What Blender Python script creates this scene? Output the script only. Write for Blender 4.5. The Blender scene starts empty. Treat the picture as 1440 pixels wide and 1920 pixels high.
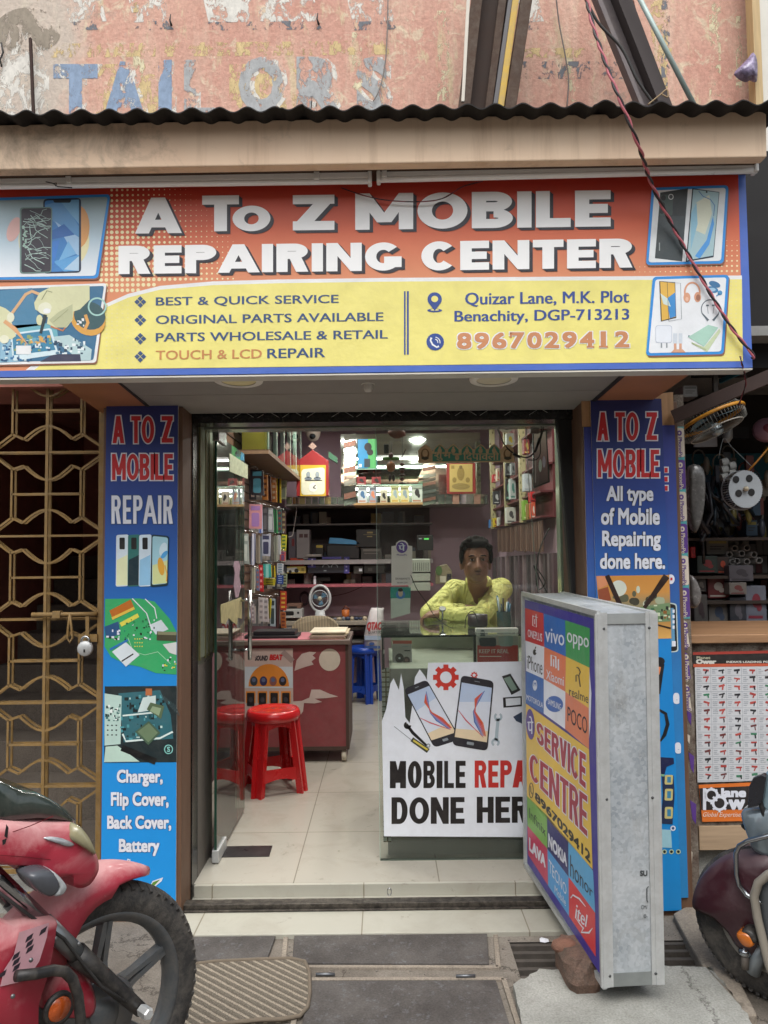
import bpy, math, random
from mathutils import Vector, Matrix
R = math.radians
rnd = random.Random(7)
sc = bpy.context.scene
COL = sc.collection
# ------------------------------------------------------------------ camera
F = 1400.0; PITCH = R(3.1); ROLL = R(.65); CAM = Vector((0, -3.15, 1.42))
_f = Vector((0, math.cos(PITCH), math.sin(PITCH))); _r = Vector((1, 0, 0)); _u = _r.cross(_f)
RX = _r * math.cos(ROLL) - _u * math.sin(ROLL); UP = _r * math.sin(ROLL) + _u * math.cos(ROLL)
cd = bpy.data.cameras.new('camera'); cam = bpy.data.objects.new('camera', cd); COL.objects.link(cam)
cd.sensor_fit = 'VERTICAL'; cd.sensor_height = 36; cd.lens = F / 1920 * 36; cd.clip_end = 300; cd.clip_start = .02
cam.matrix_world = Matrix.Translation(CAM) @ Matrix((RX, UP, -_f)).transposed().to_4x4()
sc.camera = cam
# ------------------------------------------------------------------ light
w = bpy.data.worlds.new('World'); sc.world = w; w.use_nodes = True
nt = w.node_tree; bg = nt.nodes['Background']
sky = nt.nodes.new('ShaderNodeTexSky'); sky.sky_type = 'NISHITA'; sky.sun_disc = False
sky.sun_elevation = R(58); sky.sun_rotation = R(200); sky.air_density = 1.5; sky.dust_density = 4
hs = nt.nodes.new('ShaderNodeHueSaturation'); hs.inputs['Saturation'].default_value = .3
nt.links.new(sky.outputs[0], hs.inputs['Color']); nt.links.new(hs.outputs[0], bg.inputs[0]); bg.inputs[1].default_value = .15
sl = bpy.data.lights.new('sun', 'SUN'); sl.energy = 1.1; sl.angle = R(35); sl.color = (1, .985, .96)
so = bpy.data.objects.new('sun', sl); COL.objects.link(so)
so.rotation_euler = Vector((.30, -.85, 1.5)).to_track_quat('Z', 'Y').to_euler()
vs = sc.view_settings; vs.view_transform = 'Standard'; vs.look = 'None'; vs.gamma = 1; vs.exposure = .62
# ------------------------------------------------------------------ pixel helpers (author's tracing of the photograph onto real planes)
def ray(px, py): return _f + RX * ((px - 720) / F) + UP * (-(py - 960) / F)
def P(px, py, Y): d = ray(px, py); return CAM + d * ((Y - CAM.y) / d.y)
def PZ(px, py, Z): d = ray(px, py); return CAM + d * ((Z - CAM.z) / d.z)
def PX(px, py, X): d = ray(px, py); return CAM + d * ((X - CAM.x) / d.x)
def PP(px, py, pt, n): d = ray(px, py); return CAM + d * ((pt - CAM).dot(n) / d.dot(n))
# ------------------------------------------------------------------ materials
def lin(h):
    h = h.lstrip('#'); o = []
    for i in (0, 2, 4):
        c = int(h[i:i + 2], 16) / 255
        o.append(c / 12.92 if c <= .04045 else ((c + .055) / 1.055) ** 2.4)
    return (*o, 1)
_mc = {}
def newmat(name):
    m = bpy.data.materials.new(name); m.use_nodes = True
    return m, m.node_tree, m.node_tree.nodes['Principled BSDF']
class N:
    """tiny node-tree writer"""
    def __init__(s, nt): s.nt = nt
    def __call__(s, typ, ins=None, **kw):
        n = s.nt.nodes.new(typ)
        for k, v in kw.items(): setattr(n, k, v)
        for k, v in (ins or {}).items():
            if isinstance(v, tuple) and len(v) == 2 and hasattr(v[0], 'outputs'): s.nt.links.new(v[0].outputs[v[1]], n.inputs[k])
            elif hasattr(v, 'outputs'): s.nt.links.new(v.outputs[0], n.inputs[k])
            else: n.inputs[k].default_value = v
        return n
    def ramp(s, fac, stops, interp='LINEAR'):
        n = s.nt.nodes.new('ShaderNodeValToRGB'); s.nt.links.new(fac.outputs[0] if hasattr(fac, 'outputs') else fac, n.inputs[0])
        e = n.color_ramp.elements; n.color_ramp.interpolation = interp
        while len(e) < len(stops): e.new(.5)
        for i, (p, c) in enumerate(stops):
            e[i].position = p; e[i].color = lin(c) if isinstance(c, str) else (c, c, c, 1)
        return n
    def mix(s, fac, a, b, mode='MIX'):
        n = s.nt.nodes.new('ShaderNodeMix'); n.data_type = 'RGBA'; n.blend_type = mode
        for i, v in ((0, fac), (6, a), (7, b)):
            if hasattr(v, 'outputs'): s.nt.links.new(v.outputs[2] if v.bl_idname == 'ShaderNodeMix' else v.outputs[0], n.inputs[i])
            elif isinstance(v, str): n.inputs[i].default_value = lin(v)
            else: n.inputs[i].default_value = v
        return n
    def out(s, mixnode, sock): s.nt.links.new(mixnode.outputs[2] if mixnode.bl_idname == 'ShaderNodeMix' else mixnode.outputs[0], sock)
    def pos(s, scale=(1, 1, 1), rot=(0, 0, 0), loc=(0, 0, 0)):
        g = s.nt.nodes.new('ShaderNodeTexCoord'); m = s.nt.nodes.new('ShaderNodeMapping'); s.nt.links.new(g.outputs['Object'], m.inputs[0])
        m.inputs['Scale'].default_value = scale; m.inputs['Rotation'].default_value = rot; m.inputs['Location'].default_value = loc
        return m
    def noise(s, vec, scale, detail=6, rough=.6, dist=0):
        return s('ShaderNodeTexNoise', {'Vector': vec, 'Scale': scale, 'Detail': detail, 'Roughness': rough, 'Distortion': dist})
def C(hexc, rough=.5, metal=0, var=.10, sc_=9, bump=0, bs=80, dust=0, coat=0, spec=.5, emit=0):
    """cached everyday material: base colour with blotchy variation, optional dust and bump"""
    key = (hexc, rough, metal, var, sc_, bump, bs, dust, coat, spec, emit)
    if key in _mc: return _mc[key]
    m, t, b = newmat('mat_' + hexc.strip('#')); n = N(t); v = n.pos()
    no = n.noise(v, sc_, 7)
    a = n.ramp(no, [(.3, 1 - var), (.7, 1 + var * .6)])
    c = n.mix(1.0, hexc, a, 'MULTIPLY')
    if dust:
        d = n.noise(v, sc_ * 2.3, 9, .75, .4); dr = n.ramp(d, [(.42, 0.0), (.72, dust)])
        c = n.mix(dr, c, '#8d857a')
    n.out(c, b.inputs['Base Color'])
    rr = n.ramp(no, [(.2, max(0, rough - .07)), (.8, min(1, rough + .07))]); t.links.new(rr.outputs[0], b.inputs['Roughness'])
    b.inputs['Metallic'].default_value = metal; b.inputs['Specular IOR Level'].default_value = spec
    if coat: b.inputs['Coat Weight'].default_value = coat; b.inputs['Coat Roughness'].default_value = .08
    if emit: b.inputs['Emission Color'].default_value = lin(hexc); b.inputs['Emission Strength'].default_value = emit
    if bump:
        bn = n.noise(v, bs, 5); bb = n('ShaderNodeBump', {'Height': bn, 'Strength': bump, 'Distance': .01 if bs > 20 else .05}); t.links.new(bb.outputs[0], b.inputs['Normal'])
    _mc[key] = m; return m
def glass(name, tint='#e8f2ec', ior=1.5, rough=0.0, haze=0.0):
    m, t, b = newmat(name); n = N(t); t.nodes.remove(b)
    tr = n('ShaderNodeBsdfTransparent', {'Color': lin(tint)}); gl = n('ShaderNodeBsdfGlossy', {'Roughness': rough, 'Color': (1, 1, 1, 1)})
    fr = n('ShaderNodeFresnel', {'IOR': ior}); mx = n('ShaderNodeMixShader', {0: fr, 1: tr, 2: gl}); last = mx
    if haze:  # pale diffuse patches stand in for milky reflections on the panes
        df = n('ShaderNodeBsdfDiffuse', {'Color': lin('#b9c4bd')}); no = n.noise(n.pos((1, 1, .35)), 5, 8, .7)
        rp = n.ramp(no, [(.35, 0.0), (.8, haze)]); last = n('ShaderNodeMixShader', {0: rp, 1: mx, 2: df})
    t.links.new(last.outputs[0], t.nodes['Material Output'].inputs[0]); return m
def gradmat(name, stops, axis='z', lo=0, hi=1, rough=.42, var=.06):
    """printed vinyl whose ink runs from one colour to another"""
    m, t, b = newmat(name); n = N(t); g = t.nodes.new('ShaderNodeNewGeometry'); s = n('ShaderNodeSeparateXYZ', {0: (g, 'Position')})
    mr = t.nodes.new('ShaderNodeMapRange'); t.links.new(s.outputs['XYZ'.index(axis.upper())], mr.inputs[0]); mr.inputs[1].default_value = lo; mr.inputs[2].default_value = hi
    c = n.ramp(mr, stops); no = n.noise(n.pos(), 14, 8, .7); v = n.ramp(no, [(.3, 1 - var), (.7, 1.0)])
    n.out(n.mix(1.0, c, v, 'MULTIPLY'), b.inputs['Base Color']); b.inputs['Roughness'].default_value = rough
    return m
# ------------------------------------------------------------------ mesh builder
class MB:
    def __init__(s): s.v = []; s.f = []; s.mi = []; s.sm = []; s.mats = []
    def m(s, mat):
        if mat not in s.mats: s.mats.append(mat)
        return s.mats.index(mat)
    def add(s, vs, fs, mat, smooth=False):
        o = len(s.v); s.v += [Vector(p) for p in vs]; k = s.m(mat)
        for f in fs: s.f.append([i + o for i in f]); s.mi.append(k); s.sm.append(smooth)
        return s
    def face(s, pts, mat): return s.add(pts, [list(range(len(pts)))], mat)
    def hexa(s, a, b, mat):
        """solid between two quads (same winding)"""
        return s.add(list(a) + list(b), [[3, 2, 1, 0], [4, 5, 6, 7], [0, 1, 5, 4], [1, 2, 6, 5], [2, 3, 7, 6], [3, 0, 4, 7]], mat)
    def box(s, x0, y0, z0, x1, y1, z1, mat):
        return s.hexa([(x0, y0, z0), (x1, y0, z0), (x1, y1, z0), (x0, y1, z0)], [(x0, y0, z1), (x1, y0, z1), (x1, y1, z1), (x0, y1, z1)], mat)
    def prism(s, pts, vec, mat, smooth=False):
        pts = [Vector(p) for p in pts]; n = len(pts); vec = Vector(vec)
        return s.add(pts + [p + vec for p in pts], [list(range(n))[::-1], list(range(n, 2 * n))] + [[i, (i + 1) % n, (i + 1) % n + n, i + n] for i in range(n)], mat, smooth)
    def bar(s, a, b, wx, wy, mat, up=(0, 0, 1)):
        """rectangular bar from a to b"""
        a = Vector(a); b = Vector(b); d = (b - a).normalized(); up = Vector(up)
        if abs(d.dot(up)) > .98: up = Vector((0, 1, 0))
        x = d.cross(up).normalized() * wx / 2; y = x.cross(d).normalized() * wy / 2
        q = lambda p: [p - x - y, p + x - y, p + x + y, p - x + y]
        return s.hexa(q(a), q(b), mat)
    def tube(s, path, r, mat, n=8, closed=False, caps=True, flat=1.0):
        path = [Vector(p) for p in path]; L = len(path); rs = r if isinstance(r, (list, tuple)) else [r] * L
        vs = []; prev = None
        for i, p in enumerate(path):
            a = path[(i - 1) % L] if (closed or i) else p; b = path[(i + 1) % L] if (closed or i < L - 1) else p
            d = (b - a).normalized()
            if prev is None:
                x = d.cross(Vector((0, 0, 1)));
                if x.length < .1: x = d.cross(Vector((0, 1, 0)))
            else: x = prev - d * prev.dot(d)
            x.normalize(); prev = x; y = d.cross(x)
            for k in range(n): an = 2 * math.pi * k / n; vs.append(p + x * (math.cos(an) * rs[i]) + y * (math.sin(an) * rs[i] * flat))
        fs = []
        for i in range(L if closed else L - 1):
            j = (i + 1) % L
            for k in range(n): k2 = (k + 1) % n; fs.append([i * n + k, i * n + k2, j * n + k2, j * n + k])
        if caps and not closed: fs += [list(range(n))[::-1], [(L - 1) * n + k for k in range(n)]]
        return s.add(vs, fs, mat, True)
    def lathe(s, prof, origin, axis, mat, n=24, smooth=True, a0=0, a1=2 * math.pi):
        o = Vector(origin); ax = Vector(axis).normalized(); x = ax.orthogonal().normalized(); y = ax.cross(x)
        full = abs(a1 - a0 - 2 * math.pi) < 1e-6; cnt = n if full else n + 1; vs = []; fs = []
        for r_, h in prof:
            for k in range(cnt): an = a0 + (a1 - a0) * k / n; vs.append(o + ax * h + (x * math.cos(an) + y * math.sin(an)) * r_)
        for i in range(len(prof) - 1):
            for k in range(n): k2 = (k + 1) % cnt; fs.append([i * cnt + k, i * cnt + k2, (i + 1) * cnt + k2, (i + 1) * cnt + k])
        return s.add(vs, fs, mat, smooth)
    def ell(s, c, rad, mat, nu=16, nv=10, rot=None):
        c = Vector(c); rot = rot or Matrix.Identity(3); vs = []; fs = []
        for j in range(nv + 1):
            t = math.pi * j / nv
            for k in range(nu): a = 2 * math.pi * k / nu; vs.append(c + rot @ Vector((rad[0] * math.sin(t) * math.cos(a), rad[1] * math.sin(t) * math.sin(a), rad[2] * math.cos(t))))
        for j in range(nv):
            for k in range(nu): k2 = (k + 1) % nu; fs.append([j * nu + k, (j + 1) * nu + k, (j + 1) * nu + k2, j * nu + k2])
        return s.add(vs, fs, mat, True)
    def cap(s, a, b, ra, rb, mat, n=12):
        """tapered capsule"""
        s.ell(a, (ra, ra, ra), mat, n, 8); s.ell(b, (rb, rb, rb), mat, n, 8); return s.tube([a, b], [ra, rb], mat, n)
    def loft(s, rings, mat, caps=True, smooth=True):
        n = len(rings[0]); vs = [p for r_ in rings for p in r_]; fs = []
        for i in range(len(rings) - 1):
            for k in range(n): k2 = (k + 1) % n; fs.append([i * n + k, i * n + k2, (i + 1) * n + k2, (i + 1) * n + k])
        if caps: fs += [list(range(n))[::-1], [(len(rings) - 1) * n + k for k in range(n)]]
        return s.add(vs, fs, mat, smooth)
    def build(s, name, parent=None, label=None, cat=None, group=None, kind=None, bevel=0, sub=0, remesh=0, seg=2):
        me = bpy.data.meshes.new(name); base = Vector((0, 0, 0))
        if parent is None and s.v:
            xs = [p.x for p in s.v]; ys = [p.y for p in s.v]; base = Vector(((min(xs) + max(xs)) / 2, (min(ys) + max(ys)) / 2, min(p.z for p in s.v)))
        elif parent is not None: base = Vector(parent.get('_base', (0, 0, 0)))
        me.from_pydata([p - base for p in s.v], [], s.f)
        for k in s.mats: me.materials.append(k)
        me.polygons.foreach_set('material_index', s.mi); me.polygons.foreach_set('use_smooth', s.sm); me.update()
        o = bpy.data.objects.new(name, me); COL.objects.link(o)
        if parent is None: o.location = base
        o['_base'] = base[:]
        if parent is not None: o.parent = parent
        if label: o['label'] = label
        if cat: o['category'] = cat
        if group: o['group'] = group
        if kind: o['kind'] = kind
        if remesh:
            r_ = o.modifiers.new('r', 'REMESH'); r_.mode = 'VOXEL'; r_.voxel_size = remesh; r_.use_smooth_shade = True
            q = o.modifiers.new('s', 'SMOOTH'); q.factor = .5; q.iterations = 4
        if bevel: b = o.modifiers.new('b', 'BEVEL'); b.width = bevel; b.segments = seg; b.limit_method = 'ANGLE'; b.angle_limit = R(40); b.harden_normals = False
        if sub: q = o.modifiers.new('u', 'SUBSURF'); q.levels = q.render_levels = sub
        return o
def thing(name, label, cat, loc, group=None):
    o = bpy.data.objects.new(name, None); COL.objects.link(o); o.empty_display_size = .1
    o.location = Vector(loc); o['_base'] = Vector(loc)[:]; o['label'] = label; o['category'] = cat
    if group: o['group'] = group
    return o
def copytree(o, parent=None):
    c = o.copy(); COL.objects.link(c)
    if parent is not None: c.parent = parent
    for ch in list(o.children): copytree(ch, c)
    return c
# ------------------------------------------------------------------ lettering
_tc = {}
def tmesh(s, off, shear=0):
    k = (s, off, shear)
    if k in _tc: return _tc[k]
    cu = bpy.data.curves.new('t', 'FONT'); cu.body = s; cu.offset = off; cu.resolution_u = 3; cu.shear = shear
    o = bpy.data.objects.new('t', cu); COL.objects.link(o)
    me = bpy.data.meshes.new_from_object(o.evaluated_get(bpy.context.evaluated_depsgraph_get()))
    vs = [(v.co.x, v.co.y) for v in me.vertices]; fs = [list(p.vertices) for p in me.polygons]
    bpy.data.objects.remove(o); bpy.data.curves.remove(cu); bpy.data.meshes.remove(me)
    _tc[k] = (vs, fs); return _tc[k]
class Art:
    """flat printed artwork on a plane; coordinates are traced from the photograph, layers lie .5 mm apart"""
    def __init__(s, pt, n=(0, -1, 0), eps=.0005): s.pt = Vector(pt); s.n = Vector(n).normalized(); s.mb = MB(); s.eps = eps
    def at(s, px, py, k): return PP(px, py, s.pt + s.n * (k * s.eps), s.n)
    def poly(s, pts, mat, k): s.mb.face([s.at(x, y, k) for x, y in pts], mat)
    def rect(s, x0, y0, x1, y1, mat, k, sk=0, sl=0):
        s.poly([(x0 + sk, y0), (x1 + sk, y0 + sl), (x1, y1 + sl), (x0, y1)], mat, k)
    def ell(s, cx, cy, rx, ry, mat, k, n=20, a0=0, a1=360, rot=0):
        c, q = math.cos(R(rot)), math.sin(R(rot)); pts = []
        full = a1 - a0 >= 360
        for i in range(n if full else n + 1):
            a = R(a0 + (a1 - a0) * i / n); x, y = rx * math.cos(a), ry * math.sin(a); pts.append((cx + x * c - y * q, cy + x * q + y * c))
        s.poly(pts, mat, k)
    def ring(s, cx, cy, r, wd, mat, k, ry=None, a0=0, a1=360, n=28):
        ry = ry or r; s.line([(cx + r * math.cos(R(a0 + (a1 - a0) * i / n)), cy + ry * math.sin(R(a0 + (a1 - a0) * i / n))) for i in range(n + 1)], wd, mat, k)
    def line(s, pts, wd, mat, k):
        L = []; Rr = []; W = wd if isinstance(wd, (list, tuple)) else [wd] * len(pts)
        for i, (x, y) in enumerate(pts):
            a = pts[max(0, i - 1)]; b = pts[min(len(pts) - 1, i + 1)]; dx, dy = b[0] - a[0], b[1] - a[1]; l = math.hypot(dx, dy) or 1
            nx, ny = -dy / l * W[i] / 2, dx / l * W[i] / 2; L.append((x + nx, y + ny)); Rr.append((x - nx, y - ny))
        vs = [s.at(x, y, k) for x, y in L + Rr]; n = len(pts)
        s.mb.add(vs, [[i, i + 1, n + i + 1, n + i] for i in range(n - 1)], mat)
    def rrect(s, q, r, mat, k, n=4):
        pts = []
        for i in range(4):
            a = q[i - 1]; p = q[i]; b = q[(i + 1) % 4]
            def tow(t):
                l = math.hypot(t[0] - p[0], t[1] - p[1]); return (p[0] + (t[0] - p[0]) * r / l, p[1] + (t[1] - p[1]) * r / l)
            A, B = tow(a), tow(b)
            for j in range(n + 1):
                t = j / n; pts.append(((1 - t) ** 2 * A[0] + 2 * t * (1 - t) * p[0] + t * t * B[0], (1 - t) ** 2 * A[1] + 2 * t * (1 - t) * p[1] + t * t * B[1]))
        s.poly(pts, mat, k)
    def text(s, txt, q, mat, k, bold=0.02, shear=0, dx=0, dy=0, base=None, raw=False):
        """q: x0,y0,x1,y1[,slope px of the right end] or four corners TL TR BR BL of the ink"""
        if len(q) != 4 or not isinstance(q[0], tuple):
            x0, y0, x1, y1 = q[:4]; sl = q[4] if len(q) > 4 else 0; q = [(x0, y0), (x1, y0 + sl), (x1, y1 + sl), (x0, y1)]
        vs, fs = tmesh(txt, bold if raw else 0, shear); bold = 0 if raw else bold; e = bold if base is None else base; e = max(0, e)
        xa, xb = min(v[0] for v in vs) - e, max(v[0] for v in vs) + e; ya, yb = min(v[1] for v in vs) - e, max(v[1] for v in vs) + e
        sh = [(0, 0)] + ([] if bold < .006 else [(bold * a, bold * c) for a in (-1, 0, 1) for c in (-1, 0, 1) if a or c] if bold > .025 else [(bold, 0), (-bold, 0)])
        for j, (ox, oy) in enumerate(sh):                      # weight: the outline printed again, a hair to each side
            out = []
            for x, y in vs:
                u = (x + ox - xa) / (xb - xa); v = (y + oy - ya) / (yb - ya); p = []
                for i in (0, 1): p.append((1 - v) * ((1 - u) * q[3][i] + u * q[2][i]) + v * ((1 - u) * q[0][i] + u * q[1][i]))
                out.append(s.at(p[0] + dx, p[1] + dy, k + j * .04))
            s.mb.add(out, fs, mat)
    def block(s, word, q, mat, k, stem, bar, g=0, gap=None, widths=None):
        """heavy printed capitals drawn from bars, slants and bowls; q as in text(), stem and bar in pixels, g grows the outline"""
        if not isinstance(q[0], tuple):
            x0, y0, x1, y1 = q[:4]; sl = q[4] if len(q) > 4 else 0; q = [(x0, y0), (x1, y0 + sl), (x1, y1 + sl), (x0, y1)]
        TW = (math.dist(q[0], q[1]) + math.dist(q[3], q[2])) / 2; h = (math.dist(q[0], q[3]) + math.dist(q[1], q[2])) / 2; gap = stem * .3 if gap is None else gap
        wt = lambda c: {'I': .0, 'M': 1.3, 'L': .78, 'E': .8, 'T': .85, 'O': 1.12, 'A': 1.1, 'N': 1.02, 'C': .98, 'G': 1.05, ' ': .5}.get(c, .92)
        free = TW - gap * (len(word) - 1) - sum(stem for c in word if c == 'I'); unit = free / max(.01, sum(wt(c) for c in word)); x = 0; st, t = stem, bar; cnt = [0]
        def put(pts):
            out = []
            for a, b in pts:
                u, v = a / TW, b / h; out.append(tuple((1 - v) * ((1 - u) * q[0][i] + u * q[1][i]) + v * ((1 - u) * q[3][i] + u * q[2][i]) for i in (0, 1)))
            s.poly(out, mat, k + cnt[0] * .03); cnt[0] += 1
        rect = lambda a, b, c, d: put([(a - g, b - g), (c + g, b - g), (c + g, d + g), (a - g, d + g)])
        diag = lambda xa, ya, xb, yb, w_: put([(xa - g, ya - g), (xa + w_ + g, ya - g), (xb + w_ + g, yb + g), (xb - g, yb + g)])
        def ring(cx, cy, rx, ry, a0, a1, n=22):
            p = [R(a0 + (a1 - a0) * i / n) for i in range(n + 1)]
            c0 = cnt[0]
            for i in range(n):
                cnt[0] = c0; put([(cx + (rx + g) * math.cos(p[j]), cy + (ry + g) * math.sin(p[j])) for j in (i, i + 1)] + [(cx + (rx - st - g) * math.cos(p[j]), cy + (ry - t - g) * math.sin(p[j])) for j in (i + 1, i)])
        for c in word:
            st = stem; W = st if c == 'I' else unit * wt(c); st = min(stem, W * .35) if c in 'BDPR' else min(stem, W * .4) if c in 'AEHLMNOCG' else stem; X = x; x += W + gap; cnt[0] = 0
            if c == 'A' and len(word) > 2: X -= gap * .8; W += gap * 1.2
            if c == ' ': continue
            if c in 'BDEHILMNPR': rect(X, 0, X + st, h)
            if c in 'HMN': rect(X + W - st, 0, X + W, h)
            if c in 'ELZ': rect(X, h - t, X + W, h)
            if c in 'ETZ': rect(X, 0, X + W, t)
            if c == 'E': rect(X, h / 2 - t / 2, X + W * .92, h / 2 + t / 2)
            if c == 'H': rect(X, h / 2 - t / 2, X + W, h / 2 + t / 2)
            if c == 'T': rect(X + W / 2 - st / 2, 0, X + W / 2 + st / 2, h)
            if c == 'A': diag(X + W / 2 - st * .55, 0, X, h, st * 1.05); diag(X + W / 2 - st * .55, 0, X + W - st * 1.05, h, st * 1.05); rect(X + W * .3, h * .62, X + W * .7, h * .62 + t * .9)
            if c == 'V': diag(X, 0, X + W / 2 - st / 2, h, st); diag(X + W - st, 0, X + W / 2 - st / 2, h, st)
            if c == 'M': diag(X, 0, X + W / 2 - st / 2, h * .8, st); diag(X + W - st, 0, X + W / 2 - st / 2, h * .8, st)
            if c == 'N': diag(X, 0, X + W - st, h, st)
            if c == 'Z': diag(X + W - st * 1.25, t * .5, X, h - t * .5, st * 1.25)
            if c == 'O': ring(X + W / 2, h / 2, W / 2, h / 2, 0, 360, 40)
            if c in 'CG': ring(X + W / 2, h / 2, W / 2, h / 2, 42, 318, 32)
            if c == 'G': rect(X + W * .52, h * .5, X + W, h * .5 + t); rect(X + W - st, h * .5, X + W, h * .88)
            if c == 'D': rect(X, 0, X + W * .5, t); rect(X, h - t, X + W * .5, h); ring(X + W * .5, h / 2, W * .5, h / 2, -90, 90)
            if c in 'BPR': e = h * .54; rect(X, 0, X + W * .55, t); rect(X, e - t, X + W * .55, e); ring(X + W * .55, e / 2, W * .43, e / 2, -90, 90)
            if c == 'B': rect(X, h - t, X + W * .53, h); ring(X + W * .53, (h * .46 + h) / 2, W * .47, h * .27, -90, 90)
            if c == 'R': diag(X + W * .4, h * .5, X + W - st * 1.1, h, st * 1.1)
            if c == 'S':
                a = h * .27 + t * .12; b = h - a; ring(X + W / 2, a, W / 2, a, 100, 345, 22); ring(X + W / 2, b, W / 2, h - b, -80, 165, 22)
    def pcb(s, x0, y0, x1, y1, n, mats, k, smin=2, smax=9):
        for i in range(n):
            x = rnd.uniform(x0, x1 - smin); y = rnd.uniform(y0, y1 - smin); a = rnd.uniform(smin, smax); b = rnd.uniform(smin, smax)
            s.rect(x, y, min(x + a, x1), min(y + b, y1), rnd.choice(mats), k + .012 * i)
def pbox(mb, x0, y0, x1, y1, D, dep, mat):
    """box whose front face spans a pixel rectangle at distance D in front of the camera's place"""
    Y = D - 3.15; a = P(x0, y1, Y); b = P(x1, y0, Y); mb.box(min(a.x, b.x), Y, a.z, max(a.x, b.x), Y + dep, b.z, mat); return (a.x, Y, a.z, b.x, Y + dep, b.z)
# ================================================================== setting materials
def m_concrete(name, a, b, dirt='#3f3a34', sc_=3.0, bump=.25, rough=.9, crack=0):
    m, t, p = newmat(name); n = N(t); v = n.pos()
    n1 = n.noise(v, sc_, 10, .65, .3); n2 = n.noise(v, sc_ * 9, 8, .7); n3 = n.noise(v, 150, 4, .6)
    c = n.mix(n.ramp(n1, [(.35, 0.0), (.68, 1.0)]), a, b); c = n.mix(n.ramp(n2, [(.55, 0.0), (.75, .55)]), c, dirt)
    c = n.mix(1.0, c, n.ramp(n3, [(.3, .72), (.7, 1.15)]), 'MULTIPLY')
    n.out(c, p.inputs['Base Color']); p.inputs['Roughness'].default_value = rough; p.inputs['Specular IOR Level'].default_value = .25
    if crack:
        vv = n('ShaderNodeMix', {0: .12, 4: v, 5: (n2, 'Color')}, data_type='VECTOR'); vo = n('ShaderNodeTexVoronoi', {'Vector': (vv, 1), 'Scale': crack}, feature='DISTANCE_TO_EDGE'); c = n.mix(n.ramp(vo, [(.0018 * crack, .7), (.005 * crack, 0.0)]), c, '#2e2924'); n.out(c, p.inputs['Base Color'])
    h = n.mix(.4, n2, n3); bb = n('ShaderNodeBump', {'Strength': bump, 'Distance': .012}); n.out(h, bb.inputs['Height']); t.links.new(bb.outputs[0], p.inputs['Normal']); return m
M_ground = m_concrete('ground_dirt', '#645d55', '#857e75', '#443e37', crack=2.3)
M_slab = m_concrete('pale_concrete', '#85857f', '#a4a49e', '#66625a', 3.5, .4, crack=.9)
M_plate = m_concrete('dark_plate', '#433f3d', '#5d5956', '#7f8388', 5, .15, .7)
M_step = m_concrete('worn_step', '#80776c', '#978d80')
def m_wall():
    m, t, p = newmat('peeling_wall'); n = N(t); v = n.pos(); vz = n.pos((1, 1, .22))
    big = n.noise(v, 1.6, 8, .6, .4); mid = n.noise(v, 11, 10, .72, .6); st = n.noise(vz, 16, 8, .72, .3); fine = n.noise(v, 55, 6, .7); g = n('ShaderNodeSeparateXYZ', {0: v})
    c = n.mix(n.ramp(big, [(.35, 0.0), (.65, 1.0)]), '#c9998a', '#d3aa99')
    c = n.mix(n.ramp(mid, [(.56, 0.0), (.64, .75)]), c, '#dccfb4')            # bare plaster flakes
    c = n.mix(n.ramp(st, [(.57, 0.0), (.64, .8)]), c, '#d3c3a2'); c = n.mix(n.ramp(n.noise(n.pos((1, 1, .5), (0, 0, 0), (5, 5, 5)), 30, 10, .8, .6), [(.5, 0.0), (.75, .55)]), c, '#b98270')             # streaks where paint came off
    st2 = n.noise(n.pos((1, 1, .3), (0, 0, 0), (3, 0, 1)), 24, 8, .75); c = n.mix(n.ramp(st2, [(.66, 0.0), (.70, .8)]), c, '#8f9799')
    gray = n.noise(n.pos((1, 1, 1), (0, 0, 0), (9, 2, 4)), 2.2, 9, .65, .6)
    xr = t.nodes.new('ShaderNodeMapRange'); t.links.new(g.outputs[0], xr.inputs[0]); xr.inputs[1].default_value = -1.15; xr.inputs[2].default_value = -1.8
    ad = n('ShaderNodeMath', {0: gray, 1: xr}, operation='ADD'); c = n.mix(n.ramp(ad, [(.78, 0.0), (1.15, .85)]), c, '#c6beb2'); c = n.mix(n.ramp(n.noise(n.pos((1, 1, .12), (0, 0, 0), (2, 2, 7)), 9, 7, .7), [(.48, 0.0), (.7, .5)]), c, '#e0cdb8')
    c = n.mix(n.ramp(n.noise(n.pos((1, 1, 1), (0, 0, 0), (1, 7, 2)), 3.1, 10, .72, .5), [(.60, 0.0), (.68, .75)]), c, '#9c9488')
    c = n.mix(1.0, c, n.ramp(fine, [(.3, .8), (.7, 1.1)]), 'MULTIPLY')
    n.out(c, p.inputs['Base Color']); p.inputs['Roughness'].default_value = .95; p.inputs['Specular IOR Level'].default_value = .1
    h = n.mix(.5, mid, st); h2 = n.mix(.35, h, fine); bb = n('ShaderNodeBump', {'Strength': .55, 'Distance': .02}); n.out(h2, bb.inputs['Height']); t.links.new(bb.outputs[0], p.inputs['Normal']); return m
def m_oldpaint(name, col, keep=.5, sc_=9):
    """old signwriter's paint, flaked away in places"""
    m, t, p = newmat(name); n = N(t); v = n.pos((1, 1, .6)); a = n.noise(v, sc_, 10, .72, .5); b = n.noise(v, 45, 6, .7)
    k = n('ShaderNodeMath', {0: a, 1: n('ShaderNodeMath', {0: b, 1: .22}, operation='MULTIPLY')}, operation='ADD')
    al = n.ramp(k, [(keep - .02, 1.0), (keep + .03, 0.0)]); p.inputs['Roughness'].default_value = .95
    n.out(n.mix(1.0, col, n.ramp(b, [(.3, .75), (.7, 1.15)]), 'MULTIPLY'), p.inputs['Base Color']); t.links.new(al.outputs[0], p.inputs['Alpha']); return m
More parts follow.
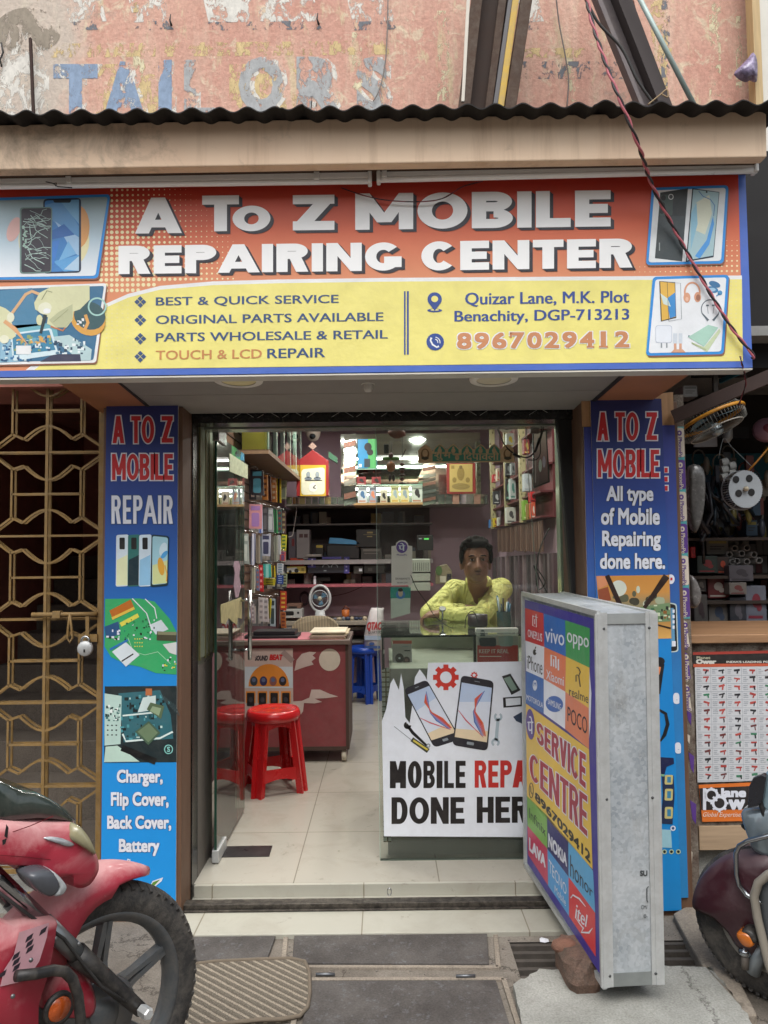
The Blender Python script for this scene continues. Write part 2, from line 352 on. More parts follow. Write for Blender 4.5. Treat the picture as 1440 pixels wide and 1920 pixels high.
def m_fascia():
    m, t, p = newmat('stained_plaster'); n = N(t); v = n.pos(); vz = n.pos((1, 1, .06)); g = n('ShaderNodeSeparateXYZ', {0: v})
    s1 = n.noise(vz, 7, 8, .7, .1); s2 = n.noise(vz, 30, 6, .7); bl = n.noise(v, 6, 9, .7, .5)
    c = n.mix(n.ramp(n.noise(v, 2, 5), [(.3, 0.0), (.7, 1.0)]), '#d9bda3', '#e3cbb1')
    c = n.mix(n.ramp(s1, [(.52, 0.0), (.75, .55)]), c, '#9c7b5f'); c = n.mix(n.ramp(s2, [(.58, 0.0), (.8, .35)]), c, '#a88a70')
    xr = t.nodes.new('ShaderNodeMapRange'); t.links.new(g.outputs[0], xr.inputs[0]); xr.inputs[1].default_value = -.25; xr.inputs[2].default_value = -1.35
    k = n('ShaderNodeMath', {0: bl, 1: n('ShaderNodeMath', {0: xr, 1: .22}, operation='MULTIPLY')}, operation='ADD')
    c = n.mix(n.ramp(k, [(.60, 0.0), (.82, .7)]), c, '#6f6357')
    n.out(c, p.inputs['Base Color']); p.inputs['Roughness'].default_value = .85; p.inputs['Specular IOR Level'].default_value = .2; return m
def m_wood(name, a, b, ax=0, sc_=6):
    m, t, p = newmat(name); n = N(t); s = [14, 14, 14]; s[ax] = .9; v = n.pos(tuple(s)); no = n.noise(v, sc_ / 6, 8, .65, .6); f = n.noise(v, sc_, 4)
    c = n.mix(n.ramp(no, [(.3, 0.0), (.7, 1.0)]), a, b); c = n.mix(1.0, c, n.ramp(f, [(.3, .82), (.7, 1.08)]), 'MULTIPLY'); n.out(c, p.inputs['Base Color']); p.inputs['Roughness'].default_value = .6; return m
def m_tile(name, col, mortar, wdt, ht, loc=(0, 0, 0), rough=.35, rot=(0, 0, 0), dirt='#8a8274', msize=.0025, dk=.5):
    m, t, p = newmat(name); n = N(t); g = t.nodes.new('ShaderNodeNewGeometry'); mp = n('ShaderNodeMapping', {0: (g, 'Position')}); mp.inputs['Location'].default_value = loc; mp.inputs['Rotation'].default_value = rot
    b = n('ShaderNodeTexBrick', {'Vector': mp, 'Color1': lin(col), 'Color2': lin(col), 'Mortar': lin(mortar), 'Scale': 1, 'Mortar Size': msize, 'Brick Width': wdt, 'Row Height': ht}, offset=0.0)
    d = n.noise(n.pos(), 5, 10, .7, .5); c = n.mix(n.ramp(d, [(.48, 0.0), (.78, dk)]), b, dirt)
    d2 = n.noise(n.pos((1, 1, 1), (0, 0, 0), (3, 3, 3)), 16, 8, .7, .8); c = n.mix(n.ramp(d2, [(.61, 0.0), (.72, .55)]), c, '#655d52')
    n.out(c, p.inputs['Base Color']); p.inputs['Roughness'].default_value = rough; return m
def m_zinc():
    m, t, p = newmat('galvanised_sheet'); n = N(t); v = n.pos(); vo = n('ShaderNodeTexVoronoi', {'Vector': v, 'Scale': 95}); no = n.noise(v, 4, 9, .7, .4); f = n.noise(n.pos((1, 1, .3)), 11, 9, .75, .6)
    c = n.mix(n.ramp((vo.outputs['Color']), [(.2, 0.0), (.8, 1.0)]), '#8f979d', '#a9b0b6'); c = n.mix(n.ramp(no, [(.40, 0.0), (.75, .75)]), c, '#cfd3d5'); c = n.mix(n.ramp(f, [(.5, 0.0), (.75, .7)]), c, '#7d786d')
    n.out(c, p.inputs['Base Color']); p.inputs['Metallic'].default_value = .2; p.inputs['Roughness'].default_value = .5; return m
M_wall = m_wall(); M_fascia = m_fascia(); M_zinc = m_zinc()
M_trim = m_wood('brown_laminate', '#5d4332', '#6f523f', 2); M_ply = m_wood('bare_plywood', '#a87f58', '#b98f66', 2)
M_black = C('#141413', .35, var=.3); M_dark = C('#1d1c1b', .6, var=.3); M_alu = C('#c0c3c3', .42, .35, .12, 20, dust=.2); M_steel = C('#b4b6b6', .22, 1, .08)
M_white = C('#dfe0de', .45, var=.05); M_offw = C('#cfccc2', .5, var=.08); M_glass = glass('clear_glass', '#f4f8f5', 1.4, 0, .055); M_door = glass('door_glass', '#eaf4ee', 1.7, haze=.075); M_edge = C('#27493c', .15, var=.2)
# ================================================================== ground
hx0, hx1, hy0, hy1 = PZ(948, 1745, 0).x, 1.22, -.585, -.355
g = MB(); X = [-40, -3, hx0, hx1, 3, 40]; Y = [-40, -3, hy0, hy1, 0, 40]
for i in range(5):
    for j in range(5):
        if i == 2 and j == 2: continue
        g.face([(X[i], Y[j], 0), (X[i + 1], Y[j], 0), (X[i + 1], Y[j + 1], 0), (X[i], Y[j + 1], 0)], M_ground)
pit = C('#2a2622', .95, var=.4, sc_=14, bump=.5)
for q in (((hx0, hy0), (hx1, hy0)), ((hx1, hy0), (hx1, hy1)), ((hx1, hy1), (hx0, hy1)), ((hx0, hy1), (hx0, hy0))):
    (a, b), (c_, d_) = q; g.face([(a, b, 0), (c_, d_, 0), (c_, d_, -.16), (a, b, -.16)], pit)
g.face([(hx0, hy0, -.16), (hx1, hy0, -.16), (hx1, hy1, -.16), (hx0, hy1, -.16)], pit)
g.build('ground', kind='structure')
gt = thing('drain_grate', 'rusty barred drain grating full of litter, running behind the upright service lightbox', 'drain grate', ((hx0 + hx1) / 2, -.47, 0))
M_iron = C('#56504a', .85, .3, .3, 20, bump=.3)
for k in range(5):
    y = hy0 + .012 + k * (hy1 - hy0 - .024) / 4; b = MB(); b.box(hx0 + .002, y - .009, -.035, hx1 - .002, y + .009, -.004, M_iron); b.build('bar', gt)
def litter(name, label, px, py, s, mat, group='litter caught in the drain', z=-.04, fold=.6):
    c = PZ(px, py, z); b = MB(); a = rnd.uniform(0, 6.28); pts = []
    for k in range(7): an = a + k * .9; r_ = s * rnd.uniform(.6, 1.1); pts.append(c + Vector((math.cos(an) * r_ * 1.3, math.sin(an) * r_ * .8, rnd.uniform(0, s * fold))))
    for k in range(7): b.face([c + Vector((0, 0, s * .5)), pts[k], pts[(k + 1) % 7]], mat)
    o = b.build(name, label=label, cat='litter', group=group); q = o.modifiers.new('s', 'SOLIDIFY'); q.thickness = .0015
pw = C('#d5d6dc', .7, var=.06)
litter('paper_scrap', 'square scrap of white paper lying on the drain bars left of the lightbox', 1020, 1764, .020, pw, z=.0)
litter('plastic_scrap', 'green and white torn wrapper at the left end of the drain', 968, 1768, .018, C('#a9b59a', .5), z=-.01)
litter('plastic_scrap', 'bright blue plastic scrap in the near left corner of the drain', 1003, 1800, .022, C('#1d4f9c', .4))
litter('plastic_scrap', 'yellow green wrapper beside the blue plastic scrap in the drain', 974, 1803, .02, C('#b8b546', .4))
litter('paper_scrap', 'thin white twist of paper between the drain bars at far left', 985, 1786, .014, pw)
litter('paper_scrap', 'dirty cream paper roll lying in the drain before the brick', 1018, 1786, .016, C('#b7a98f', .8))
litter('plastic_scrap', 'crumpled grey plastic bag in the drain right of the lightbox', 1270, 1778, .03, C('#a39e98', .5))
litter('plastic_scrap', 'pale strip of wrapper on the nearest drain bar right of the lightbox', 1250, 1800, .018, C('#c9c6c2', .5))
litter('plastic_scrap', 'brown leaf litter lump in the drain near the scooter', 1300, 1800, .018, C('#4a4038', .9))
litter('paper_cup', 'crushed white cup rim behind the lower edge of the lightbox', 1232, 1735, .012, pw, z=.02)
# ---- drain cover plates
def cover(q, label, frame=True, hinge=()):
    c = [PZ(x, y, .004) for x, y in q]; cen = sum(c, Vector()) / 4; t = thing('drain_cover', label, 'drain cover', (cen.x, cen.y, 0), 'dark drain cover plates')
    b = MB(); b.prism([Vector((p.x, p.y, .003)) for p in c], (0, 0, .009), M_plate); b.build('plate', t, bevel=.002)
    if frame:
        f = MB(); o = [cen + (Vector((p.x, p.y, 0)) - Vector((cen.x, cen.y, 0))) * 1.09 for p in c]
        for i in range(4):
            f.bar((o[i].x, o[i].y, .002), (o[(i + 1) % 4].x, o[(i + 1) % 4].y, .002), .016, .012, M_step)
        f.build('frame', t)
    for hx, hy in hinge:
        h = MB(); p = PZ(hx, hy, .012); h.tube([p + Vector((-.032, 0, 0)), p + Vector((.032, 0, 0))], .0055, C('#6f7276', .4, .8), 8); h.build('hinge', t)
cover([(548, 1810), (917, 1811), (912, 1739), (553, 1741)], 'dark scuffed plate in the pavement centred in front of the shop step')
cover([(300, 1808), (502, 1800), (522, 1744), (330, 1754)], 'dark plate with a broken corner partly under the striped doormat', frame=False)
cover([(556, 1990), (975, 1990), (930, 1842), (580, 1843)], 'nearest dark hinged plate with blue smears, cut by the bottom of the view', hinge=((610, 1827), (873, 1830)))
q = [(960, 1846), (1012, 1817), (1195, 1809), (1335, 1812), (1400, 1900), (1450, 1990), (1000, 1990)]; q3 = []
for i in range(7):
    for k in range(9): t = k / 9; q3.append((q[i][0] * (1 - t) + q[(i + 1) % 7][0] * t + rnd.uniform(-3, 3), q[i][1] * (1 - t) + q[(i + 1) % 7][1] * t + rnd.uniform(-2, 2)))
b = MB(); b.prism([PZ(x, y, .03) for x, y in q3], (0, 0, -.06), M_slab); b.build('concrete_slab', label='pale rough concrete slab on the pavement under the lightbox', cat='slab', bevel=.006)
b = MB(); pts = [(1262, 1712), (1300, 1690), (1322, 1705), (1335, 1740), (1420, 1900), (1398, 1902), (1320, 1815), (1285, 1755)]
b.prism([PZ(x, y, .03) for x, y in pts], (0, 0, -.05), M_step); b.build('kerb_stone', label='worn sloping kerb strip between the drain and the scooter wheel', cat='kerb', bevel=.008)
b = MB(); M_grit = C('#77706a', .95, var=.5, sc_=60)
for k in range(420):
    p = PZ(rnd.uniform(330, 1440), 1738 + 180 * rnd.random() ** 1.3, 0)
    if hx0 < p.x < hx1 and hy0 < p.y < hy1: continue
    s_ = rnd.uniform(.0012, .0045); b.ell(p + Vector((0, 0, s_ * .4 + (.012 if -1 < p.x < .45 else .03))) if False else p + Vector((0, 0, s_ * .3)), (s_ * 1.3, s_, s_ * .7), M_grit, 5, 3)
b.build('grit', kind='stuff')
# ---- doormat
def m_mat():
    m, t, p = newmat('striped_doormat'); n = N(t); v = n.pos((1, 1, 1), (0, 0, R(0))); wv = n('ShaderNodeTexWave', {'Vector': n.pos((1, 1, 1), (0, 0, R(-52))), 'Scale': 12.5, 'Distortion': .6, 'Detail': 2, 'Detail Scale': 3}, wave_type='BANDS', bands_direction='X')
    f = n.noise(v, 420, 3); c = n.mix(n.ramp(wv, [(.66, 0.0), (.86, 1.0)]), '#6a6359', '#988e7f'); c = n.mix(1.0, c, n.ramp(f, [(.35, .45), (.65, 1.35)]), 'MULTIPLY'); n.out(c, p.inputs['Base Color']); p.inputs['Roughness'].default_value = 1; p.inputs['Specular IOR Level'].default_value = .05
    h = n.mix(.35, wv, f); bb = n('ShaderNodeBump', {'Strength': .9, 'Distance': .006}); n.out(h, bb.inputs['Height']); t.links.new(bb.outputs[0], p.inputs['Normal']); return m
mq = [(330, 1812), (400, 1803), (480, 1799), (545, 1797), (572, 1803), (580, 1822), (581, 1862), (577, 1888), (562, 1905), (530, 1911), (490, 1912), (450, 1916), (360, 1926), (310, 1932)]
dm = thing('doormat', 'brown doormat with diagonal beige stripes beside the motorcycle wheel', 'doormat', PZ(470, 1860, 0))
b = MB(); top = [PZ(x, y, .015) for x, y in mq]; b.prism(top, (0, 0, -.013), m_mat()); b.build('pile', dm, bevel=.003)
b = MB(); b.tube(top, .0065, C('#6e6355', .95, bump=.5, bs=200), 6, closed=True); b.build('binding', dm)
# ================================================================== step, floor, rail
M_floor = m_tile('floor_tile', '#aaa69b', '#827c70', .6, .6, (.39, .04, 0), .2, dk=.45)
b = MB(); b.box(-1.2, 0, -.05, 1.2, 4.7, .066, M_floor); b.build('floor', kind='structure')
b = MB(); M_opp = m_concrete('unseen_street_wall', '#8a7f73', '#a0958a', '#6a6259', 1.2); b.box(-16, -10.5, 0, 16, -10, 5.2, M_opp)  # unseen wall across the lane, added to block low sky light
for k in range(9): b.box(-14 + k * 3.3, -9.99, .1, -11.6 + k * 3.3, -9.95, 2.4, C(('#4d5560', '#6b4a3f', '#3f5a52')[k % 3], .6, var=.3)); b.box(-13.8 + k * 3.3, -9.99, 3.1, -12.3 + k * 3.3, -9.95, 4.4, C('#3a3f45', .3, var=.3))
b.build('unseen_street_wall', kind='structure')
M_tread = m_tile('tread_tile', '#a6a498', '#77705f', .62, 9, (.72, .5, 0), .4)
b = MB(); b.box(P(338, 1690, -.2).x, -.315, -.02, .82, -.002, .018, M_tread); b.build('step', kind='structure', bevel=.003)
b = MB(); b.box(P(342, 1690, -.2).x, -.0, .018, .82, -.018, .0655, M_tread); b.build('riser', kind='structure')
rl = thing('shutter_rail', 'dark steel channel lying across the tiled threshold of the shop', 'threshold rail', (0, -.11, .018))
b = MB(); xa = P(343, 1675, -.13).x; M_rail = C('#3b3733', .5, .6, .35, 14, dust=.5); b.box(xa, -.135, .019, .74, -.088, .044, M_rail); b.box(xa, -.147, .019, .74, -.135, .026, M_rail); b.build('channel', rl, bevel=.002)
b = MB(); c = P(730, 1672, -.137); b.tube([c + Vector((math.sin(a) * .008, 0, math.cos(a) * .014)) for a in [k * .5236 for k in range(12)]], .0025, M_steel, 6, closed=True); b.build('lock_eye', rl)
# ================================================================== upper wall with old signwriting
uw = thing('painted_wall', 'peeling salmon wall with faded hand painted tailors lettering above the tin roof', 'wall', (0, .3, 2.2))
b = MB(); b.box(-3.2, .25, 2.5, 3.2, .45, 5, M_wall); b.build('wall', uw)
A = Art((0, .25, 0), eps=.0008); blue = m_oldpaint('faded_blue_paint', '#8a9db6', .665, 14); blue2 = m_oldpaint('greyed_blue_paint', '#a9abac', .635, 15); crm = m_oldpaint('faded_cream_paint', '#d8cfae', .57, 17); yel = m_oldpaint('faded_yellow_paint', '#d3bc8c', .575, 14); drk = m_oldpaint('dark_paint_remains', '#777a80', .555, 22); wht = m_oldpaint('white_paint_remains', '#d9d6ce', .60, 15)
for ch, x0, y0, x1, y1, mt in (('T', 100, 120, 183, 232, blue), ('A', 190, 115, 276, 232, blue), ('I', 297, 112, 322, 232, blue), ('L', 345, 112, 402, 230, blue2), ('O', 447, 106, 532, 212, blue2), ('R', 556, 106, 648, 225, blue2), ('S', 668, 106, 728, 216, blue2)):
    A.text(ch, (x0 + 9, y0, x1 + 9, y1), wht, 1, .05, raw=True); A.text(ch, (x0, y0, x1, y1), mt, 2, .05, raw=True)
A.rect(92, 82, 730, 108, yel, 1, 0, -6); A.rect(430, 120, 560, 230, yel, .6); A.rect(180, 120, 300, 230, yel, .5); A.rect(975, 90, 1260, 108, yel, 1); A.rect(1220, 0, 1252, 190, yel, 1.2); A.rect(1240, 0, 1256, 190, drk, 1.4); A.rect(0, 88, 92, 235, wht, .7); A.rect(0, 60, 60, 235, wht, .9)
for x0, x1 in ((125, 200), (245, 320), (385, 600), (655, 740), (975, 1020)):
    A.poly([(x0 - 8, -20), (x1 - 15, -20), (x1, 40), (x0 + 6, 42)], wht, 1); A.poly([(x0 + 4, 41), (x1 - 8, 38), (x1 + 6, 55), (x0 + 10, 57)], drk, 1.3)
A.rect(250, -20, 262, 36, yel, 1.4); A.rect(70, -20, 95, 12, yel, 1.4); A.rect(955, 115, 1180, 148, drk, 1.1)
for x, y0, y1 in ((250, 100, 230), (660, 60, 200), (820, 20, 190), (1060, 100, 190), (1330, 0, 180), (1380, 30, 190)): A.rect(x, y0, x + rnd.uniform(8, 24), y1, crm, .8)
A.mb.build('lettering', uw)
A = Art((0, .25, 0)); A.ell(52, 58, 62, 44, m_oldpaint('bare_cement', '#968c7e', .60, 9), 3, 30); A.mb.build('cement_patch', uw)
def cable(name, label, pts, r, mat, n=6, cat='cable', twist=None, group=None):
    """pts: px, py, Y"""
    path = [P(*p) for p in pts]; fine = []
    for i in range(len(path) - 1):
        p0 = path[max(0, i - 1)]; p1 = path[i]; p2 = path[i + 1]; p3 = path[min(len(path) - 1, i + 2)]
        for k in range(6):
            t = k / 6; fine.append(.5 * ((2 * p1) + (p2 - p0) * t + (2 * p0 - 5 * p1 + 4 * p2 - p3) * t * t + (3 * p1 - p0 - 3 * p2 + p3) * t ** 3))
    fine.append(path[-1])
    if not twist: b = MB(); b.tube(fine, r, mat, n); return b.build(name, label=label, cat=cat, group=group)
    L = [fine[0]]
    for a, q_ in zip(fine, fine[1:]):
        st = max(1, int((q_ - a).length / .006))
        for k in range(st): L.append(a.lerp(q_, (k + 1) / st))
    t = thing(name, label, cat, L[-1]); 
    for s, mt in ((0, mat), (math.pi, twist)):
        b = MB(); b.tube([p + Vector((math.cos(i * .42 + s), .3 * math.sin(i * .42 + s), .35 * math.sin(i * .42 + s))) * r * .9 for i, p in enumerate(L)], r, mt, 5); b.build('wire', t)
M_rubber = C('#2b2a29', .7, var=.2)
# ---- things on the wall
b = MB(); b.bar(P(57, 72, .22), P(64, 240, .22), .012, .012, C('#3d2b26', .8, .3, .3)); b.build('iron_bar', label='thin rusty iron bar standing against the wall at far left', cat='bar')
b = MB(); pa = [P(x, y, .235) for x, y in ((2, 80), (6, 98), (0, 112), (3, 125))]; b.tube(pa, .004, M_rubber, 6); b.build('hook', label='dark wire hook on the wall at the left edge', cat='hook')
for px, py, lb in ((320, 38, 'small black hook hanging on the wall above the painted I'), (596, 36, 'small black hook on the wall above the painted R')):
    b = MB(); p = P(px, py, .235); b.tube([p + Vector((0, 0, .03)), p + Vector((-.004, 0, 0)), p + Vector((.004, 0, -.025))], [.002, .004, .006], M_rubber, 6); b.build('wall_hook', label=lb, cat='hook', group='black hooks in the wall')
cable('wall_wire', 'thin grey wire hanging down the wall left of the brown steel girder', [(728, -30, .23), (726, 60, .235), (722, 120, .235), (712, 165, .235), (700, 190, .235)], .0028, C('#7d7873', .7))
cable('wall_wire', 'thin grey wire hanging on the wall right of the brown steel girder', [(1040, -30, .2), (1048, 40, .22), (1060, 105, .22), (1066, 150, .22), (1063, 200, .22)], .0035, C('#77706b', .7))
cable('wall_wire', 'thin rust coloured wire sagging beside the pale pipe', [(1180, -30, .1), (1195, 30, .12), (1216, 100, .12), (1230, 160, .12), (1236, 195, .12)], .0025, C('#6d4038', .7))
# ---- girders
gd = thing('steel_girder', 'brown channel girder with a yellow sign strip on its flange, left of the two', 'girder', P(915, 195, .0), 'steel girders rising from the roof')
M_br = C('#4a372b', .8, .2, .25, 10, dust=.25); M_br2 = C('#3a2a22', .8, .2, .3, 10)
def strip(px, Y0, Y1, mat, name, par):
    b = MB(); pts = [P(x, y, Y0) for x, y in px]; b.prism(pts, (0, Y1 - Y0, 0), mat); b.build(name, par, bevel=.002)
strip([(862, 215), (930, 215), (972, -120), (902, -120)], .04, .055, M_br2, 'web', gd)
strip([(858, 215), (880, 215), (918, -120), (898, -120)], -.02, .04, M_br, 'flange', gd); strip([(945, 215), (966, 215), (1016, -120), (994, -120)], -.03, .04, M_br, 'flange', gd)
strip([(908, 215), (921, 215), (966, -120), (950, -120)], .01, .04, M_br, 'rib', gd)
strip([(931, 215), (943, 215), (990, -120), (978, -120)], -.01, .03, C('#c9a53c', .6, dust=.5), 'sign_strip', gd); strip([(922, 215), (931, 215), (978, -120), (970, -120)], .0, .03, C('#5b5a5d', .6), 'sign_back', gd)
strip([(865, 190), (871, 190), (888, -120), (881, -120)], -.024, -.02, C('#cfc9bd', .7), 'edge_board', gd)
gd = thing('steel_girder', 'slanting grey steel girder beside the pale pipe, right of the two', 'girder', P(1235, 195, .0), 'steel girders rising from the roof')
M_gs = C('#6e6668', .7, .3, .2, 12, dust=.3)
strip([(1212, 215), (1246, 215), (1130, -80), (1090, -80)], .03, .045, M_gs, 'web', gd); strip([(1244, 215), (1268, 215), (1156, -80), (1128, -80)], -.03, .03, C('#463f3f', .75, .2), 'flange', gd); strip([(1208, 215), (1216, 215), (1098, -80), (1088, -80)], -.02, .03, M_gs, 'flange', gd)
b = MB(); b.tube([P(1303, 200, -.08), P(1170, -60, -.08)], .0105, C('#9fb0ac', .5, .2, .12), 12); b.build('pale_pipe', label='pale blue grey pipe leaning across the wall beside the grey girder', cat='pipe')
cable('black_cable', 'thick black cable running down the grey girder to the roof', [(1085, -30, -.1), (1120, 40, -.1), (1165, 90, -.1), (1195, 150, -.1), (1226, 195, -.1)], .006, M_rubber)
cable('tie_wire', 'loose straw coloured tie wire at the foot of the grey girder', [(1215, 196, -.12), (1235, 180, -.12), (1250, 168, -.12), (1252, 182, -.12), (1240, 176, -.12)], .003, C('#9c8462', .7))
cable('twisted_cable', 'red and black twisted cable crossing the sign from the roof', [(1093, -40, -.86), (1110, 40, -.88), (1140, 130, -.9), (1168, 200, -.91), (1200, 280, -.87), (1222, 345, -.72), (1262, 425, -.64), (1320, 530, -.63), (1372, 615, -.63), (1411, 664, -.63), (1410, 672, -.62)], .0042, C('#b5606a', .5), twist=C('#241d1f', .5))
cable('twisted_cable', 'thin dark red twisted wire hanging over the letters O and B of the sign', [(640, 352, -.63), (680, 366, -.63), (730, 376, -.63), (790, 378, -.63), (830, 372, -.63), (868, 350, -.63), (905, 340, -.63)], .0018, C('#7d3038', .5), twist=C('#241d1f', .5))
cable('twisted_cable', 'short red wire end poking over the lower right sign corner', [(1388, 668, -.625), (1391, 682, -.63), (1394, 692, -.6), (1398, 720, -.5), (1385, 760, -.4)], .002, C('#7d3038', .5), twist=C('#241d1f', .5))
# ---- corrugated sheet
cs = MB(); x0 = P(-60, 210, -.83).x; x1 = P(1500, 195, -.83).x; n_ = 400; per = .0885; rows = []; M_tin = C('#232121', .8, .2, .3, 6)
for yy, zz in ((-.83, 0), (-.2, .085), (.25, .145)):
    for th in (0, .004):
        rows.append([Vector((x0 + (x1 - x0) * i / n_, yy, 0)) + Vector((0, 0, P(-60 + 1560 * i / n_, 214 - 22 * i / n_, -.83).z + zz + th + .0088 * math.sin(2 * math.pi * ((x1 - x0) * i / n_) / per + .9) + (.006 if 0 < (i % 150) < 12 else 0))) for i in range(n_ + 1)])
def sheet(a, b_, flip=False):
    vs = a + b_; m_ = len(a); cs.add(vs, [[i, i + 1, m_ + i + 1, m_ + i] for i in range(m_ - 1)], M_tin, True)
sheet(rows[0], rows[2]); sheet(rows[2], rows[4]); sheet(rows[1], rows[3]); sheet(rows[3], rows[5]); sheet(rows[0], rows[1])
cs.build('corrugated_sheet', label='dark corrugated tin roof sheet seen edge on over the beige fascia', cat='roof sheet')
# ---- fascia
b = MB(); q = [P(-60, 235, -.75), P(1437, 208, -.75), P(1438, 294, -.75), P(-60, 319, -.75)]; b.prism(q, (0, .045, 0), M_fascia)
q2 = [P(-60, 238, -.704), P(1425, 212, -.704), P(1425, 301, -.704), P(-60, 328, -.704)]; b.prism(q2, (0, .5, 0), C('#4c382c', .8, var=.25)); b.build('fascia_beam', label='long peach plaster fascia beam with rain stains under the tin roof', cat='fascia', bevel=.004)
# ---- tube lights
def tubelight(q, label, clips, mark=None):
    c = [P(x, y, -.675) for x, y in q]; t = thing('tube_light', label, 'tube light', (c[0] + c[1]) / 2, 'unlit tube light battens over the sign')
    a, d = c[0].lerp(c[3], .3), c[1].lerp(c[2], .3); h = (c[0] - c[3]).length; ax = (d - a).normalized()
    b = MB(); b.prism([c[0] + Vector((0, 0, 0)), c[1], c[1].lerp(c[2], .62), c[0].lerp(c[3], .62)], (0, .03, 0), C('#f2f2f0', .4, var=.03, dust=.08)); b.build('batten', t, bevel=.002)
    p0, p1 = c[0].lerp(c[3], .78), c[1].lerp(c[2], .78); b = MB(); b.tube([p0 + Vector((0, .008, 0)), p1 + Vector((0, .008, 0))], h * .24, C('#f4f5f5', .3, var=.03, dust=.06), 12); b.build('diffuser', t)
    for e, s in ((c[1], -1), (c[0], 1)):
        b = MB(); f = e.lerp(c[2] if s < 0 else c[3], 1); b.box(min(e.x, e.x + s * .014), e.y - .008, f.z - .001, max(e.x, e.x + s * .014), e.y + .03, e.z + .001, M_white)
        b.build('end_cap', t, bevel=.004)
    for u in clips:
        e = c[0].lerp(c[1], u); f = c[3].lerp(c[2], u); b = MB(); b.box(e.x - .009, e.y - .0095, f.z + .012, e.x + .009, e.y - .001, e.z + .006, M_white); b.build('clip', t, bevel=.002)
    if mark:
        A = Art((0, -.6755, 0)); A.text(mark[0], mark[1], C('#6a6a68', .5), 1); A.mb.build('lettering', t)
tubelight([(-40, 331), (697, 317), (697, 343), (-40, 353)], 'left white tube light batten with a small twig on it above the sign', (.23, .86))
tubelight([(706, 316), (1421, 300), (1421, 322), (706, 340)], 'right white tube light batten with a rounded end above the sign', (.02,), ('BTRWN', (1364, 305, 1381, 310)))
b = MB(); b.tube([P(86, 341, -.69), P(100, 344, -.695), P(108, 350, -.695), P(135, 352, -.69)], .002, M_rubber, 5); b.tube([P(100, 344, -.695), P(106, 343, -.7), P(104, 349, -.7)], .0016, M_rubber, 5); b.build('dry_twig', label='small dry dark twig stuck on the left tube light', cat='twig')
# ---- right end of the upper wall
b = MB(); b.box(P(1414, 100, .1).x, .1, 3.2, P(1428, 100, .1).x, .16, 4.4, m_wood('pale_board', '#b59a6d', '#c4aa7d', 2)); b.build('timber_board', label='upright pale timber board at the top right edge', cat='board')
b = MB(); b.box(P(1429, 100, .1).x, .11, 3.2, 2.4, .15, 4.4, M_offw); b.build('white_board', label='white panel behind the timber board at the top right corner', cat='panel')
# ================================================================== main sign
ink = lambda h, **k: C(h, .40, 0, .06, 9, dust=.09, bump=.1, bs=5, **k)
I_white = ink('#e9ebec'); I_dark = ink('#2b2a33'); I_navy = ink('#34507f'); I_yel = ink('#ece284'); I_blue = ink('#2f8fdc'); I_frame = ink('#3f5fae'); I_cream = ink('#f0e3b4'); I_red = ink('#b8272c'); I_brown = ink('#c98a60'); I_green = ink('#2c9a5e'); I_lb = ink('#9fc9e2'); I_grey = ink('#8d969c'); I_black = ink('#1b1b1e')
SY = -.61; sg = thing('shop_sign', 'large red and yellow A To Z mobile repairing centre signboard over the shop', 'shop sign', (0, SY + .03, 2.1))
q = [P(-60, 350, SY), P(1398, 323, SY), P(1411, 689, SY), P(-60, 709, SY)]
b = MB(); b.prism(q, (0, .075, 0), C('#38509a', .5, var=.1, dust=.2)); b.build('board', sg, bevel=.002)
zt, zb = P(700, 350, SY).z, P(700, 520, SY).z
M_sr = gradmat('sign_red', [(0, '#dc8f68'), (.55, '#d4623f'), (1, '#c03a2b')], 'z', zb, zt)
A = Art((0, SY, 0)); IB = ink('#4a6cc0')
A.poly([(-60, 351), (1384, 325), (1393, 677), (-60, 696)], M_sr, 1); A.poly([(1384, 324), (1397.5, 323.5), (1411, 689), (1394, 690)], IB, 1); A.poly([(-60, 696), (1394, 677.5), (1395, 689), (-60, 708)], IB, 2)
cur = [(150, 612), (172, 585), (195, 571), (240, 551), (300, 536), (400, 527.5), (520, 524), (720, 521), (1391, 516.5)]
A.poly(cur + [(1393, 677), (110, 693), (48, 694)], I_white, 2); A.poly([(x + (0 if i else 8), y + 7) for i, (x, y) in enumerate(cur)] + [(1393, 677), (110, 693), (64, 694)], I_yel, 3)
for iy in range(20):
    for ix in range(30):
        x = 150 + ix * 9.9; y = 357 + iy * 9.9 - ix * .1; f = 1.15 - (x - 190) / 250 + (y - 455) / 260; f = max(0, min(1, f))
        cy = 575 - (x - 190) * .35 if x < 300 else 531
        if f > .12 and y < cy - 4 and y < 585 and x > 206 - (y - 365) * .14: A.ell(x, y, 3.7 * f, 3.7 * f, I_cream, 1.5, 8)
for iy in range(7):
    for ix in range(21):
        x = 1190 + ix * 9.6; y = 453 + iy * 9.5 - ix * .1
        if x < 1386 and y < 513 and (y > 498 or x > 1350): A.ell(x, y, .7 + 1.7 * (ix / 21) * (iy / 6), .7 + 1.7 * (ix / 21) * (iy / 6), I_cream, 1.5, 7)
I_yd = ink('#e9df96')
for iy in range(16):
    for ix in range(15):
        x = 200 + ix * 9.9; y = 565 + iy * 7.6
        if y > 575 - (x - 190) * .3: A.ell(x, y, 2.3 * (1 - ix / 16), 1.9 * (1 - ix / 16), I_yd, 3.5, 6)
for iy in range(20):
    for ix in range(4): A.ell(1352 + ix * 9.4, 528 + iy * 7.5, 2, 1.8, I_yd, 3.5, 6)
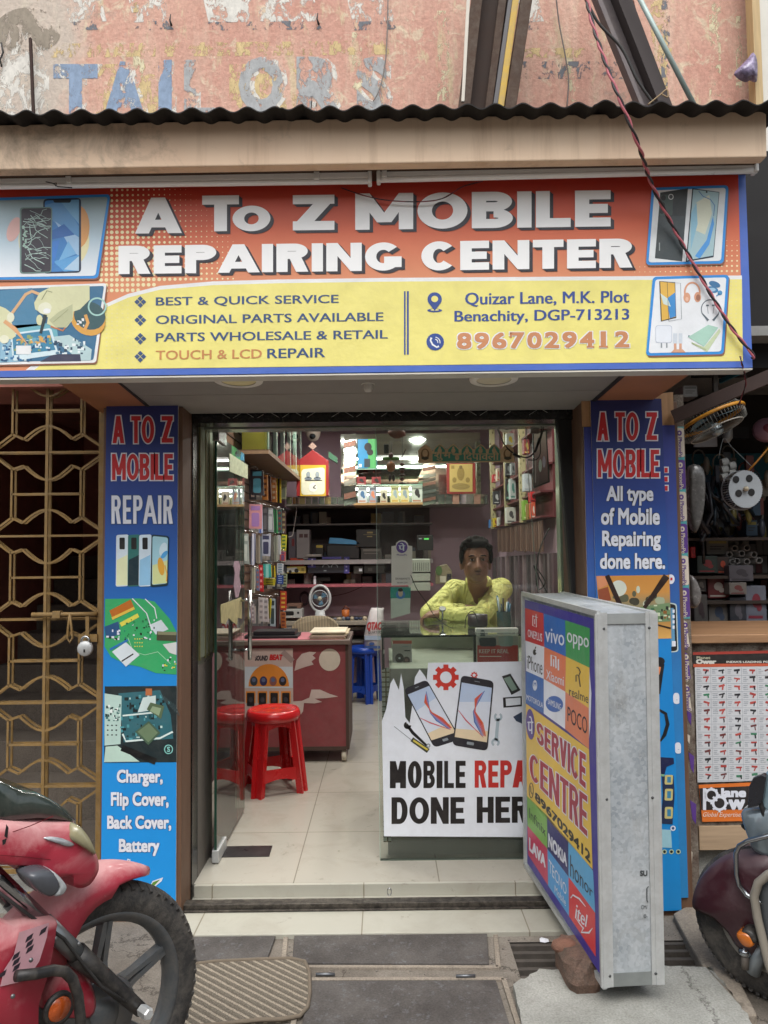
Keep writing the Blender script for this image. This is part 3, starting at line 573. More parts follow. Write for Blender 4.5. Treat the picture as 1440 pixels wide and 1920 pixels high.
def title(t, x0, y0, x1, y1, dy, st=19, br=17):
    for k, dx, dy2 in ((4, 6.5, 5), (4.3, 4.3, 3.3), (4.6, 2.2, 1.7)): A.block(t, (x0 + dx, y0 + dy2, x1 + dx, y1 + dy2, dy), I_dark, k, st, br)
    A.block(t, (x0, y0, x1, y1, dy), I_title, 5, st, br)
I_title = C('#f3f4f4', .4, var=.04, sc_=6); title('A', 253, 371, 341, 438, -1.2, 25, 16); title('T', 379, 367, 448, 434, -1, 24, 17); title('O', 436, 386, 507, 434, -1, 22, 13); title('Z', 549, 366, 627, 432, -1, 26, 17); title('MOBILE', 666, 363, 1145, 431, -6.5, 27, 17); title('REPAIRING', 222, 461, 753, 514, -7, 21, 14); title('CENTER', 790, 453, 1186, 507.5, -6, 22, 14)
for t, x0, y0, x1, y1, dy, mt in (('BEST & QUICK SERVICE', 292, 557, 635, 576, -5, I_navy), ('ORIGINAL PARTS AVAILABLE', 292, 591, 719, 608, -6, I_navy), ('PARTS WHOLESALE & RETAIL', 292, 624, 727, 641, -6, I_navy), ('TOUCH & LCD', 292, 657, 491, 675, -3, ink('#c98a55')), ('REPAIR', 501, 653.5, 610, 672, -2, I_navy)):
    A.text(t, (x0, y0, x1, y1, dy), mt, 5, .016)
for y in (566, 600, 635, 668.5):
    for dx, dy in ((-6, 0), (6, 0), (0, -6), (0, 6)): A.poly([(263 + dx - 5.2, y + dy), (263 + dx, y + dy - 5), (263 + dx + 5.2, y + dy), (263 + dx, y + dy + 5)], I_navy, 5)
I_bl = ink('#2f4c94'); A.rect(757.5, 546, 760.5, 665, I_bl, 5); A.rect(763, 546, 766.5, 665, I_bl, 5)
A.ell(815, 561, 13.5, 13, I_bl, 5); A.poly([(803, 567), (827, 567), (815, 583)], I_bl, 5.3); A.ell(815, 560.5, 6.5, 6, I_yel, 6); A.ell(815, 582, 14, 3.4, I_bl, 4.6); A.ell(815, 581, 8, 1.6, I_yel, 4.8)
A.ell(816, 641, 16.5, 16, I_bl, 5); A.line([(809, 633), (807, 638), (811, 646), (819, 651), (823, 649)], [4, 3, 3.2, 3, 4], I_white, 6); A.ring(815, 642, 6, 1.6, I_white, 6, a0=-80, a1=10, n=8); A.ring(815, 642, 10, 1.6, I_white, 6, a0=-80, a1=10, n=8)
A.text('Quizar Lane, M.K. Plot', (872, 548, 1180, 576, -4), I_bl, 5, .022); A.text('Benachity, DGP-713213', (852, 582, 1180, 610, -4), I_bl, 5, .022)
dig = '8967029412'
for i, ch in enumerate(dig):
    x = 857 + i * 32.9; q_ = (x + (6 if ch == '1' else 0), 624 - i * .35, x + (27 if ch != '1' else 16), 654.5 - i * .35)
    A.text(ch, q_, I_white, 5, .065, base=.03); A.text(ch, q_, I_brown, 6, .03, base=.03)
    if ch in '14': A.rect(x + (3 if ch == '1' else 13), 651 - i * .35, x + (20 if ch == '1' else 27), 654.5 - i * .35, I_brown, 6.2)
    if ch == '7': A.rect(x, 624 - i * .35, x + 4, 634 - i * .35, I_brown, 6.2)
A.mb.build('printed_face', sg)
# pictures on the sign, one part each
def picframe(quad, inner, border, name, lab, r=8):
    A = Art((0, SY, 0)); A.rrect([(x + 2, y + 3) for x, y in quad], r, ink('#8a5b46'), 6.5); A.rrect(quad, r, border, 7); cx = sum(p[0] for p in quad) / 4; cy = sum(p[1] for p in quad) / 4
    A.rrect([(x + (5 if x < cx else -5), y + (5 if y < cy else -5)) for x, y in quad], r * .7, inner, 8); return A
A = picframe([(-14, 371), (207, 364), (184, 522), (-30, 525)], gradmat('pic_sky', [(0, '#e9eef3'), (.45, '#b9cfdc'), (1, '#94aaae')], 'z', P(0, 522, SY).z, P(0, 368, SY).z), I_blue, 'p', '')
for i, (rx, c_) in enumerate(((62, '#dcdcc0'), (52, '#e4dcae'), (38, '#e8c987'))): A.ell(128 - i * 2 if i else 96, 450, rx if i == 0 else rx * .8, 58 - i * 6, ink(c_), 8.2 + i * .2, 26)
A.ell(146, 425, 22, 40, ink('#dba063'), 8.9); A.ell(26, 430, 12, 24, ink('#dfb4ad'), 8.9, rot=20)
A.rrect([(81, 373), (152, 371), (152, 511), (81, 513)], 8, ink('#1d2f4a'), 9); A.rrect([(84, 376), (148, 374), (148, 508), (84, 510)], 6, ink('#3c82c4'), 9.3)
for pl, c_ in (([(84, 385), (118, 375), (148, 425), (148, 455), (100, 415)], '#5c97cb'), ([(103, 415), (148, 445), (148, 480), (135, 470)], '#9cc2e4'), ([(84, 440), (120, 420), (140, 440), (84, 452)], '#2f6ab2'), ([(100, 490), (148, 478), (148, 508), (120, 509)], '#5fa5dc'), ([(110, 489), (128, 452), (143, 476)], '#77b4e2'), ([(120, 505), (148, 480), (148, 508)], '#b3d2ea'), ([(112, 376), (148, 374), (148, 420)], '#6fa8d0'), ([(84, 455), (112, 450), (98, 509), (84, 509)], '#3b7fd0')): ki_ = globals().get('ki_', 0) + 1; A.poly(pl, ink(c_), 9.4 + .07 * ki_)
A.rrect([(99, 374), (134, 373), (132, 380), (101, 380)], 3, ink('#16202c'), 10.3)
A.rrect([(37, 389), (98, 388), (97, 511), (37, 513)], 6, ink('#6f8d86'), 10.5); A.rrect([(40, 391), (96, 390), (95, 509), (40, 511)], 5, ink('#332f3a'), 11)
for s in range(26):
    x, y = (rnd.uniform(40, 52), rnd.uniform(410, 505)) if s < 18 else (rnd.uniform(48, 70), rnd.uniform(393, 420)); a = rnd.uniform(-.7, .9); pts = [(x, y)]
    for k in range(rnd.randint(3, 6)): a += rnd.uniform(-.6, .6); x = min(95, max(41, x + math.cos(a) * 9)); y = min(508, max(392, y + math.sin(a) * 9)); pts.append((x, y))
    A.line(pts, [rnd.uniform(.5, 1.5)] * len(pts), ink('#b8d3cb'), 11.5)
for s in range(14): A.ell(43 + rnd.random() * 6, 425 + s * 3, 1.5 + rnd.random() * 2, 1 + rnd.random() * 2, ink('#a9c9bb'), 11.6, 6)
A.mb.build('picture', sg, label='picture of a cracked dark phone before a blue phone')
A = picframe([(-20, 538), (200, 531), (180, 680), (-20, 684)], ink('#3c6f92'), I_white, 'p', '', 6)
A.poly([(0, 545), (60, 540), (75, 610), (0, 620)], ink('#4f86a8'), 8.3); A.poly([(25, 610), (105, 605), (110, 640), (20, 640)], ink('#6fb0bf'), 8.3)
A.poly([(0, 635), (25, 632), (40, 678), (0, 680)], ink('#8fb9cf'), 8.4); A.poly([(95, 632), (130, 628), (172, 655), (170, 676), (150, 676)], ink('#b5cfd2'), 8.5); A.poly([(100, 664), (150, 664), (152, 677), (75, 678)], ink('#3d3f57'), 8.7)
A.pcb(0, 636, 60, 678, 60, [ink('#2f6fa0'), ink('#cfe0e4'), ink('#1f4f78')], 8.8, 2, 6); A.pcb(100, 634, 160, 664, 40, [ink('#e4eef0'), ink('#5a7f96'), ink('#27455e')], 8.8, 2, 7)
A.rrect([(19, 625), (96, 615), (110, 664), (24, 677)], 5, ink('#d3e7ee'), 9); A.poly([(23, 628), (92, 619), (104, 656), (26, 666)], ink('#3f86a8'), 9.3); A.pcb(26, 628, 98, 658, 60, [ink('#dfe9ec'), ink('#1f4f78'), ink('#8fa36a'), ink('#d8a85c'), ink('#6da7bd')], 9.5, 2, 8); A.rect(30, 648, 58, 664, I_white, 10.3)
A.ell(165, 600, 34, 28, ink('#d9a24c'), 9.2, rot=30); A.ell(168, 592, 30, 26, ink('#3a5b60'), 9.4, rot=20); A.ring(182, 575, 16, 3, ink('#a9d4cc'), 9.6); A.line([(160, 590), (165, 605), (158, 620)], 6, ink('#e0a55a'), 9.7); A.pcb(140, 596, 158, 612, 8, [I_white], 9.7, 2, 6)
A.line([(22, 588), (35, 570), (48, 552), (60, 546), (72, 551), (80, 556)], 5.5, ink('#dcb083'), 9.4)
gl = ink('#d6d7ae'); gl2 = ink('#bcc09a'); gl3 = ink('#e3e4cb')
A.poly([(64, 568), (74, 549), (95, 538), (168, 535), (168, 562), (150, 580), (138, 584), (136, 600), (125, 614), (104, 614), (88, 607), (90, 595), (78, 588), (66, 580)], gl, 10); A.poly([(92, 600), (110, 585), (136, 570), (136, 598), (124, 613), (104, 613)], gl2, 10.4); A.ell(84, 578, 13, 11, gl3, 10.6, rot=-20); A.ell(88, 583, 7, 5, I_white, 10.8); A.line([(78, 562), (88, 545), (98, 548)], 1.2, ink('#7f8560'), 10.8); A.line([(100, 604), (128, 580)], 1, ink('#9aa07a'), 10.8); A.ell(74, 600, 6, 10, gl, 10.5)
A.line([(85, 590), (76, 625)], [7, 5], ink('#2b3a40'), 11); A.line([(95, 612), (118, 620), (128, 606)], 3, ink('#c57a55'), 9.9)
A.poly([(-5, 572), (10, 578), (25, 590), (22, 605), (30, 630), (22, 636), (-5, 636)], gl, 10); A.ell(20, 595, 7, 9, gl3, 10.3); A.ell(8, 636, 9, 8, gl3, 10.3); A.line([(8, 602), (28, 617), (44, 637), (52, 646)], [7, 8, 3, 1], ink('#dba676'), 10.8)
A.mb.build('picture', sg, label='picture of gloved hands soldering a phone board')
A = picframe([(1222, 352), (1366, 347), (1357, 494), (1211, 497)], ink('#e3e8ea'), I_blue, 'p', '')
A.poly([(1238, 361), (1290, 353), (1279, 490), (1228, 484)], ink('#3d4649'), 9); A.poly([(1239, 362), (1288, 355), (1284, 405), (1236, 405)], ink('#34393a'), 9.3); A.rrect([(1238, 366), (1262, 364), (1261, 404), (1236, 405)], 4, ink('#42514d'), 9.6)
for cx, cy in ((1244, 371), (1242, 384), (1241, 396)): A.ell(cx, cy, 4.6, 5, ink('#1d2021'), 9.9)
A.ell(1258, 369, 5, 5.4, ink('#cfd2d0'), 9.9); A.ell(1258, 369, 3.6, 4, ink('#3a3f40'), 10.1); A.rect(1235.5, 455, 1237.5, 470, ink('#9aa0a1'), 9.9)
A.poly([(1298, 353), (1349, 360), (1338, 482), (1286, 491)], ink('#20303c'), 9); A.poly([(1300, 355), (1348, 361), (1337, 480), (1288, 489)], ink('#a9c8cf'), 9.4); A.poly([(1305, 380), (1330, 365), (1335, 400), (1322, 440), (1300, 430)], ink('#d5d9c4'), 9.7); A.poly([(1296, 400), (1306, 380), (1308, 420), (1295, 470)], ink('#8fc0d6'), 9.8)
A.poly([(1303, 480), (1325, 450), (1337, 405), (1339, 420), (1330, 458), (1312, 485)], ink('#4f9be0'), 10); A.line([(1310, 358), (1318, 368), (1332, 374), (1340, 385), (1338, 405)], 1.6, ink('#5d86b5'), 10); A.ell(1325, 360, 1.6, 1.8, I_black, 10.2); A.line([(1290, 489), (1337, 480)], 1.8, ink('#2a3d50'), 10.2)
A.mb.build('picture', sg, label='picture of a black and a pale blue phone standing together')
A = picframe([(1224, 519), (1367, 515), (1357, 664), (1211, 667)], ink('#e6eaee'), I_blue, 'p', '')
A.poly([(1236, 527), (1266, 529), (1268, 596), (1239, 603)], ink('#4b4438'), 9); A.poly([(1238, 528), (1265, 531), (1267, 594), (1241, 601)], ink('#e2b551'), 9.4); A.poly([(1250, 560), (1266, 548), (1267, 593), (1256, 597)], ink('#3f8fd0'), 9.7); A.poly([(1238, 550), (1252, 560), (1258, 575), (1244, 570)], ink('#cfe0dc'), 9.8); A.line([(1252, 529), (1276, 531), (1278, 598), (1254, 602)], .9, I_grey, 9.9); A.line([(1251, 529), (1254, 602)], .9, ink('#6b6247'), 9.95)
hp = ink('#d59c7e'); A.ring(1298, 548, 14, 3.4, hp, 9, ry=18, a0=150, a1=390); A.ell(1288, 558, 6.5, 9.5, hp, 9.2); A.ell(1308, 557, 6.5, 9.5, hp, 9.2); A.ell(1309, 558, 4, 6, ink('#9a6a55'), 9.5); A.ell(1288, 561, 3, 4, ink('#e7bba2'), 9.5)
A.ell(1335, 543, 12, 6, ink('#3f7fae'), 9, rot=10); A.ell(1340, 533, 11, 5.5, ink('#3a74a2'), 9.2, rot=20); A.ell(1335, 543, 7, 3.5, ink('#9cc3dc'), 9.4); A.ell(1350, 549, 4.5, 4.5, ink('#4f93c2'), 9.4); A.line([(1349, 551), (1343, 555)], 2.4, ink('#4f93c2'), 9.4)
nb = ink('#5c6a74'); A.ring(1332, 580, 17, 1.7, nb, 9, ry=18, a0=150, a1=390); A.line([(1317, 588), (1328, 601)], [2, 4.5], nb, 9.1); A.line([(1347, 589), (1337, 601)], [2, 4.5], nb, 9.1); A.rect(1324, 571, 1329, 574, nb, 9.2); A.rect(1335, 571, 1340, 574, nb, 9.2); A.line([(1326, 574), (1328, 588)], .8, nb, 9.2); A.line([(1339, 574), (1337, 588)], .8, nb, 9.2)
A.rrect([(1229, 610), (1260, 610), (1260, 643), (1229, 643)], 5, ink('#bcc4d2'), 9); A.rrect([(1230, 611), (1259, 611), (1259, 642), (1230, 642)], 5, ink('#e2e8f0'), 9.3)
for x in (1240, 1250): A.rect(x - 1, 643, x + 1.5, 652, I_grey, 9.3)
for x, w_ in ((1266, 8), (1276, 7)): A.rect(x - w_ / 2, 625, x + w_ / 2, 644, ink('#ccd5de'), 9.3); A.rect(x - 2.4, 644, x + 2.4, 660, ink('#d3a083'), 9.3)
A.poly([(1258, 661), (1264, 655), (1280, 655), (1286, 661)], ink('#d3a083'), 9.2)
A.poly([(1290, 632), (1328, 609), (1347, 614), (1320, 650)], ink('#a9d0c0'), 9.4); A.poly([(1290, 632), (1320, 650), (1320, 645.5), (1291, 628)], ink('#5d7f8a'), 9.2); A.poly([(1296, 641), (1320, 651), (1349, 616), (1351, 622), (1326, 660), (1298, 645)], ink('#c5d3ae'), 9.1); A.line([(1297, 643), (1324, 656)], 3, ink('#aab68e'), 9.2)
A.mb.build('picture', sg, label='picture of chargers, headphones and power banks')
b = MB(); b.prism([P(-60, 710, SY), P(1411, 690.5, SY), P(1411, 693, SY), P(-60, 713, SY)], (0, .07, 0), M_offw); b.build('bottom_lip', sg)
# ================================================================== soffit
PY = -.17; zs = P(720, 757, PY).z; zf = P(720, 703, SY + .07).z
sf = thing('canopy_ceiling', 'grey panelled canopy ceiling with brown side boards under the signboard', 'canopy ceiling', (0, -.35, zs))
def sof(px, mat, name, dz=0, th=.02):
    pts = []
    for x, y, Y in px: p = P(x, y, Y); z = zf + (zs - zf) * (Y - (SY + .07)) / (PY - SY - .07); pts.append(Vector((p.x, Y, z + dz)))
    b = MB(); b.prism(pts, (0, 0, th), mat); b.build(name, sf)
Yf = SY + .076; M_sof = C('#8f8a84', .6, var=.12, dust=.2); M_sofb = C('#a8714f', .5, var=.15)
mid = PY * .42 + Yf * .58 + .06
sof([(216, 711, Yf), (1170, 697, Yf), (1137, 720, mid), (252, 731, mid)], M_sof, 'panel'); sof([(253, 731.5, mid + .004), (1136, 720.5, mid + .004), (1094, 752, PY + .12), (300, 762, PY + .12)], M_sof, 'panel')
sof([(213, 711, Yf), (217, 711, Yf), (300, 757, PY + .12), (293, 757, PY + .12)], M_dark, 'trim', -.004); sof([(1168, 697, Yf), (1177, 697, Yf), (1098, 752, PY + .12), (1090, 752, PY + .12)], M_dark, 'trim', -.004)
sof([(100, 713, Yf), (212.5, 711, Yf), (292, 757, PY + .12), (196, 757, PY + .12)], M_sofb, 'side_board'); sof([(1177.5, 697, Yf), (1300, 695, Yf), (1200, 752, PY + .12), (1098.5, 752, PY + .12)], M_sofb, 'side_board')
for cx, cy, lab, disc in ((447, 715, 'round recessed downlight with a yellowed lens at the left of the canopy', '#efe3ab'), (926, 713, 'round recessed downlight with a dark gap on its rim at the right of the canopy', '#d9cfb4')):
    z = zf + .25 * (zs - zf); c = PZ(cx, cy, z - .006); t = thing('downlight', lab, 'downlight', c, 'unlit round downlights in the canopy'); b = MB(); b.lathe([(.062, 0), (.086, 0), (.088, .006), (.086, .012), (.0, .012)], c, (0, .06, 1), C('#efeade', .4), 32); b.build('rim', t); b = MB(); b.lathe([(.062, .002), (.0, .003)], c, (0, .06, 1), C(disc, .5), 28); b.build('lens', t)
c = PZ(690, 712, zf + .01); t = thing('bulb_holder', 'empty white bulb holder on the canopy ceiling between the two downlights', 'bulb holder', c)
b = MB(); b.lathe([(0, -.0), (.032, 0), (.033, -.008), (.028, -.016), (.024, -.02)], c, (0, 0, 1), M_offw, 24); b.build('base', t); b = MB(); b.lathe([(.015, -.018), (.016, -.034), (.012, -.044), (.0, -.044)], c, (0, 0, 1), M_offw, 16); b.build('socket', t)
# ================================================================== pillars and banners
def pillar(x0, x1, z1, label, y1=.3):
    b = MB(); b.box(x0, PY, -.02, x1, y1, z1, M_trim); return b.build('pillar', label=label, cat='pillar', bevel=.003)
lx0, lx1 = P(190, 1250, PY).x, P(341, 1250, PY).x; pillar(lx0, lx1, zs - .004, 'brown laminate pillar between the yellow gate and the shop front')
b = MB(); q = [P(x, y, PY - .008) for x, y in ((199.5, 757), (334, 755), (329.5, 1700), (188.5, 1700))]; bn = thing('banner', 'narrow blue banner with four phones and circuit boards on the left pillar', 'banner', (sum(p.x for p in q) / 4, PY, 0)); b.prism(q, (0, .0075, 0), M_offw); b.build('board', bn)
z0, z1 = P(260, 1700, PY).z, P(260, 757, PY).z; M_bn = gradmat('banner_blue', [(0, '#1b92de'), (.45, '#1a86d0'), (.62, '#2061ac'), (.82, '#28448f'), (1, '#272a66')], 'z', z0, z1, .5)  # printed gradient; its dark top stops also carry the canopy's shade
A = Art((0, PY - .008, 0)); A.poly([(199.5, 757), (334, 755), (329.5, 1700), (188.5, 1700)], M_bn, 1)
I_pw = ink('#dcdfe8'); I_rd = ink('#c4262c')
def az(A, rows):
    for t, x0, y0, x1, y1, st in rows: A.block(t, (x0, y0, x1, y1), I_pw, 3, st, 8.5, 2.2); A.block(t, (x0, y0, x1, y1), I_rd, 4, st, 8.5)
az(A, (('A', 211, 780, 233, 831, 7), ('TO', 246, 780, 289, 831, 7), ('Z', 303, 780, 324, 830, 7), ('MOBILE', 210, 851, 324, 900, 6.5)))
def otext(A, t, q_, fill, line_, k, b0=.02, b1=.06, **kw): A.text(t, q_, line_, k, b1, **kw); A.text(t, q_, fill, k + 1, b0, **kw)
A.block('REPAIR', (209, 929, 324, 982), I_navy, 3, 6, 7.5, 1.6, 4); A.block('REPAIR', (209, 929, 324, 982), I_pw, 4, 6, 7.5, 0, 4)
for i, (x, c1, c2) in enumerate(((218, '#cfdde6', '#dfe3b8'), (240, '#2f6f6a', '#18303a'), (261, '#cbdce8', '#8fc0e0'))):
    A.rrect([(x, 1003), (x + 23, 1002), (x + 22, 1099), (x - 1, 1100)], 4, ink(c1), 3 + i * .6); A.poly([(x + 1, 1050), (x + 21, 1040), (x + 21, 1097), (x, 1098)], ink(c2), 3.2 + i * .6); A.rrect([(x + 6, 1008), (x + 16, 1008), (x + 16, 1030), (x + 6, 1030)], 2, I_black, 3.4 + i * .6)
A.rrect([(284, 1002), (317, 1005), (315, 1098), (282, 1101)], 5, ink('#16323c'), 5); A.rrect([(286, 1005), (315, 1008), (313, 1094), (285, 1097)], 4, ink('#9fcbd8'), 5.3); A.poly([(286, 1060), (314, 1050), (313, 1093), (286, 1096)], ink('#cfd79a'), 5.6); A.ell(302, 1062, 6, 17, ink('#d8a23a'), 5.9, rot=-8); A.ell(306, 1030, 7, 13, ink('#c9dfe8'), 5.9, rot=15); A.ell(308, 1040, 4, 9, ink('#4f9fd8'), 6.1, rot=40); A.line([(309, 1060), (313, 1075), (312, 1090)], 2, ink('#d8a23a'), 6.1)
gr = ink('#35a263'); A.poly([(197, 1123), (262, 1122), (290, 1128), (318, 1160), (331, 1185), (331, 1265), (292, 1262), (262, 1250), (236, 1245), (208, 1232), (196, 1212)], gr, 3)
A.poly([(205, 1145), (245, 1124), (252, 1140), (212, 1162)], ink('#b4671f'), 4.4); A.line([(210, 1160), (252, 1140)], 5, ink('#d9b74a'), 4.6); A.poly([(224, 1168), (258, 1150), (261, 1157), (228, 1175)], ink('#d6cf50'), 4.5); A.poly([(196, 1175), (222, 1165), (226, 1190), (198, 1196)], ink('#27517c'), 4.5); A.pcb(198, 1178, 230, 1200, 14, [I_pw, I_black], 4.8, 2, 5); A.poly([(210, 1222), (236, 1204), (262, 1228), (236, 1250)], ink('#d3dde2'), 4.5); A.line([(206, 1218), (240, 1200)], 4, ink('#2b6fb0'), 4.9); A.line([(228, 1240), (250, 1226)], 2.5, I_black, 4.9)
A.line([(248, 1122), (275, 1150), (285, 1182)], 1.8, I_pw, 5); A.line([(272, 1123), (290, 1140), (294, 1160)], 1.8, I_pw, 5); A.poly([(280, 1172), (302, 1162), (316, 1180), (292, 1190)], ink('#c9d4d9'), 4.9); A.line([(294, 1192), (331, 1194)], 17, ink('#454331'), 5.2); A.line([(296, 1187), (331, 1188)], 6, ink('#7f8062'), 5.4); A.poly([(305, 1208), (331, 1204), (331, 1228), (318, 1224)], ink('#cfd2d0'), 5.3); A.line([(240, 1196), (250, 1222), (272, 1228), (296, 1222), (320, 1245)], 1, ink('#a9d9b4'), 4.4); A.pcb(232, 1160, 290, 1200, 36, [I_black, I_pw, ink('#1f6f45'), ink('#274f6f')], 4.7, 1.5, 4); A.pcb(300, 1228, 331, 1258, 14, [I_pw, I_black, ink('#d6cf50')], 4.7, 1.5, 4)
for k in range(12): A.ell(253 + k % 4 * 4.5, 1198 + k // 4 * 7, 1.3, 1.3, ink('#d6cf50'), 4.6, 8)
A.poly([(196.5, 1287), (331.5, 1286), (331, 1429), (195, 1430)], ink('#1d2b2e'), 3); A.poly([(196, 1300), (228, 1305), (226, 1395), (196, 1398)], ink('#b4cfc6'), 3.6); A.pcb(197, 1320, 226, 1352, 40, [ink('#3f6f6c'), ink('#dfe9e4'), ink('#1c3a3c')], 3.9, 1.5, 5)
for k in range(9): A.ell(202 + k % 3 * 8, 1360 + k // 3 * 9, 1.8, 1.4, I_black, 3.9, 8)
A.poly([(222, 1300), (300, 1294), (320, 1340), (325, 1385), (232, 1392)], ink('#2f6670'), 3.5); A.pcb(224, 1300, 318, 1388, 70, [ink('#142224'), ink('#4f98a0'), ink('#b9d3cd'), ink('#1f4a50'), ink('#0f1a1c')], 3.8, 2, 9)
A.poly([(268, 1308), (292, 1304), (292, 1330), (258, 1336)], ink('#c9dbd8'), 4.9); A.rect(273, 1291, 285, 1304, ink('#b56c42'), 4.9); A.poly([(198, 1400), (220, 1398), (262, 1428), (195, 1429)], ink('#b7d2c4'), 4.2); A.line([(230, 1376), (236, 1390), (300, 1384), (324, 1372)], 3.4, ink('#d5e4df'), 5); A.line([(230, 1342), (288, 1336)], 3, ink('#d5e4df'), 5)
A.poly([(253, 1372), (279, 1352), (301, 1374), (278, 1397)], ink('#47604c'), 5.4); A.poly([(258, 1372), (279, 1356), (296, 1374), (278, 1392)], ink('#6b8062'), 5.6); A.poly([(275, 1330), (282, 1317), (308, 1324), (302, 1348)], ink('#55694c'), 5.4); A.poly([(281, 1333), (286, 1324), (302, 1328), (298, 1342)], ink('#8fa382'), 5.6); A.line([(228, 1402), (292, 1428)], 12, ink('#0c1012'), 5); A.ell(316, 1405, 8.5, 9, ink('#7fc0b8'), 5); A.ell(316, 1405, 6.5, 7, ink('#10181a'), 5.2); A.text('S', (313, 1400, 319, 1410), ink('#7fc0b8'), 5.4, .03)
for k in range(8): A.line([(300 + k * 4, 1300 + k * 3), (308 + k * 4, 1314 + k * 4)], 1.2, ink('#3c4f52'), 4.2)
for t, q_ in (('Charger,', (219, 1443, 305, 1475)), ('Flip Cover,', (208, 1485, 316, 1519)), ('Back Cover,', (201, 1529, 321, 1558)), ('Battery', (223, 1573, 299, 1605))): otext(A, t, q_, I_pw, I_navy, 3, .035, .065)
A.line([(242, 1611), (236, 1632), (236, 1645)], [6, 6, 5], I_pw, 3); A.line([(242, 1613), (237, 1632), (236, 1643)], 1.6, I_navy, 4); A.poly([(280, 1664), (286, 1652), (306, 1645), (303, 1652), (290, 1663)], I_pw, 3); A.poly([(281, 1662), (287, 1654), (300, 1649), (289, 1661)], ink('#5d8a2f'), 4)
A.mb.build('printed_face', bn)
# right pillar
rx0, rx1 = P(1091, 800, PY).x, P(1268, 800, PY).x + .006; pillar(rx0, rx1, zs - .004, 'brown laminate pillar between the shop front and the tool shop', .2)
b = MB(); b.prism([P(x, y, PY - .004) for x, y in ((1090, 752), (1262, 735), (1264, 798), (1092, 800))], (0, .0036, 0), M_ply); b.build('plywood_sheet', label='bare plywood board showing round the edges of the right pillar banner', cat='board')
ob = thing('banner', 'older blue banner peeking out behind the right pillar banner with letter e', 'banner', P(1265, 1690, PY)); oq = [(1094.5, 801), (1265, 797), (1290.5, 1683), (1115, 1690)]
b = MB(); b.prism([P(x, y, PY - .0085) for x, y in oq], (0, .004, 0), M_offw); b.build('board', ob); A = Art((0, PY - .0085, 0)); z0, z1 = P(1200, 1700, PY).z, P(1200, 757, PY).z
M_bn2 = gradmat('old_banner_blue', [(0, '#2a86c4'), (.45, '#2a79b8'), (.62, '#2b5aa0'), (.85, '#33418f'), (1, '#343a84')], 'z', z0, z1, .6, .15); A.poly(oq, M_bn2, 1)
for y in (881, 898, 915): A.rect(1245, y - 6, 1254, y + 6, I_pw, 2); A.rect(1246, y - 4, 1252, y + 5, I_rd, 3)
A.ell(1258, 1086, 7, 9, I_pw, 2); A.rect(1257, 1083, 1261, 1088, I_rd, 3); A.text('e', (1262, 1299, 1274, 1320), I_pw, 2, .05); A.text('e', (1265, 1392, 1277, 1413), I_pw, 2, .05)
A.rrect([(1246, 1128), (1269, 1132), (1272, 1222), (1250, 1224)], 5, ink('#b9c8c4'), 2); A.rrect([(1246, 1130), (1267, 1134), (1270, 1220), (1250, 1222)], 5, I_black, 2.4); A.poly([(1248, 1140), (1263, 1140), (1266, 1212), (1250, 1214)], ink('#5f93b4'), 2.8)
for k in range(4): A.rect(1261, 1143 + k * 10, 1265, 1149 + k * 10, I_pw, 3.2)
A.rect(1260, 1202, 1267, 1212, I_pw, 3.2); A.mb.build('printed_face', ob)
nb = thing('banner', 'newer blue banner reading all type of mobile repairing on the right pillar', 'banner', P(1190, 1707, PY)); nq = [(1107, 749), (1240, 747.5), (1278, 1707), (1135, 1712)]
b = MB(); b.prism([P(x, y, PY - .014) for x, y in nq], (0, .003, 0), M_offw); b.build('board', nb); A = Art((0, PY - .014, 0)); M_bn3 = gradmat('new_banner_blue', [(0, '#1c8ad0'), (.5, '#1882ca'), (.64, '#225ca4'), (.82, '#284088'), (1, '#24285f')], 'z', z0, z1, .5); A.poly(nq, M_bn3, 1)  # print colours, with canopy shade mixed into the top stops
az(A, (('A', 1120, 773, 1141, 826, 7), ('TO', 1154, 773, 1197, 826, 7), ('Z', 1212, 773, 1232, 825, 7), ('MOBILE', 1121, 843, 1236, 895, 6.5)))
for t, q_ in (('All type', (1137, 911, 1225, 948)), ('of Mobile', (1127, 952, 1237, 984)), ('Repairing', (1129, 995, 1239, 1033)), ('done here.', (1125, 1037, 1247, 1067))): otext(A, t, q_, I_pw, I_black, 3, .03, .065)
zw = lambda y: P(1200, y, PY).z
A.poly([(1118, 1080), (1255, 1078), (1259, 1197), (1128, 1200)], gradmat('print_amber', [(0, '#d8a75c'), (.25, '#b98a4c'), (.55, '#8f8766'), (.75, '#c98f48'), (1, '#c88a42')], 'z', zw(1198), zw(1080)), 2)
for k in range(16): A.ell(1150 + rnd.random() * 95, 1105 + rnd.random() * 28, 3 + rnd.random() * 6, 3 + rnd.random() * 5, ink(rnd.choice(['#5b5c46', '#9fa98c', '#3f3d30', '#c3c9b4'])), 2.4 + k * .03, 12)
A.ell(1160, 1103, 15, 15, ink('#cdd2c4'), 3); A.line([(1138, 1079), (1163, 1135)], 9, ink('#2d1c18'), 3.4); A.line([(1250, 1080), (1208, 1140)], [13, 7], ink('#2a1a15'), 3.4); A.poly([(1119, 1080), (1136, 1080), (1140, 1096), (1124, 1104), (1120, 1100)], ink('#d08a62'), 3.3); A.poly([(1121, 1106), (1140, 1100), (1146, 1125), (1124, 1130)], ink('#8f4a30'), 3.3)
A.poly([(1200, 1138), (1256, 1130), (1257, 1165), (1210, 1168)], ink('#6f8a62'), 3.2); A.pcb(1208, 1134, 1256, 1164, 40, [ink('#20251f'), ink('#c9d3b4'), ink('#8a5a2c'), ink('#3f6a4c')], 3.6, 2, 7); A.line([(1210, 1166), (1258, 1178)], 3, ink('#2a1d14'), 4.4)
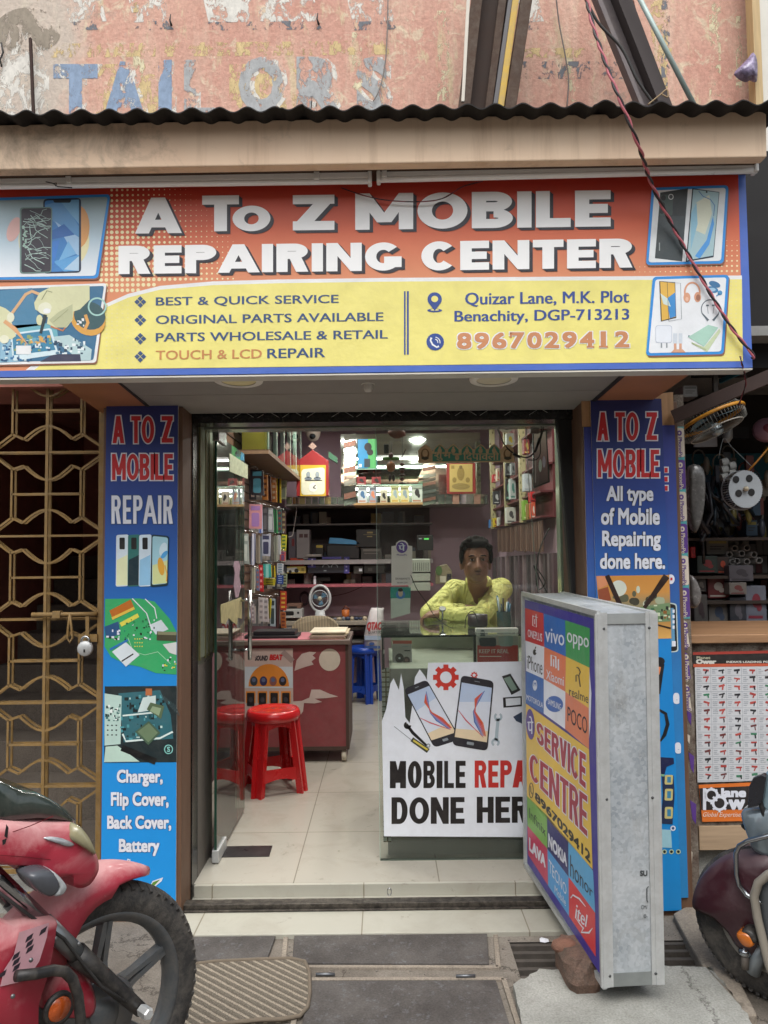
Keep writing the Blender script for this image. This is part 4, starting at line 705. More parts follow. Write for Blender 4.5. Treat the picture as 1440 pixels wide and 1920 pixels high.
A.line([(1236, 1244), (1228, 1300)], 20, I_black, 3); A.ell(1237, 1240, 9.5, 8, I_black, 3.1); A.line([(1235, 1250), (1232, 1264)], 9, ink('#e58a5a'), 3.6); A.rect(1221, 1302, 1234, 1318, ink('#7fae84'), 2.9)
A.line([(1225, 1355), (1226, 1338), (1236, 1331), (1248, 1338), (1252, 1358), (1246, 1378), (1238, 1390)], [4, 5, 5, 6, 7, 7, 3], I_black, 3); A.ell(1228, 1368, 9, 11, I_black, 3.1); A.ell(1230, 1369, 4, 5, ink('#5d6b3c'), 3.5); A.line([(1224, 1378), (1223, 1402)], 2, I_black, 3)
A.poly([(1222, 1419), (1263, 1421), (1264, 1432), (1250, 1438), (1246, 1452), (1222, 1448)], ink('#20264a'), 3); A.line([(1222, 1452), (1246, 1454)], 4, ink('#7fae84'), 3.4); A.line([(1252, 1455), (1254, 1490), (1250, 1545)], 22, ink('#22304f'), 3.1)
for y, h in ((1462, 18), (1490, 22), (1524, 22)): A.rrect([(1247, y - h / 2), (1262, y - h / 2), (1261, y + h / 2), (1246, y + h / 2)], 3, ink('#cdbf7c'), 3.5); A.rect(1251, y - h * .3, 1258, y + h * .3, ink('#3f86a8'), 3.9)
A.poly([(1224, 1554), (1258, 1556), (1260, 1590), (1226, 1588)], ink('#9cc8d4'), 3.4)
for k in range(4): A.ell(1233 + k * 13, 1597, 4.5, 4.5, ink('#b9c8a0'), 3.4); A.ell(1233 + k * 13, 1597, 2.6, 2.6, I_black, 3.8)
A.ell(1262, 1553, 5, 5, I_pw, 3.6); A.ell(1262, 1553, 2.6, 2.6, I_navy, 3.8); A.poly([(1228, 1664), (1240, 1659), (1243, 1668), (1229, 1672)], I_pw, 3); A.poly([(1229, 1665), (1236, 1662), (1237, 1668)], ink('#6d8a3a'), 3.4)
A.mb.build('printed_face', nb)
# ================================================================== ornamental gate
GY = -.06; M_gold = C('#8a6d3c', .6, .1, .3, 14, dust=.3)
gt = thing('metal_gate', 'ornamental yellow painted steel gate with lantern pattern on the left', 'gate', P(80, 1650, GY))
gs = 1400 / (GY + 3.15); gc = P(84, 1200, GY).x; gsc = 1 / gs
zc = [P(84, 848 + 156.7 * k, GY).z for k in range(-1, 6)]
def cell(mb, zt, dz, y0, mat, wd=.0085):
    def pt(x, y): return Vector((gc + (x - 88) * gsc, y0, zt - y * dz / 156))
    arc = lambda x0, ya, xm, ym, x1: [(x0 + (x1 - x0) * t / 8, ya + (ym - ya) * math.sin(math.pi * t / 8)) for t in range(9)]
    L = [[(-10, 8), (22, 32), (43, 25)] + arc(43, 25, 88, 52, 134) + [(134, 25), (152, 33), (188, 8)], [(22, 32), (22, 122)], [(152, 33), (152, 122)], [(22, 78), (152, 78)], [(-10, 146), (22, 122), (43, 132)] + arc(43, 132, 88, 107, 134) + [(134, 132), (152, 122), (188, 146)], [(-10, 156), (188, 156)]]
    for pl in L:
        for a, b_ in zip(pl, pl[1:]):
            if a != b_: mb.bar(pt(*a), pt(*b_), wd, .006, mat, up=(0, 1, 0))
for lay, nm in ((0, 'front_grille'), (.034, 'rear_grille')):
    b = MB()
    for k in range(len(zc) - 1): cell(b, zc[k], zc[k] - zc[k + 1], GY + lay, M_gold)
    b.box(gc - .006, GY + lay - .004, .03, gc + .006, GY + lay + .004, zc[0], M_gold)
    if not lay: b.box(gc - .2, GY - .004, zc[-1] - .012, gc + .22, GY + .004, zc[-1] - .002, M_gold)
    b.build(nm, gt)
b = MB(); xr = P(187, 1200, GY).x; b.box(xr - .004, GY - .02, .02, xr + .022, GY + .03, 2.05, M_gold); xl = gc - (88 + 14) * gsc; b.box(xl - .02, GY - .02, .02, xl + .006, GY + .03, 2.05, M_gold); b.box(xl, GY - .015, .02, xr, GY + .025, .06, M_gold); b.build('frame', gt, bevel=.002)
b = MB(); z = P(120, 1151, GY).z; b.tube([Vector((P(66, 1151, GY).x, GY - .028, z)), Vector((P(187, 1148, GY).x, GY - .028, z))], .0095, M_gold, 10); b.box(P(120, 0, GY).x, GY - .042, z - .014, P(134, 0, GY).x, GY - .012, z + .014, M_gold)
b.tube([P(131, 1150, GY - .034), P(128, 1175, GY - .034), P(126, 1196, GY - .034), P(131, 1205, GY - .034), P(136, 1196, GY - .034), P(134, 1176, GY - .034), P(131, 1150, GY - .034)], .005, M_gold, 6); b.bar(P(164, 1150, GY - .03), P(164, 1198, GY - .03), .014, .006, M_gold, up=(0, 1, 0)); b.box(P(165, 0, GY).x, GY - .03, P(0, 1204, GY).z, xr, GY - .02, P(0, 1190, GY).z, M_gold); b.build('slide_bolt', gt)
pl = thing('padlock', 'round steel padlock hanging from the bolt of the yellow gate', 'padlock', P(160, 1228, GY - .05)); b = MB(); c = P(160, 1216, GY - .05); b.lathe([(0, -.010), (.027, -.010), (.031, -.005), (.031, .005), (.027, .010), (0, .010)], c, (0, 1, 0), M_alu, 28); b.box(c.x - .003, c.y - .0115, c.z - .014, c.x + .003, c.y - .009, c.z - .002, M_black); b.build('body', pl); b = MB(); b.tube([c + Vector((math.cos(a) * .017, 0, .026 + math.sin(a) * .022)) for a in [k * math.pi / 8 for k in range(-1, 10)]], .005, M_steel, 8); b.build('shackle', pl)
# stairs behind the gate
M_st = m_concrete('dim_stair', '#6a635b', '#7d756b'); M_mar = C('#5b3230', .7, var=.25, dust=.2); M_dim = C('#a56a5c', .8, var=.25)
ss = thing('staircase', 'dim concrete staircase climbing behind the yellow gate', 'staircase', (-1.6, .5, 0))
for k in range(9): b = MB(); b.box(-2.3, .3 + k * .25, -.02, lx0 - .01, .55 + k * .25, .14 + k * .16, M_st); b.build('step', ss, bevel=.006)
b = MB(); b.box(-2.5, 2.55, 0, lx0, 2.6, 3, M_dim); b.box(-2.5, -.05, 0, -2.3, 2.6, 3, M_dim); b.box(-2.5, .02, 2.36, lx0, 2.6, 2.42, M_dim); b.build('stairwell_wall', label='dark maroon walls of the stairwell behind the yellow gate', cat='wall')
b = MB(); b.box(lx0 - .075, .05, .0, lx0 - .028, .16, 2.3, M_mar); b.build('door_jamb', label='dark red wooden jamb between the yellow gate and the left pillar', cat='jamb', bevel=.003)
b = MB(); b.box(-2.4, -.1, 2.12, lx0 + .02, .25, 2.36, M_dim); b.build('gate_lintel', label='dark lintel over the yellow gate under the sign', cat='lintel')
b = MB(); b.box(-2.6, -.09, -.02, lx0, .3, .045, M_slab); b.build('gate_sill', label='pale concrete sill under the yellow gate', cat='sill', bevel=.004)
# ================================================================== shop front frame
def m_granite():
    m, t, p = newmat('black_granite'); n = N(t); v = n.pos(); no = n.noise(v, 60, 6, .7); n.out(n.ramp(no, [(.45, '#131313'), (.75, '#34332f')]), p.inputs['Base Color']); p.inputs['Roughness'].default_value = .25; return m
M_gran = m_granite(); FY = -.03
ff = thing('shopfront', 'black granite shop front frame with a scratched white zigzag', 'door frame', (0, FY, 0))
zt = P(700, 764, FY).z; zl = P(700, 790, FY).z; jx0, jx1 = P(341, 1200, FY).x, P(361, 1200, FY).x; kx = P(1048, 1000, FY).x
b = MB(); b.box(jx0 - .02, FY, zl, .95, FY + .10, zt + .1, M_gran); b.build('lintel', ff); b = MB(); b.box(jx0 - .01, FY + .001, .018, jx1, FY + .09, zl - .001, M_gran); b.build('jamb', ff, bevel=.002)
b = MB(); M_scr = C('#a5a49d', .7); zz = []
x = jx0 + .05; up = False
while x < .74: zz.append(Vector((x, FY - .001, zl + (.016 if up else .048)))); up = not up; x += .052
for a, c in zip(zz, zz[1:]):
    if rnd.random() < .72: b.bar(a.lerp(c, .12), a.lerp(c, rnd.uniform(.6, .92)), .0016, .001, M_scr, up=(0, 1, 0))
for k in range(12): z = .5 + k * .115; b.bar((jx0 + .012, FY - .001 + .001, z), (jx1 - .006, FY, z + .03), .0014, .001, M_scr, up=(0, 1, 0))
b.build('zigzag', ff)
# left return: glazed above, grey laminate below
M_lam = C('#5d5853', .55, var=.18, sc_=5, dust=.2); M_mirror = C('#98a38f', .2, .35, .25, 6, dust=.2)
jb = thing('side_return', 'narrow side return with mirror strips above grey laminate inside the doorway left', 'jamb', (jx1, .1, .066))
zj = P(375, 1246, .1).z; b = MB(); b.box(jx1 - .1, FY + .0905, .067, jx1 + .001, .32, zj, M_lam); b.build('laminate', jb); b = MB(); b.box(jx1 - .1, FY + .0905, zj, jx1 + .0005, .34, 2.2, C('#5e6257', .3, var=.25, sc_=3)); b.build('core', jb)
b = MB()
for y0, y1 in ((.075, .16), (.172, .225), (.237, .32)): b.box(jx1 + .001, y0, zj + .03, jx1 + .006, y1, 2.0, M_mirror)
b.build('mirror_strip', jb); b = MB()
for y in (.068, .166, .231, .326): b.box(jx1 + .001, y - .004, zj + .02, jx1 + .009, y + .004, 2.02, C('#6d6a45', .4, .1, .3))
b.build('edge_bead', jb)
# right black folded shutter
b = MB(); pts = [(1043, 768), (1098, 752), (1106, 1690), (1098, 1690), (1083, 1200), (1071, 1100)]
b.prism([P(x, y, FY + .02) for x, y in pts], (0, .05, 0), C('#191817', .6, var=.3)); b.build('rolled_curtain', label='black folded shutter curtain at the right side of the shop opening', cat='shutter', bevel=.006)
# header glass beam
b = MB(); a = P(361, 789, .16); d = P(1050, 800, .16); b.box(a.x, .13, d.z, d.x + .06, .22, a.z + .12, C('#7d8478', .22, .2, .3, 5)); b.build('header_beam', label='greenish mirrored header beam across the top of the shop opening', cat='beam', bevel=.003)
# ================================================================== room
WX0, WX1, BY, CZ = -1.04, 1.12, 4.65, 2.72
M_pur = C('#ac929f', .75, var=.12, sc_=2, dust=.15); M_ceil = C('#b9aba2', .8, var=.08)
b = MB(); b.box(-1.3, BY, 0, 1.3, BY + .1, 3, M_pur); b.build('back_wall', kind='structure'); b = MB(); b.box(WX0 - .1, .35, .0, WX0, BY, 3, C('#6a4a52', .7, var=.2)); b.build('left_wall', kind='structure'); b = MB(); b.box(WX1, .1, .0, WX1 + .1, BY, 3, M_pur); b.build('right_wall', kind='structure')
b = MB(); b.box(-1.3, .1, CZ, 1.3, BY + .1, CZ + .1, M_ceil); b.box(jx0, FY + .05, zt + .11, 1.0, .12, CZ + .1, M_dark); b.build('ceiling', kind='structure')
M_lamp = C('#fbf8f0', .5, var=0, emit=180)
for i, (x, y, lab) in enumerate(((-.45, 1.5, 'round lit ceiling light above the front of the shop, left'), (.45, 1.6, 'round lit ceiling light above the front of the shop, right'), (-.4, 3.3, 'round lit ceiling light near the back wall, left'), (.4, 3.3, 'round lit ceiling light near the back wall, right'), (.5, .7, 'round lit ceiling light over the counter'), (-.5, .6, 'round lit ceiling light over the glass door'))):
    t = thing('ceiling_light', lab, 'ceiling light', (x, y, CZ - .02), 'lit ceiling lights in the shop'); b = MB(); b.lathe([(.08, -.012), (.1, -.012), (.1, 0)], (x, y, CZ), (0, 0, 1), M_white, 24); b.build('rim', t); b = MB(); b.lathe([(0, -.01), (.08, -.01)], (x, y, CZ), (0, 0, 1), M_lamp, 24); b.build('lens', t)
for i, z in enumerate((2.32, 2.03)):
    t = thing('showcase_light', ('slim lit tube along the top of the mirrored showcase', 'slim lit tube under the upper glass shelf of the mirrored showcase')[i], 'tube light', (-.0, 3.8, z), 'lit tubes of the mirrored showcase'); x0_, x1_ = ((-.3, .75), (-.28, .32))[i]; b = MB(); b.box(x0_, 3.98, z + .012, x1_, 4.02, z + .03, M_white); b.build('batten', t); b = MB(); b.tube([(x0_, 4.0, z), (x1_, 4.0, z)], .009, C('#fbfbf4', .5, var=0, emit=10), 8); b.build('tube', t)
# glass door, swung inwards
dx = P(404, 1598, .2).x; dz0, dz1 = .085, P(404, 815, .2).z
gd = thing('glass_door', 'frameless glass door standing open into the shop with steel pull handles', 'glass door', (dx, .2, .066), None)
b = MB(); b.box(dx - .005, .205, dz0, dx + .005, .86, dz1, M_door); b.build('glass_pane', gd); b = MB(); b.box(dx - .0055, .199, dz0, dx + .0055, .2045, dz1, M_edge); b.box(dx - .003, .8605, dz0, dx + .003, .8625, dz1, C('#8fb0a0', .2)); b.build('edge', gd)
b = MB(); b.box(dx - .016, .195, .07, dx + .016, .36, .125, M_alu); b.build('bottom_clamp', gd, bevel=.004); b = MB(); b.box(dx - .016, .195, dz1 - .03, dx + .016, .36, dz1 + .03, M_steel); b.build('top_clamp', gd, bevel=.004)
hz0, hz1 = P(480, 1240, .68).z, P(480, 1108, .68).z
for s in (-1, 1):
    b = MB(); xx = dx + s * .055; b.tube([(xx, .74, hz0), (xx, .74, hz1)], .011, M_steel, 14)
    for z in (hz0 + .05, hz1 - .05): b.tube([(dx + s * .006, .74, z), (xx, .74, z)], .007, M_steel, 10)
    b.build('pull_handle', gd)
b = MB(); b.prism([PZ(x, y, .0675) for x, y in ((378, 1608), (505, 1606), (511, 1586), (397, 1588))], (0, 0, .002), C('#59585a', .3, .8, .3, 14)); b.build('floor_spring_plate', label='scuffed steel floor spring plate set in the tiles under the glass door', cat='plate')
def flat(mb, px, X, mat, th=.002): mb.prism([PX(x, y, X) for x, y in px], (th, 0, 0), mat)
b = MB(); flat(b, [(413, 1134), (452, 1120), (453, 1160), (445, 1158), (444, 1172), (436, 1166), (428, 1158), (422, 1170), (414, 1168)], dx + .0055, C('#a89f74', .6, var=.3, sc_=30)); b.build('door_sticker', label='torn cream festive sticker low on the glass door', cat='sticker', group='festive stickers on the glass door')
b = MB(); flat(b, [(440, 1052), (447, 1052), (450, 1062), (448, 1080), (451, 1100), (446, 1120), (441, 1120), (438, 1100), (440, 1075), (438, 1062)], dx + .0055, C('#9c8390', .6, var=.6, sc_=60)); b.build('door_sticker', label='narrow pink and blue festive sticker hanging above the torn cream one', cat='sticker', group='festive stickers on the glass door')
b = MB(); flat(b, [(430, 850), (464, 872), (464, 898), (430, 884)], dx + .0055, C('#98a083', .6, var=.4, sc_=40)); b.build('door_sticker', label='green and cream festive border sticker high on the glass door', cat='sticker', group='festive stickers on the glass door')
ys = PX(390, 920, dx - .06); b = MB(); b.prism([P(x, y, .45) for x, y in ((389, 912), (404, 914), (404, 960), (389, 956))], (0, .003, 0), C('#d8b92c', .5)); o = b.build('price_card', label='yellow hanging card seen between the doorway return and the glass door edge', cat='card')
A = Art((0, .45, 0)); A.rect(391, 920, 397, 930, I_black, 1); A.line([(399, 918), (401, 932)], 3, I_black, 1); A.rect(391, 940, 403, 946, ink('#c4703a'), 1); A.mb.build('print', o)
# fixed glass panel on the right
px0 = P(710, 1300, .22).x; fg = thing('glass_screen', 'tall fixed glass panel in front of the counter right of the doorway', 'glass panel', (.4, .22, .066)); b = MB(); b.box(px0, .216, .07, .80, .224, dz1 + .02, M_glass); b.build('pane', fg); b = MB(); b.box(px0 - .0025, .2155, .07, px0 - .0005, .2245, dz1 + .02, C('#9fb3a6', .15)); b.box(px0, .212, .066, .80, .228, .0695, C('#4e5b50', .3)); b.build('edge', fg)
# ---- toran board on the glass
tb = thing('festive_toran', 'green and tan cut out Diwali greeting board stuck high on the glass panel', 'toran', P(875, 866, .21)); M_tan = C('#dcbf93', .6, var=.2, sc_=20)
A = Art((0, .2145, 0)); pts = [(784, 868), (784, 845), (790, 838), (797, 833.5), (805, 838), (811, 846)]
for k in range(5): x = 812 + k * 25.5; pts += [(x + 2, 842), (x + 7, 836), (x + 12.5, 832.5), (x + 18, 836), (x + 23, 842)]
pts += [(940, 842), (946, 835), (952, 832.5), (958, 836), (963, 843), (965, 866)]
b = MB(); b.prism([A.at(x, y, 0) for x, y in pts], (0, .003, 0), M_tan); b.build('board', tb); gn = ink('#4f9a82'); A = Art((0, .2143, 0))
for k in range(5): x = 812 + k * 25.5; A.poly([(x + 2, 850), (x + 3, 843), (x + 8, 838), (x + 12.5, 835), (x + 17, 838), (x + 22, 843), (x + 23, 850)], gn, 1); A.ell(x + 12.5, 845, 4, 5, M_tan, 2); A.ell(x + 12.5, 839, 2, 2, M_tan, 2)
A.poly([(811, 851), (938, 850), (938, 864), (811, 865)], gn, 1)
A.text('शुभ', (814, 847, 846, 864), M_tan, 2, .02); A.text('िदपावली', (868, 845, 936, 864), M_tan, 2, .02); A.ell(857, 858, 4, 5, M_tan, 2); A.ell(857, 852, 9, 2, M_tan, 2)
for cx in (797, 952): A.ell(cx, 852, 8, 11, ink('#8f6c45'), 1); A.ell(cx, 850, 5, 7, M_tan, 2); A.ell(cx, 859, 7, 3, ink('#4b4a38'), 2)
A.mb.build('cutout_paint', tb)
# ---- dome cameras
def dome(c, s, name, label, lens):
    t = thing('dome_camera', label, 'security camera', c, 'white dome cameras'); b = MB(); b.lathe([(0, .0), (s, 0), (s * 1.02, -s * .25), (s * .92, -s * .8), (s * .7, -s * 1.25), (s * .35, -s * 1.5), (0, -s * 1.55)], c, (0, 0, 1), C('#cbbfb4', .4), 28); b.build('housing', t); p = Vector(c) + Vector(lens) * s; b = MB(); b.ell(p, (s * .42, s * .3, s * .42), M_black, 14, 10); b.build('eye', t); b = MB(); b.ell(p + Vector((0, -s * .22, 0)), (s * .2, s * .12, s * .2), C('#3a4148', .05), 10, 8); b.build('lens', t)
dome(P(949, 784, .30), .044, 'd', 'white dome camera under the header at the right with a trailing cable', (-.05, -.62, -.95)); dome(P(587, 806, 4.2), .075, 'd', 'white dome camera high on the back wall above the little temple', (0, -.75, -.95))
cable('camera_lead', 'black cable looping from the right dome camera past the toran to the curtain', [(930, 796, .26), (936, 812, .24), (945, 832, .22), (960, 848, .21), (985, 858, .2), (1000, 850, .2), (1008, 832, .2), (1014, 815, .2), (1016, 800, .2)], .003, M_rubber)
cable('camera_lead', 'black plug lead hanging beside the framed dark poster', [(990, 862, .2), (1005, 862, .2), (1013, 850, .2), (1013, 828, .2), (1018, 808, .2), (1022, 792, .2)], .0026, M_rubber)
for (x0, y0, x1, y1, lb) in ((962, 851, 975, 857, 'small black plug on the camera cable beside the toran'), (1003, 848, 1012, 822, 'long black connector on the camera cable near the framed poster')):
    b = MB(); b.tube([P(x0, y0, .2), P(x1, y1, .2)], [.006, .007], M_black, 8); b.build('cable_plug', label=lb, cat='plug')
b = MB(); b.prism([P(x, y, .245) for x, y in ((995, 785), (1012, 785), (1012, 812), (995, 812))], (0, .03, 0), C('#4d3a39', .5)); b.build('junction_box', label='small brown switch box under the header right of the dome camera', cat='box', bevel=.004)
# ---- hanging charms
hg = thing('hanging_charm', 'brown clay face charm with green leaves hanging inside the glass', 'charm', P(734, 900, .4)); b = MB(); b.tube([P(731, 826, .4), P(732, 862, .4)], .0012, M_rubber, 4); b.tube([P(735, 826, .4), P(733, 862, .4)], .0012, M_rubber, 4); b.build('string', hg); b = MB(); b.ell(P(733, 875, .4), (.022, .02, .026), C('#9c5e30', .5, var=.4, sc_=40), 14, 10); b.build('pot', hg); b = MB()
for s in (-1, 1): b.ell(P(733 + s * 8, 860, .4), (.024, .006, .009), C('#4f7d35', .5), 10, 6)
b.build('leaf', hg); b = MB(); b.ell(P(733, 854, .4), (.012, .012, .014), C('#4d241f', .6), 10, 8)
for px in (731, 738): b.ell(P(px, 896, .4), (.007, .007, .018), C('#2a1a18', .6), 8, 6)
b.build('tassel', hg)
hg = thing('bead_string', 'string of dark red beads hanging right of the clay face charm', 'charm', P(755, 910, .4)); b = MB(); b.tube([P(755, 790, .4), P(754, 910, .4)], .001, M_rubber, 4); b.build('string', hg); b = MB()
for k, y in enumerate((871, 884, 898)): b.ell(P(754, y, .4), (.011, .01, .009), C('#5d2a22', .5), 10, 8)
for k, y in enumerate((878, 891, 906)): b.ell(P(754, y, .4), (.016, .014, .005), C('#47201c', .6), 8, 6)
b.build('bead', hg); b = MB(); b.bar(P(752, 860, .4), P(761, 843, .4), .008, .004, C('#4d2a22', .6)); b.build('chilli', hg)
b = MB(); rr = []
for j, (z, s) in enumerate(((0, .3), (.012, .9), (.03, 1), (.042, .7))): c = P(744, 822, .33) + Vector((0, 0, z)); rr.append([c + Vector((math.cos(a) * .042 * s * rnd.uniform(.85, 1.1), math.sin(a) * .02 * s, 0)) for a in [k * .6283 for k in range(10)]])
b.loft(rr, C('#5f3226', .6, var=.4, sc_=30)); b.build('coconut_bundle', label='brown cloth bundle tied under the header above the charms', cat='charm')
b = MB(); pbox(b, 720, 833, 729, 850, 3.6, .01, C('#26272b', .5)); b.build('sensor', label='small black charm tag hanging left of the green leaves', cat='charm', bevel=.003)
# ---- payment stand on the glass (no code printed)
ps = thing('payment_stand', 'white payment card with a purple round logo standing on the counter behind the glass', 'payment stand', P(752, 1098, .33)); b = MB(); A0 = Art((0, .33, 0)); pp = [(734, 1098), (734, 1024), (742, 1023), (743, 1018), (748, 1014), (754, 1013), (760, 1014), (764, 1018), (766, 1023), (773, 1024), (773, 1097)]
b.prism([A0.at(x, y, 0) for x, y in pp], (0, .004, 0), C('#d9cdcb', .4, var=.05)); b.build('card', ps); A = Art((0, .33, 0)); A.ell(753.5, 1026, 10.5, 11, ink('#5b3a93'), 1); A.text('पे', (747, 1018, 760, 1033), I_pw, 2, .02); A.text('PhonePe', (744, 1038.5, 763, 1042), ink('#5b3a93'), 1, .02); A.text('SRABANTI', (741, 1083, 768, 1087), ink('#6a5d66'), 1, .02); A.text('BHIM UPI', (745, 1091, 764, 1094), ink('#7d7580'), 1, .02); A.mb.build('print', ps)
pt_ = thing('card_holder', 'clear stand with a teal portrait card under the payment card', 'card holder', P(752, 1160, .34)); b = MB(); b.prism([P(x, y, .34) for x, y in ((732, 1101), (770, 1101), (769, 1150), (733, 1160))], (0, .003, 0), C('#c3c9bf', .3, var=.15)); b.build('card', pt_); A = Art((0, .34, 0)); A.poly([(732, 1101), (770, 1101), (770, 1121), (732, 1122)], ink('#2b8a80'), 1); A.ell(751, 1115, 9, 8, ink('#3d78b8'), 2); A.ell(751, 1112, 4.5, 7, ink('#b5a08a'), 3); A.ell(751, 1106, 4.6, 3.4, I_black, 4); A.mb.build('print', pt_)
# ================================================================== counter
cy0, cy1 = .245, 1.0; ctz = P(800, 1191, cy0).z; cxa = P(716, 1300, cy0).x; cxb = 1.05
ct = thing('glass_counter', 'glass topped display counter with mosaic edge behind the glass panel', 'counter', ((cxa + cxb) / 2, .6, .066))
M_mos = m_tile('mosaic_mirror', '#9aa096', '#4c4a38', .022, .022, (0, 0, 0), .15, (R(90), 0, 0), '#8a7a35', .003, .9)
b = MB(); b.box(cxa, cy0 + .01, .13, cxa + .035, cy0 + .06, P(716, 1256, cy0).z, M_mos); b.build('mosaic_edge', ct); b = MB(); b.box(cxa + .036, cy0 + .03, .13, cxb, cy1, P(716, 1256, cy0).z, C('#98958c', .6, var=.2)); b.build('cabinet', ct); b = MB(); b.box(cxa + .02, cy0 + .03, .066, cxb, cy1 - .05, .128, C('#8d8b84', .6, dust=.3)); b.build('plinth', ct)
gx1 = P(893, 1200, cy0).x; M_ctop = glass('counter_glass', '#eef5f0', 1.35, .02, .03)
b = MB(); b.box(cxa, cy0, ctz - .008, cxb, cy1, ctz, M_ctop); b.build('glass_top', ct); b = MB(); b.box(cxa, cy0 - .003, ctz - .009, gx1, cy0 - .0005, ctz + .0005, C('#182621', .2)); b.box(cxa - .0025, cy0, ctz - .009, cxa - .0005, cy1, ctz + .0005, C('#3a5a4a', .2)); b.build('top_edge', ct)
zsf = P(716, 1256, cy0).z; b = MB(); b.box(cxa + .008, cy0 + .012, zsf + .002, cxa + .014, cy1, ctz - .01, M_ctop); b.build('side_glass', ct); b = MB(); b.box(gx1 - .012, cy0 + .005, zsf, gx1, cy0 + .03, ctz - .01, C('#2b2d28', .3, .4)); b.box(cxa + .002, cy0 + .002, zsf, cxa + .009, cy0 + .012, ctz - .01, C('#1d2a25', .3)); b.build('post', ct); b = MB(); b.box(cxa + .05, cy1 - .02, zsf, cxb, cy1, ctz - .01, C('#9a9c8c', .5, var=.35, sc_=4)); b.build('back_board', ct)
# poster on the counter front
PYo = cy0 - .035; mp = thing('poster', 'white torn Mobile Repairing Done Here poster with two phones on the counter front', 'poster', P(850, 1570, PYo)); A = Art((0, PYo, 0)); out = [(720, 1568), (716, 1352), (724, 1330), (732, 1282), (738, 1272), (748, 1294), (752, 1262), (757, 1290), (760, 1345), (768, 1356), (772, 1330), (778, 1270), (787, 1255), (797, 1268), (800, 1275), (803, 1243), (1062, 1239), (1062, 1570)]
b = MB(); b.prism([A.at(x, y, 0) for x, y in out], (0, .002, 0), ink('#dfe4ec')); b.build('sheet', mp)
for t, q_, mt in (('MOBILE', (731, 1427, 873, 1478, -.5), ink('#1d1a1b')), ('REPA', (890, 1426, 990, 1477, -.5), ink('#c02f2b')), ('IRING', (998, 1426, 1056, 1477), ink('#c02f2b')), ('DONE', (734, 1495, 871, 1545, -.5), ink('#1d1a1b')), ('HERE', (894, 1494, 1022, 1543, -.5), ink('#1d1a1b'))): A.block(t, q_, mt, 1, 11, 9.5)
rg = ink('#c8372c')
def gear(cx, cy, r, ri, k):
    for j in range(8): a = j * math.pi / 4; A.line([(cx, cy), (cx + math.cos(a) * r * 1.3, cy + math.sin(a) * r * 1.3)], r * .52, rg, k)
    A.ell(cx, cy, r, r, rg, k + .3); A.ell(cx, cy, ri, ri, ink('#dfe4ec'), k + .6)
gear(836, 1270, 18.5, 11, 1); gear(889, 1266, 5, 3, 1)
def pphone(tl, tr, br, bl, k):
    L = lambda u, v: tuple((1 - v) * ((1 - u) * tl[i] + u * tr[i]) + v * ((1 - u) * bl[i] + u * br[i]) for i in (0, 1))
    A.rrect([tl, tr, br, bl], 9, ink('#27272f'), k); A.poly([L(.04, .1), L(.96, .1), L(.96, .88), L(.04, .88)], gp, k + .4); A.poly([L(.04, .1), L(.96, .1), L(.96, .3), L(.04, .38)], ink('#b6c8e2'), k + .6); A.poly([L(.04, .76), L(.96, .72), L(.96, .88), L(.04, .88)], ink('#e2cfae'), k + .6)
    for j in range(7): A.line([L(.75 - j * .02, .16 + j * .01), L(.62 - j * .02, .3), L(.48 + j * .01, .48), L(.55 + j * .04, .62), L(.8 + j * .02, .8)], [1, 3, 1.5, 2.2, .8], ink(('#3f5fa5', '#6f86bd', '#8f86b0', '#b56a80', '#c4525a', '#c9482f', '#d4623f')[j]), k + .8 + j * .1)
    A.line([L(.05, .5), L(.3, .62), L(.85, .82)], [1, 2.5, 1], ink('#c9606a'), k + 1.6); A.rrect([L(.4, .915), L(.6, .915), L(.6, .955), L(.4, .955)], 1.5, I_grey, k + 1.6); A.line([L(.42, .05), L(.58, .05)], 1.2, I_grey, k + 1.6)
gp = ink('#d4dbe8')
pphone((757, 1292), (800, 1274), (864, 1386), (814, 1402), 1); pphone((865, 1266), (926, 1277), (914, 1408), (848, 1397), 4)
wr = ink('#a9bac4'); A.line([(934, 1346), (930, 1390)], 6, wr, 2); A.ring(934, 1344, 6, 4, wr, 2, a0=-60, a1=240); A.ring(929, 1392, 6, 4, wr, 2, a0=120, a1=420); A.line([(762, 1358), (774, 1374), (800, 1398)], [5, 6, 4], I_black, 2); A.ring(764, 1360, 5, 4, I_black, 2, a0=0, a1=250); A.ring(803, 1398, 3, 2, I_grey, 2); A.line([(739, 1362), (772, 1388)], 1.3, I_grey, 2); A.line([(772, 1386), (803, 1408)], 9, ink('#3c3f31'), 2.2); A.line([(775, 1388), (802, 1406)], 3.5, ink('#c9b94f'), 2.6)
A.poly([(941, 1268), (957, 1263), (976, 1294), (959, 1303)], ink('#2a2b2c'), 2); A.poly([(944, 1272), (956, 1268), (970, 1292), (960, 1296)], ink('#7f9588'), 2.4); A.poly([(943, 1308), (980, 1305), (980, 1324), (944, 1327)], I_black, 2); A.poly([(948, 1310), (976, 1308), (976, 1321), (949, 1324)], ink('#d4dae0'), 2.4); A.poly([(962, 1344), (985, 1331), (985, 1360), (968, 1352)], ink('#2f3f57'), 2)
A.mb.build('print', mp)
M_bx = C('#a9a49f', .5)
def item(name, label, cat, px, D, dep, mat, group=None, art=None, bev=.003):
    """boxed goods: a body plus its printed or fitted pieces"""
    t = thing(name, label, cat, P((px[0] + px[2]) / 2, px[3], D - 3.15), group); b = MB(); pbox(b, *px, D, dep, mat); b.build('carton', t, bevel=bev)
    A = Art((0, D - 3.15, 0), eps=.0012); art(A, *px); A.mb.build('printed_front', t); return t
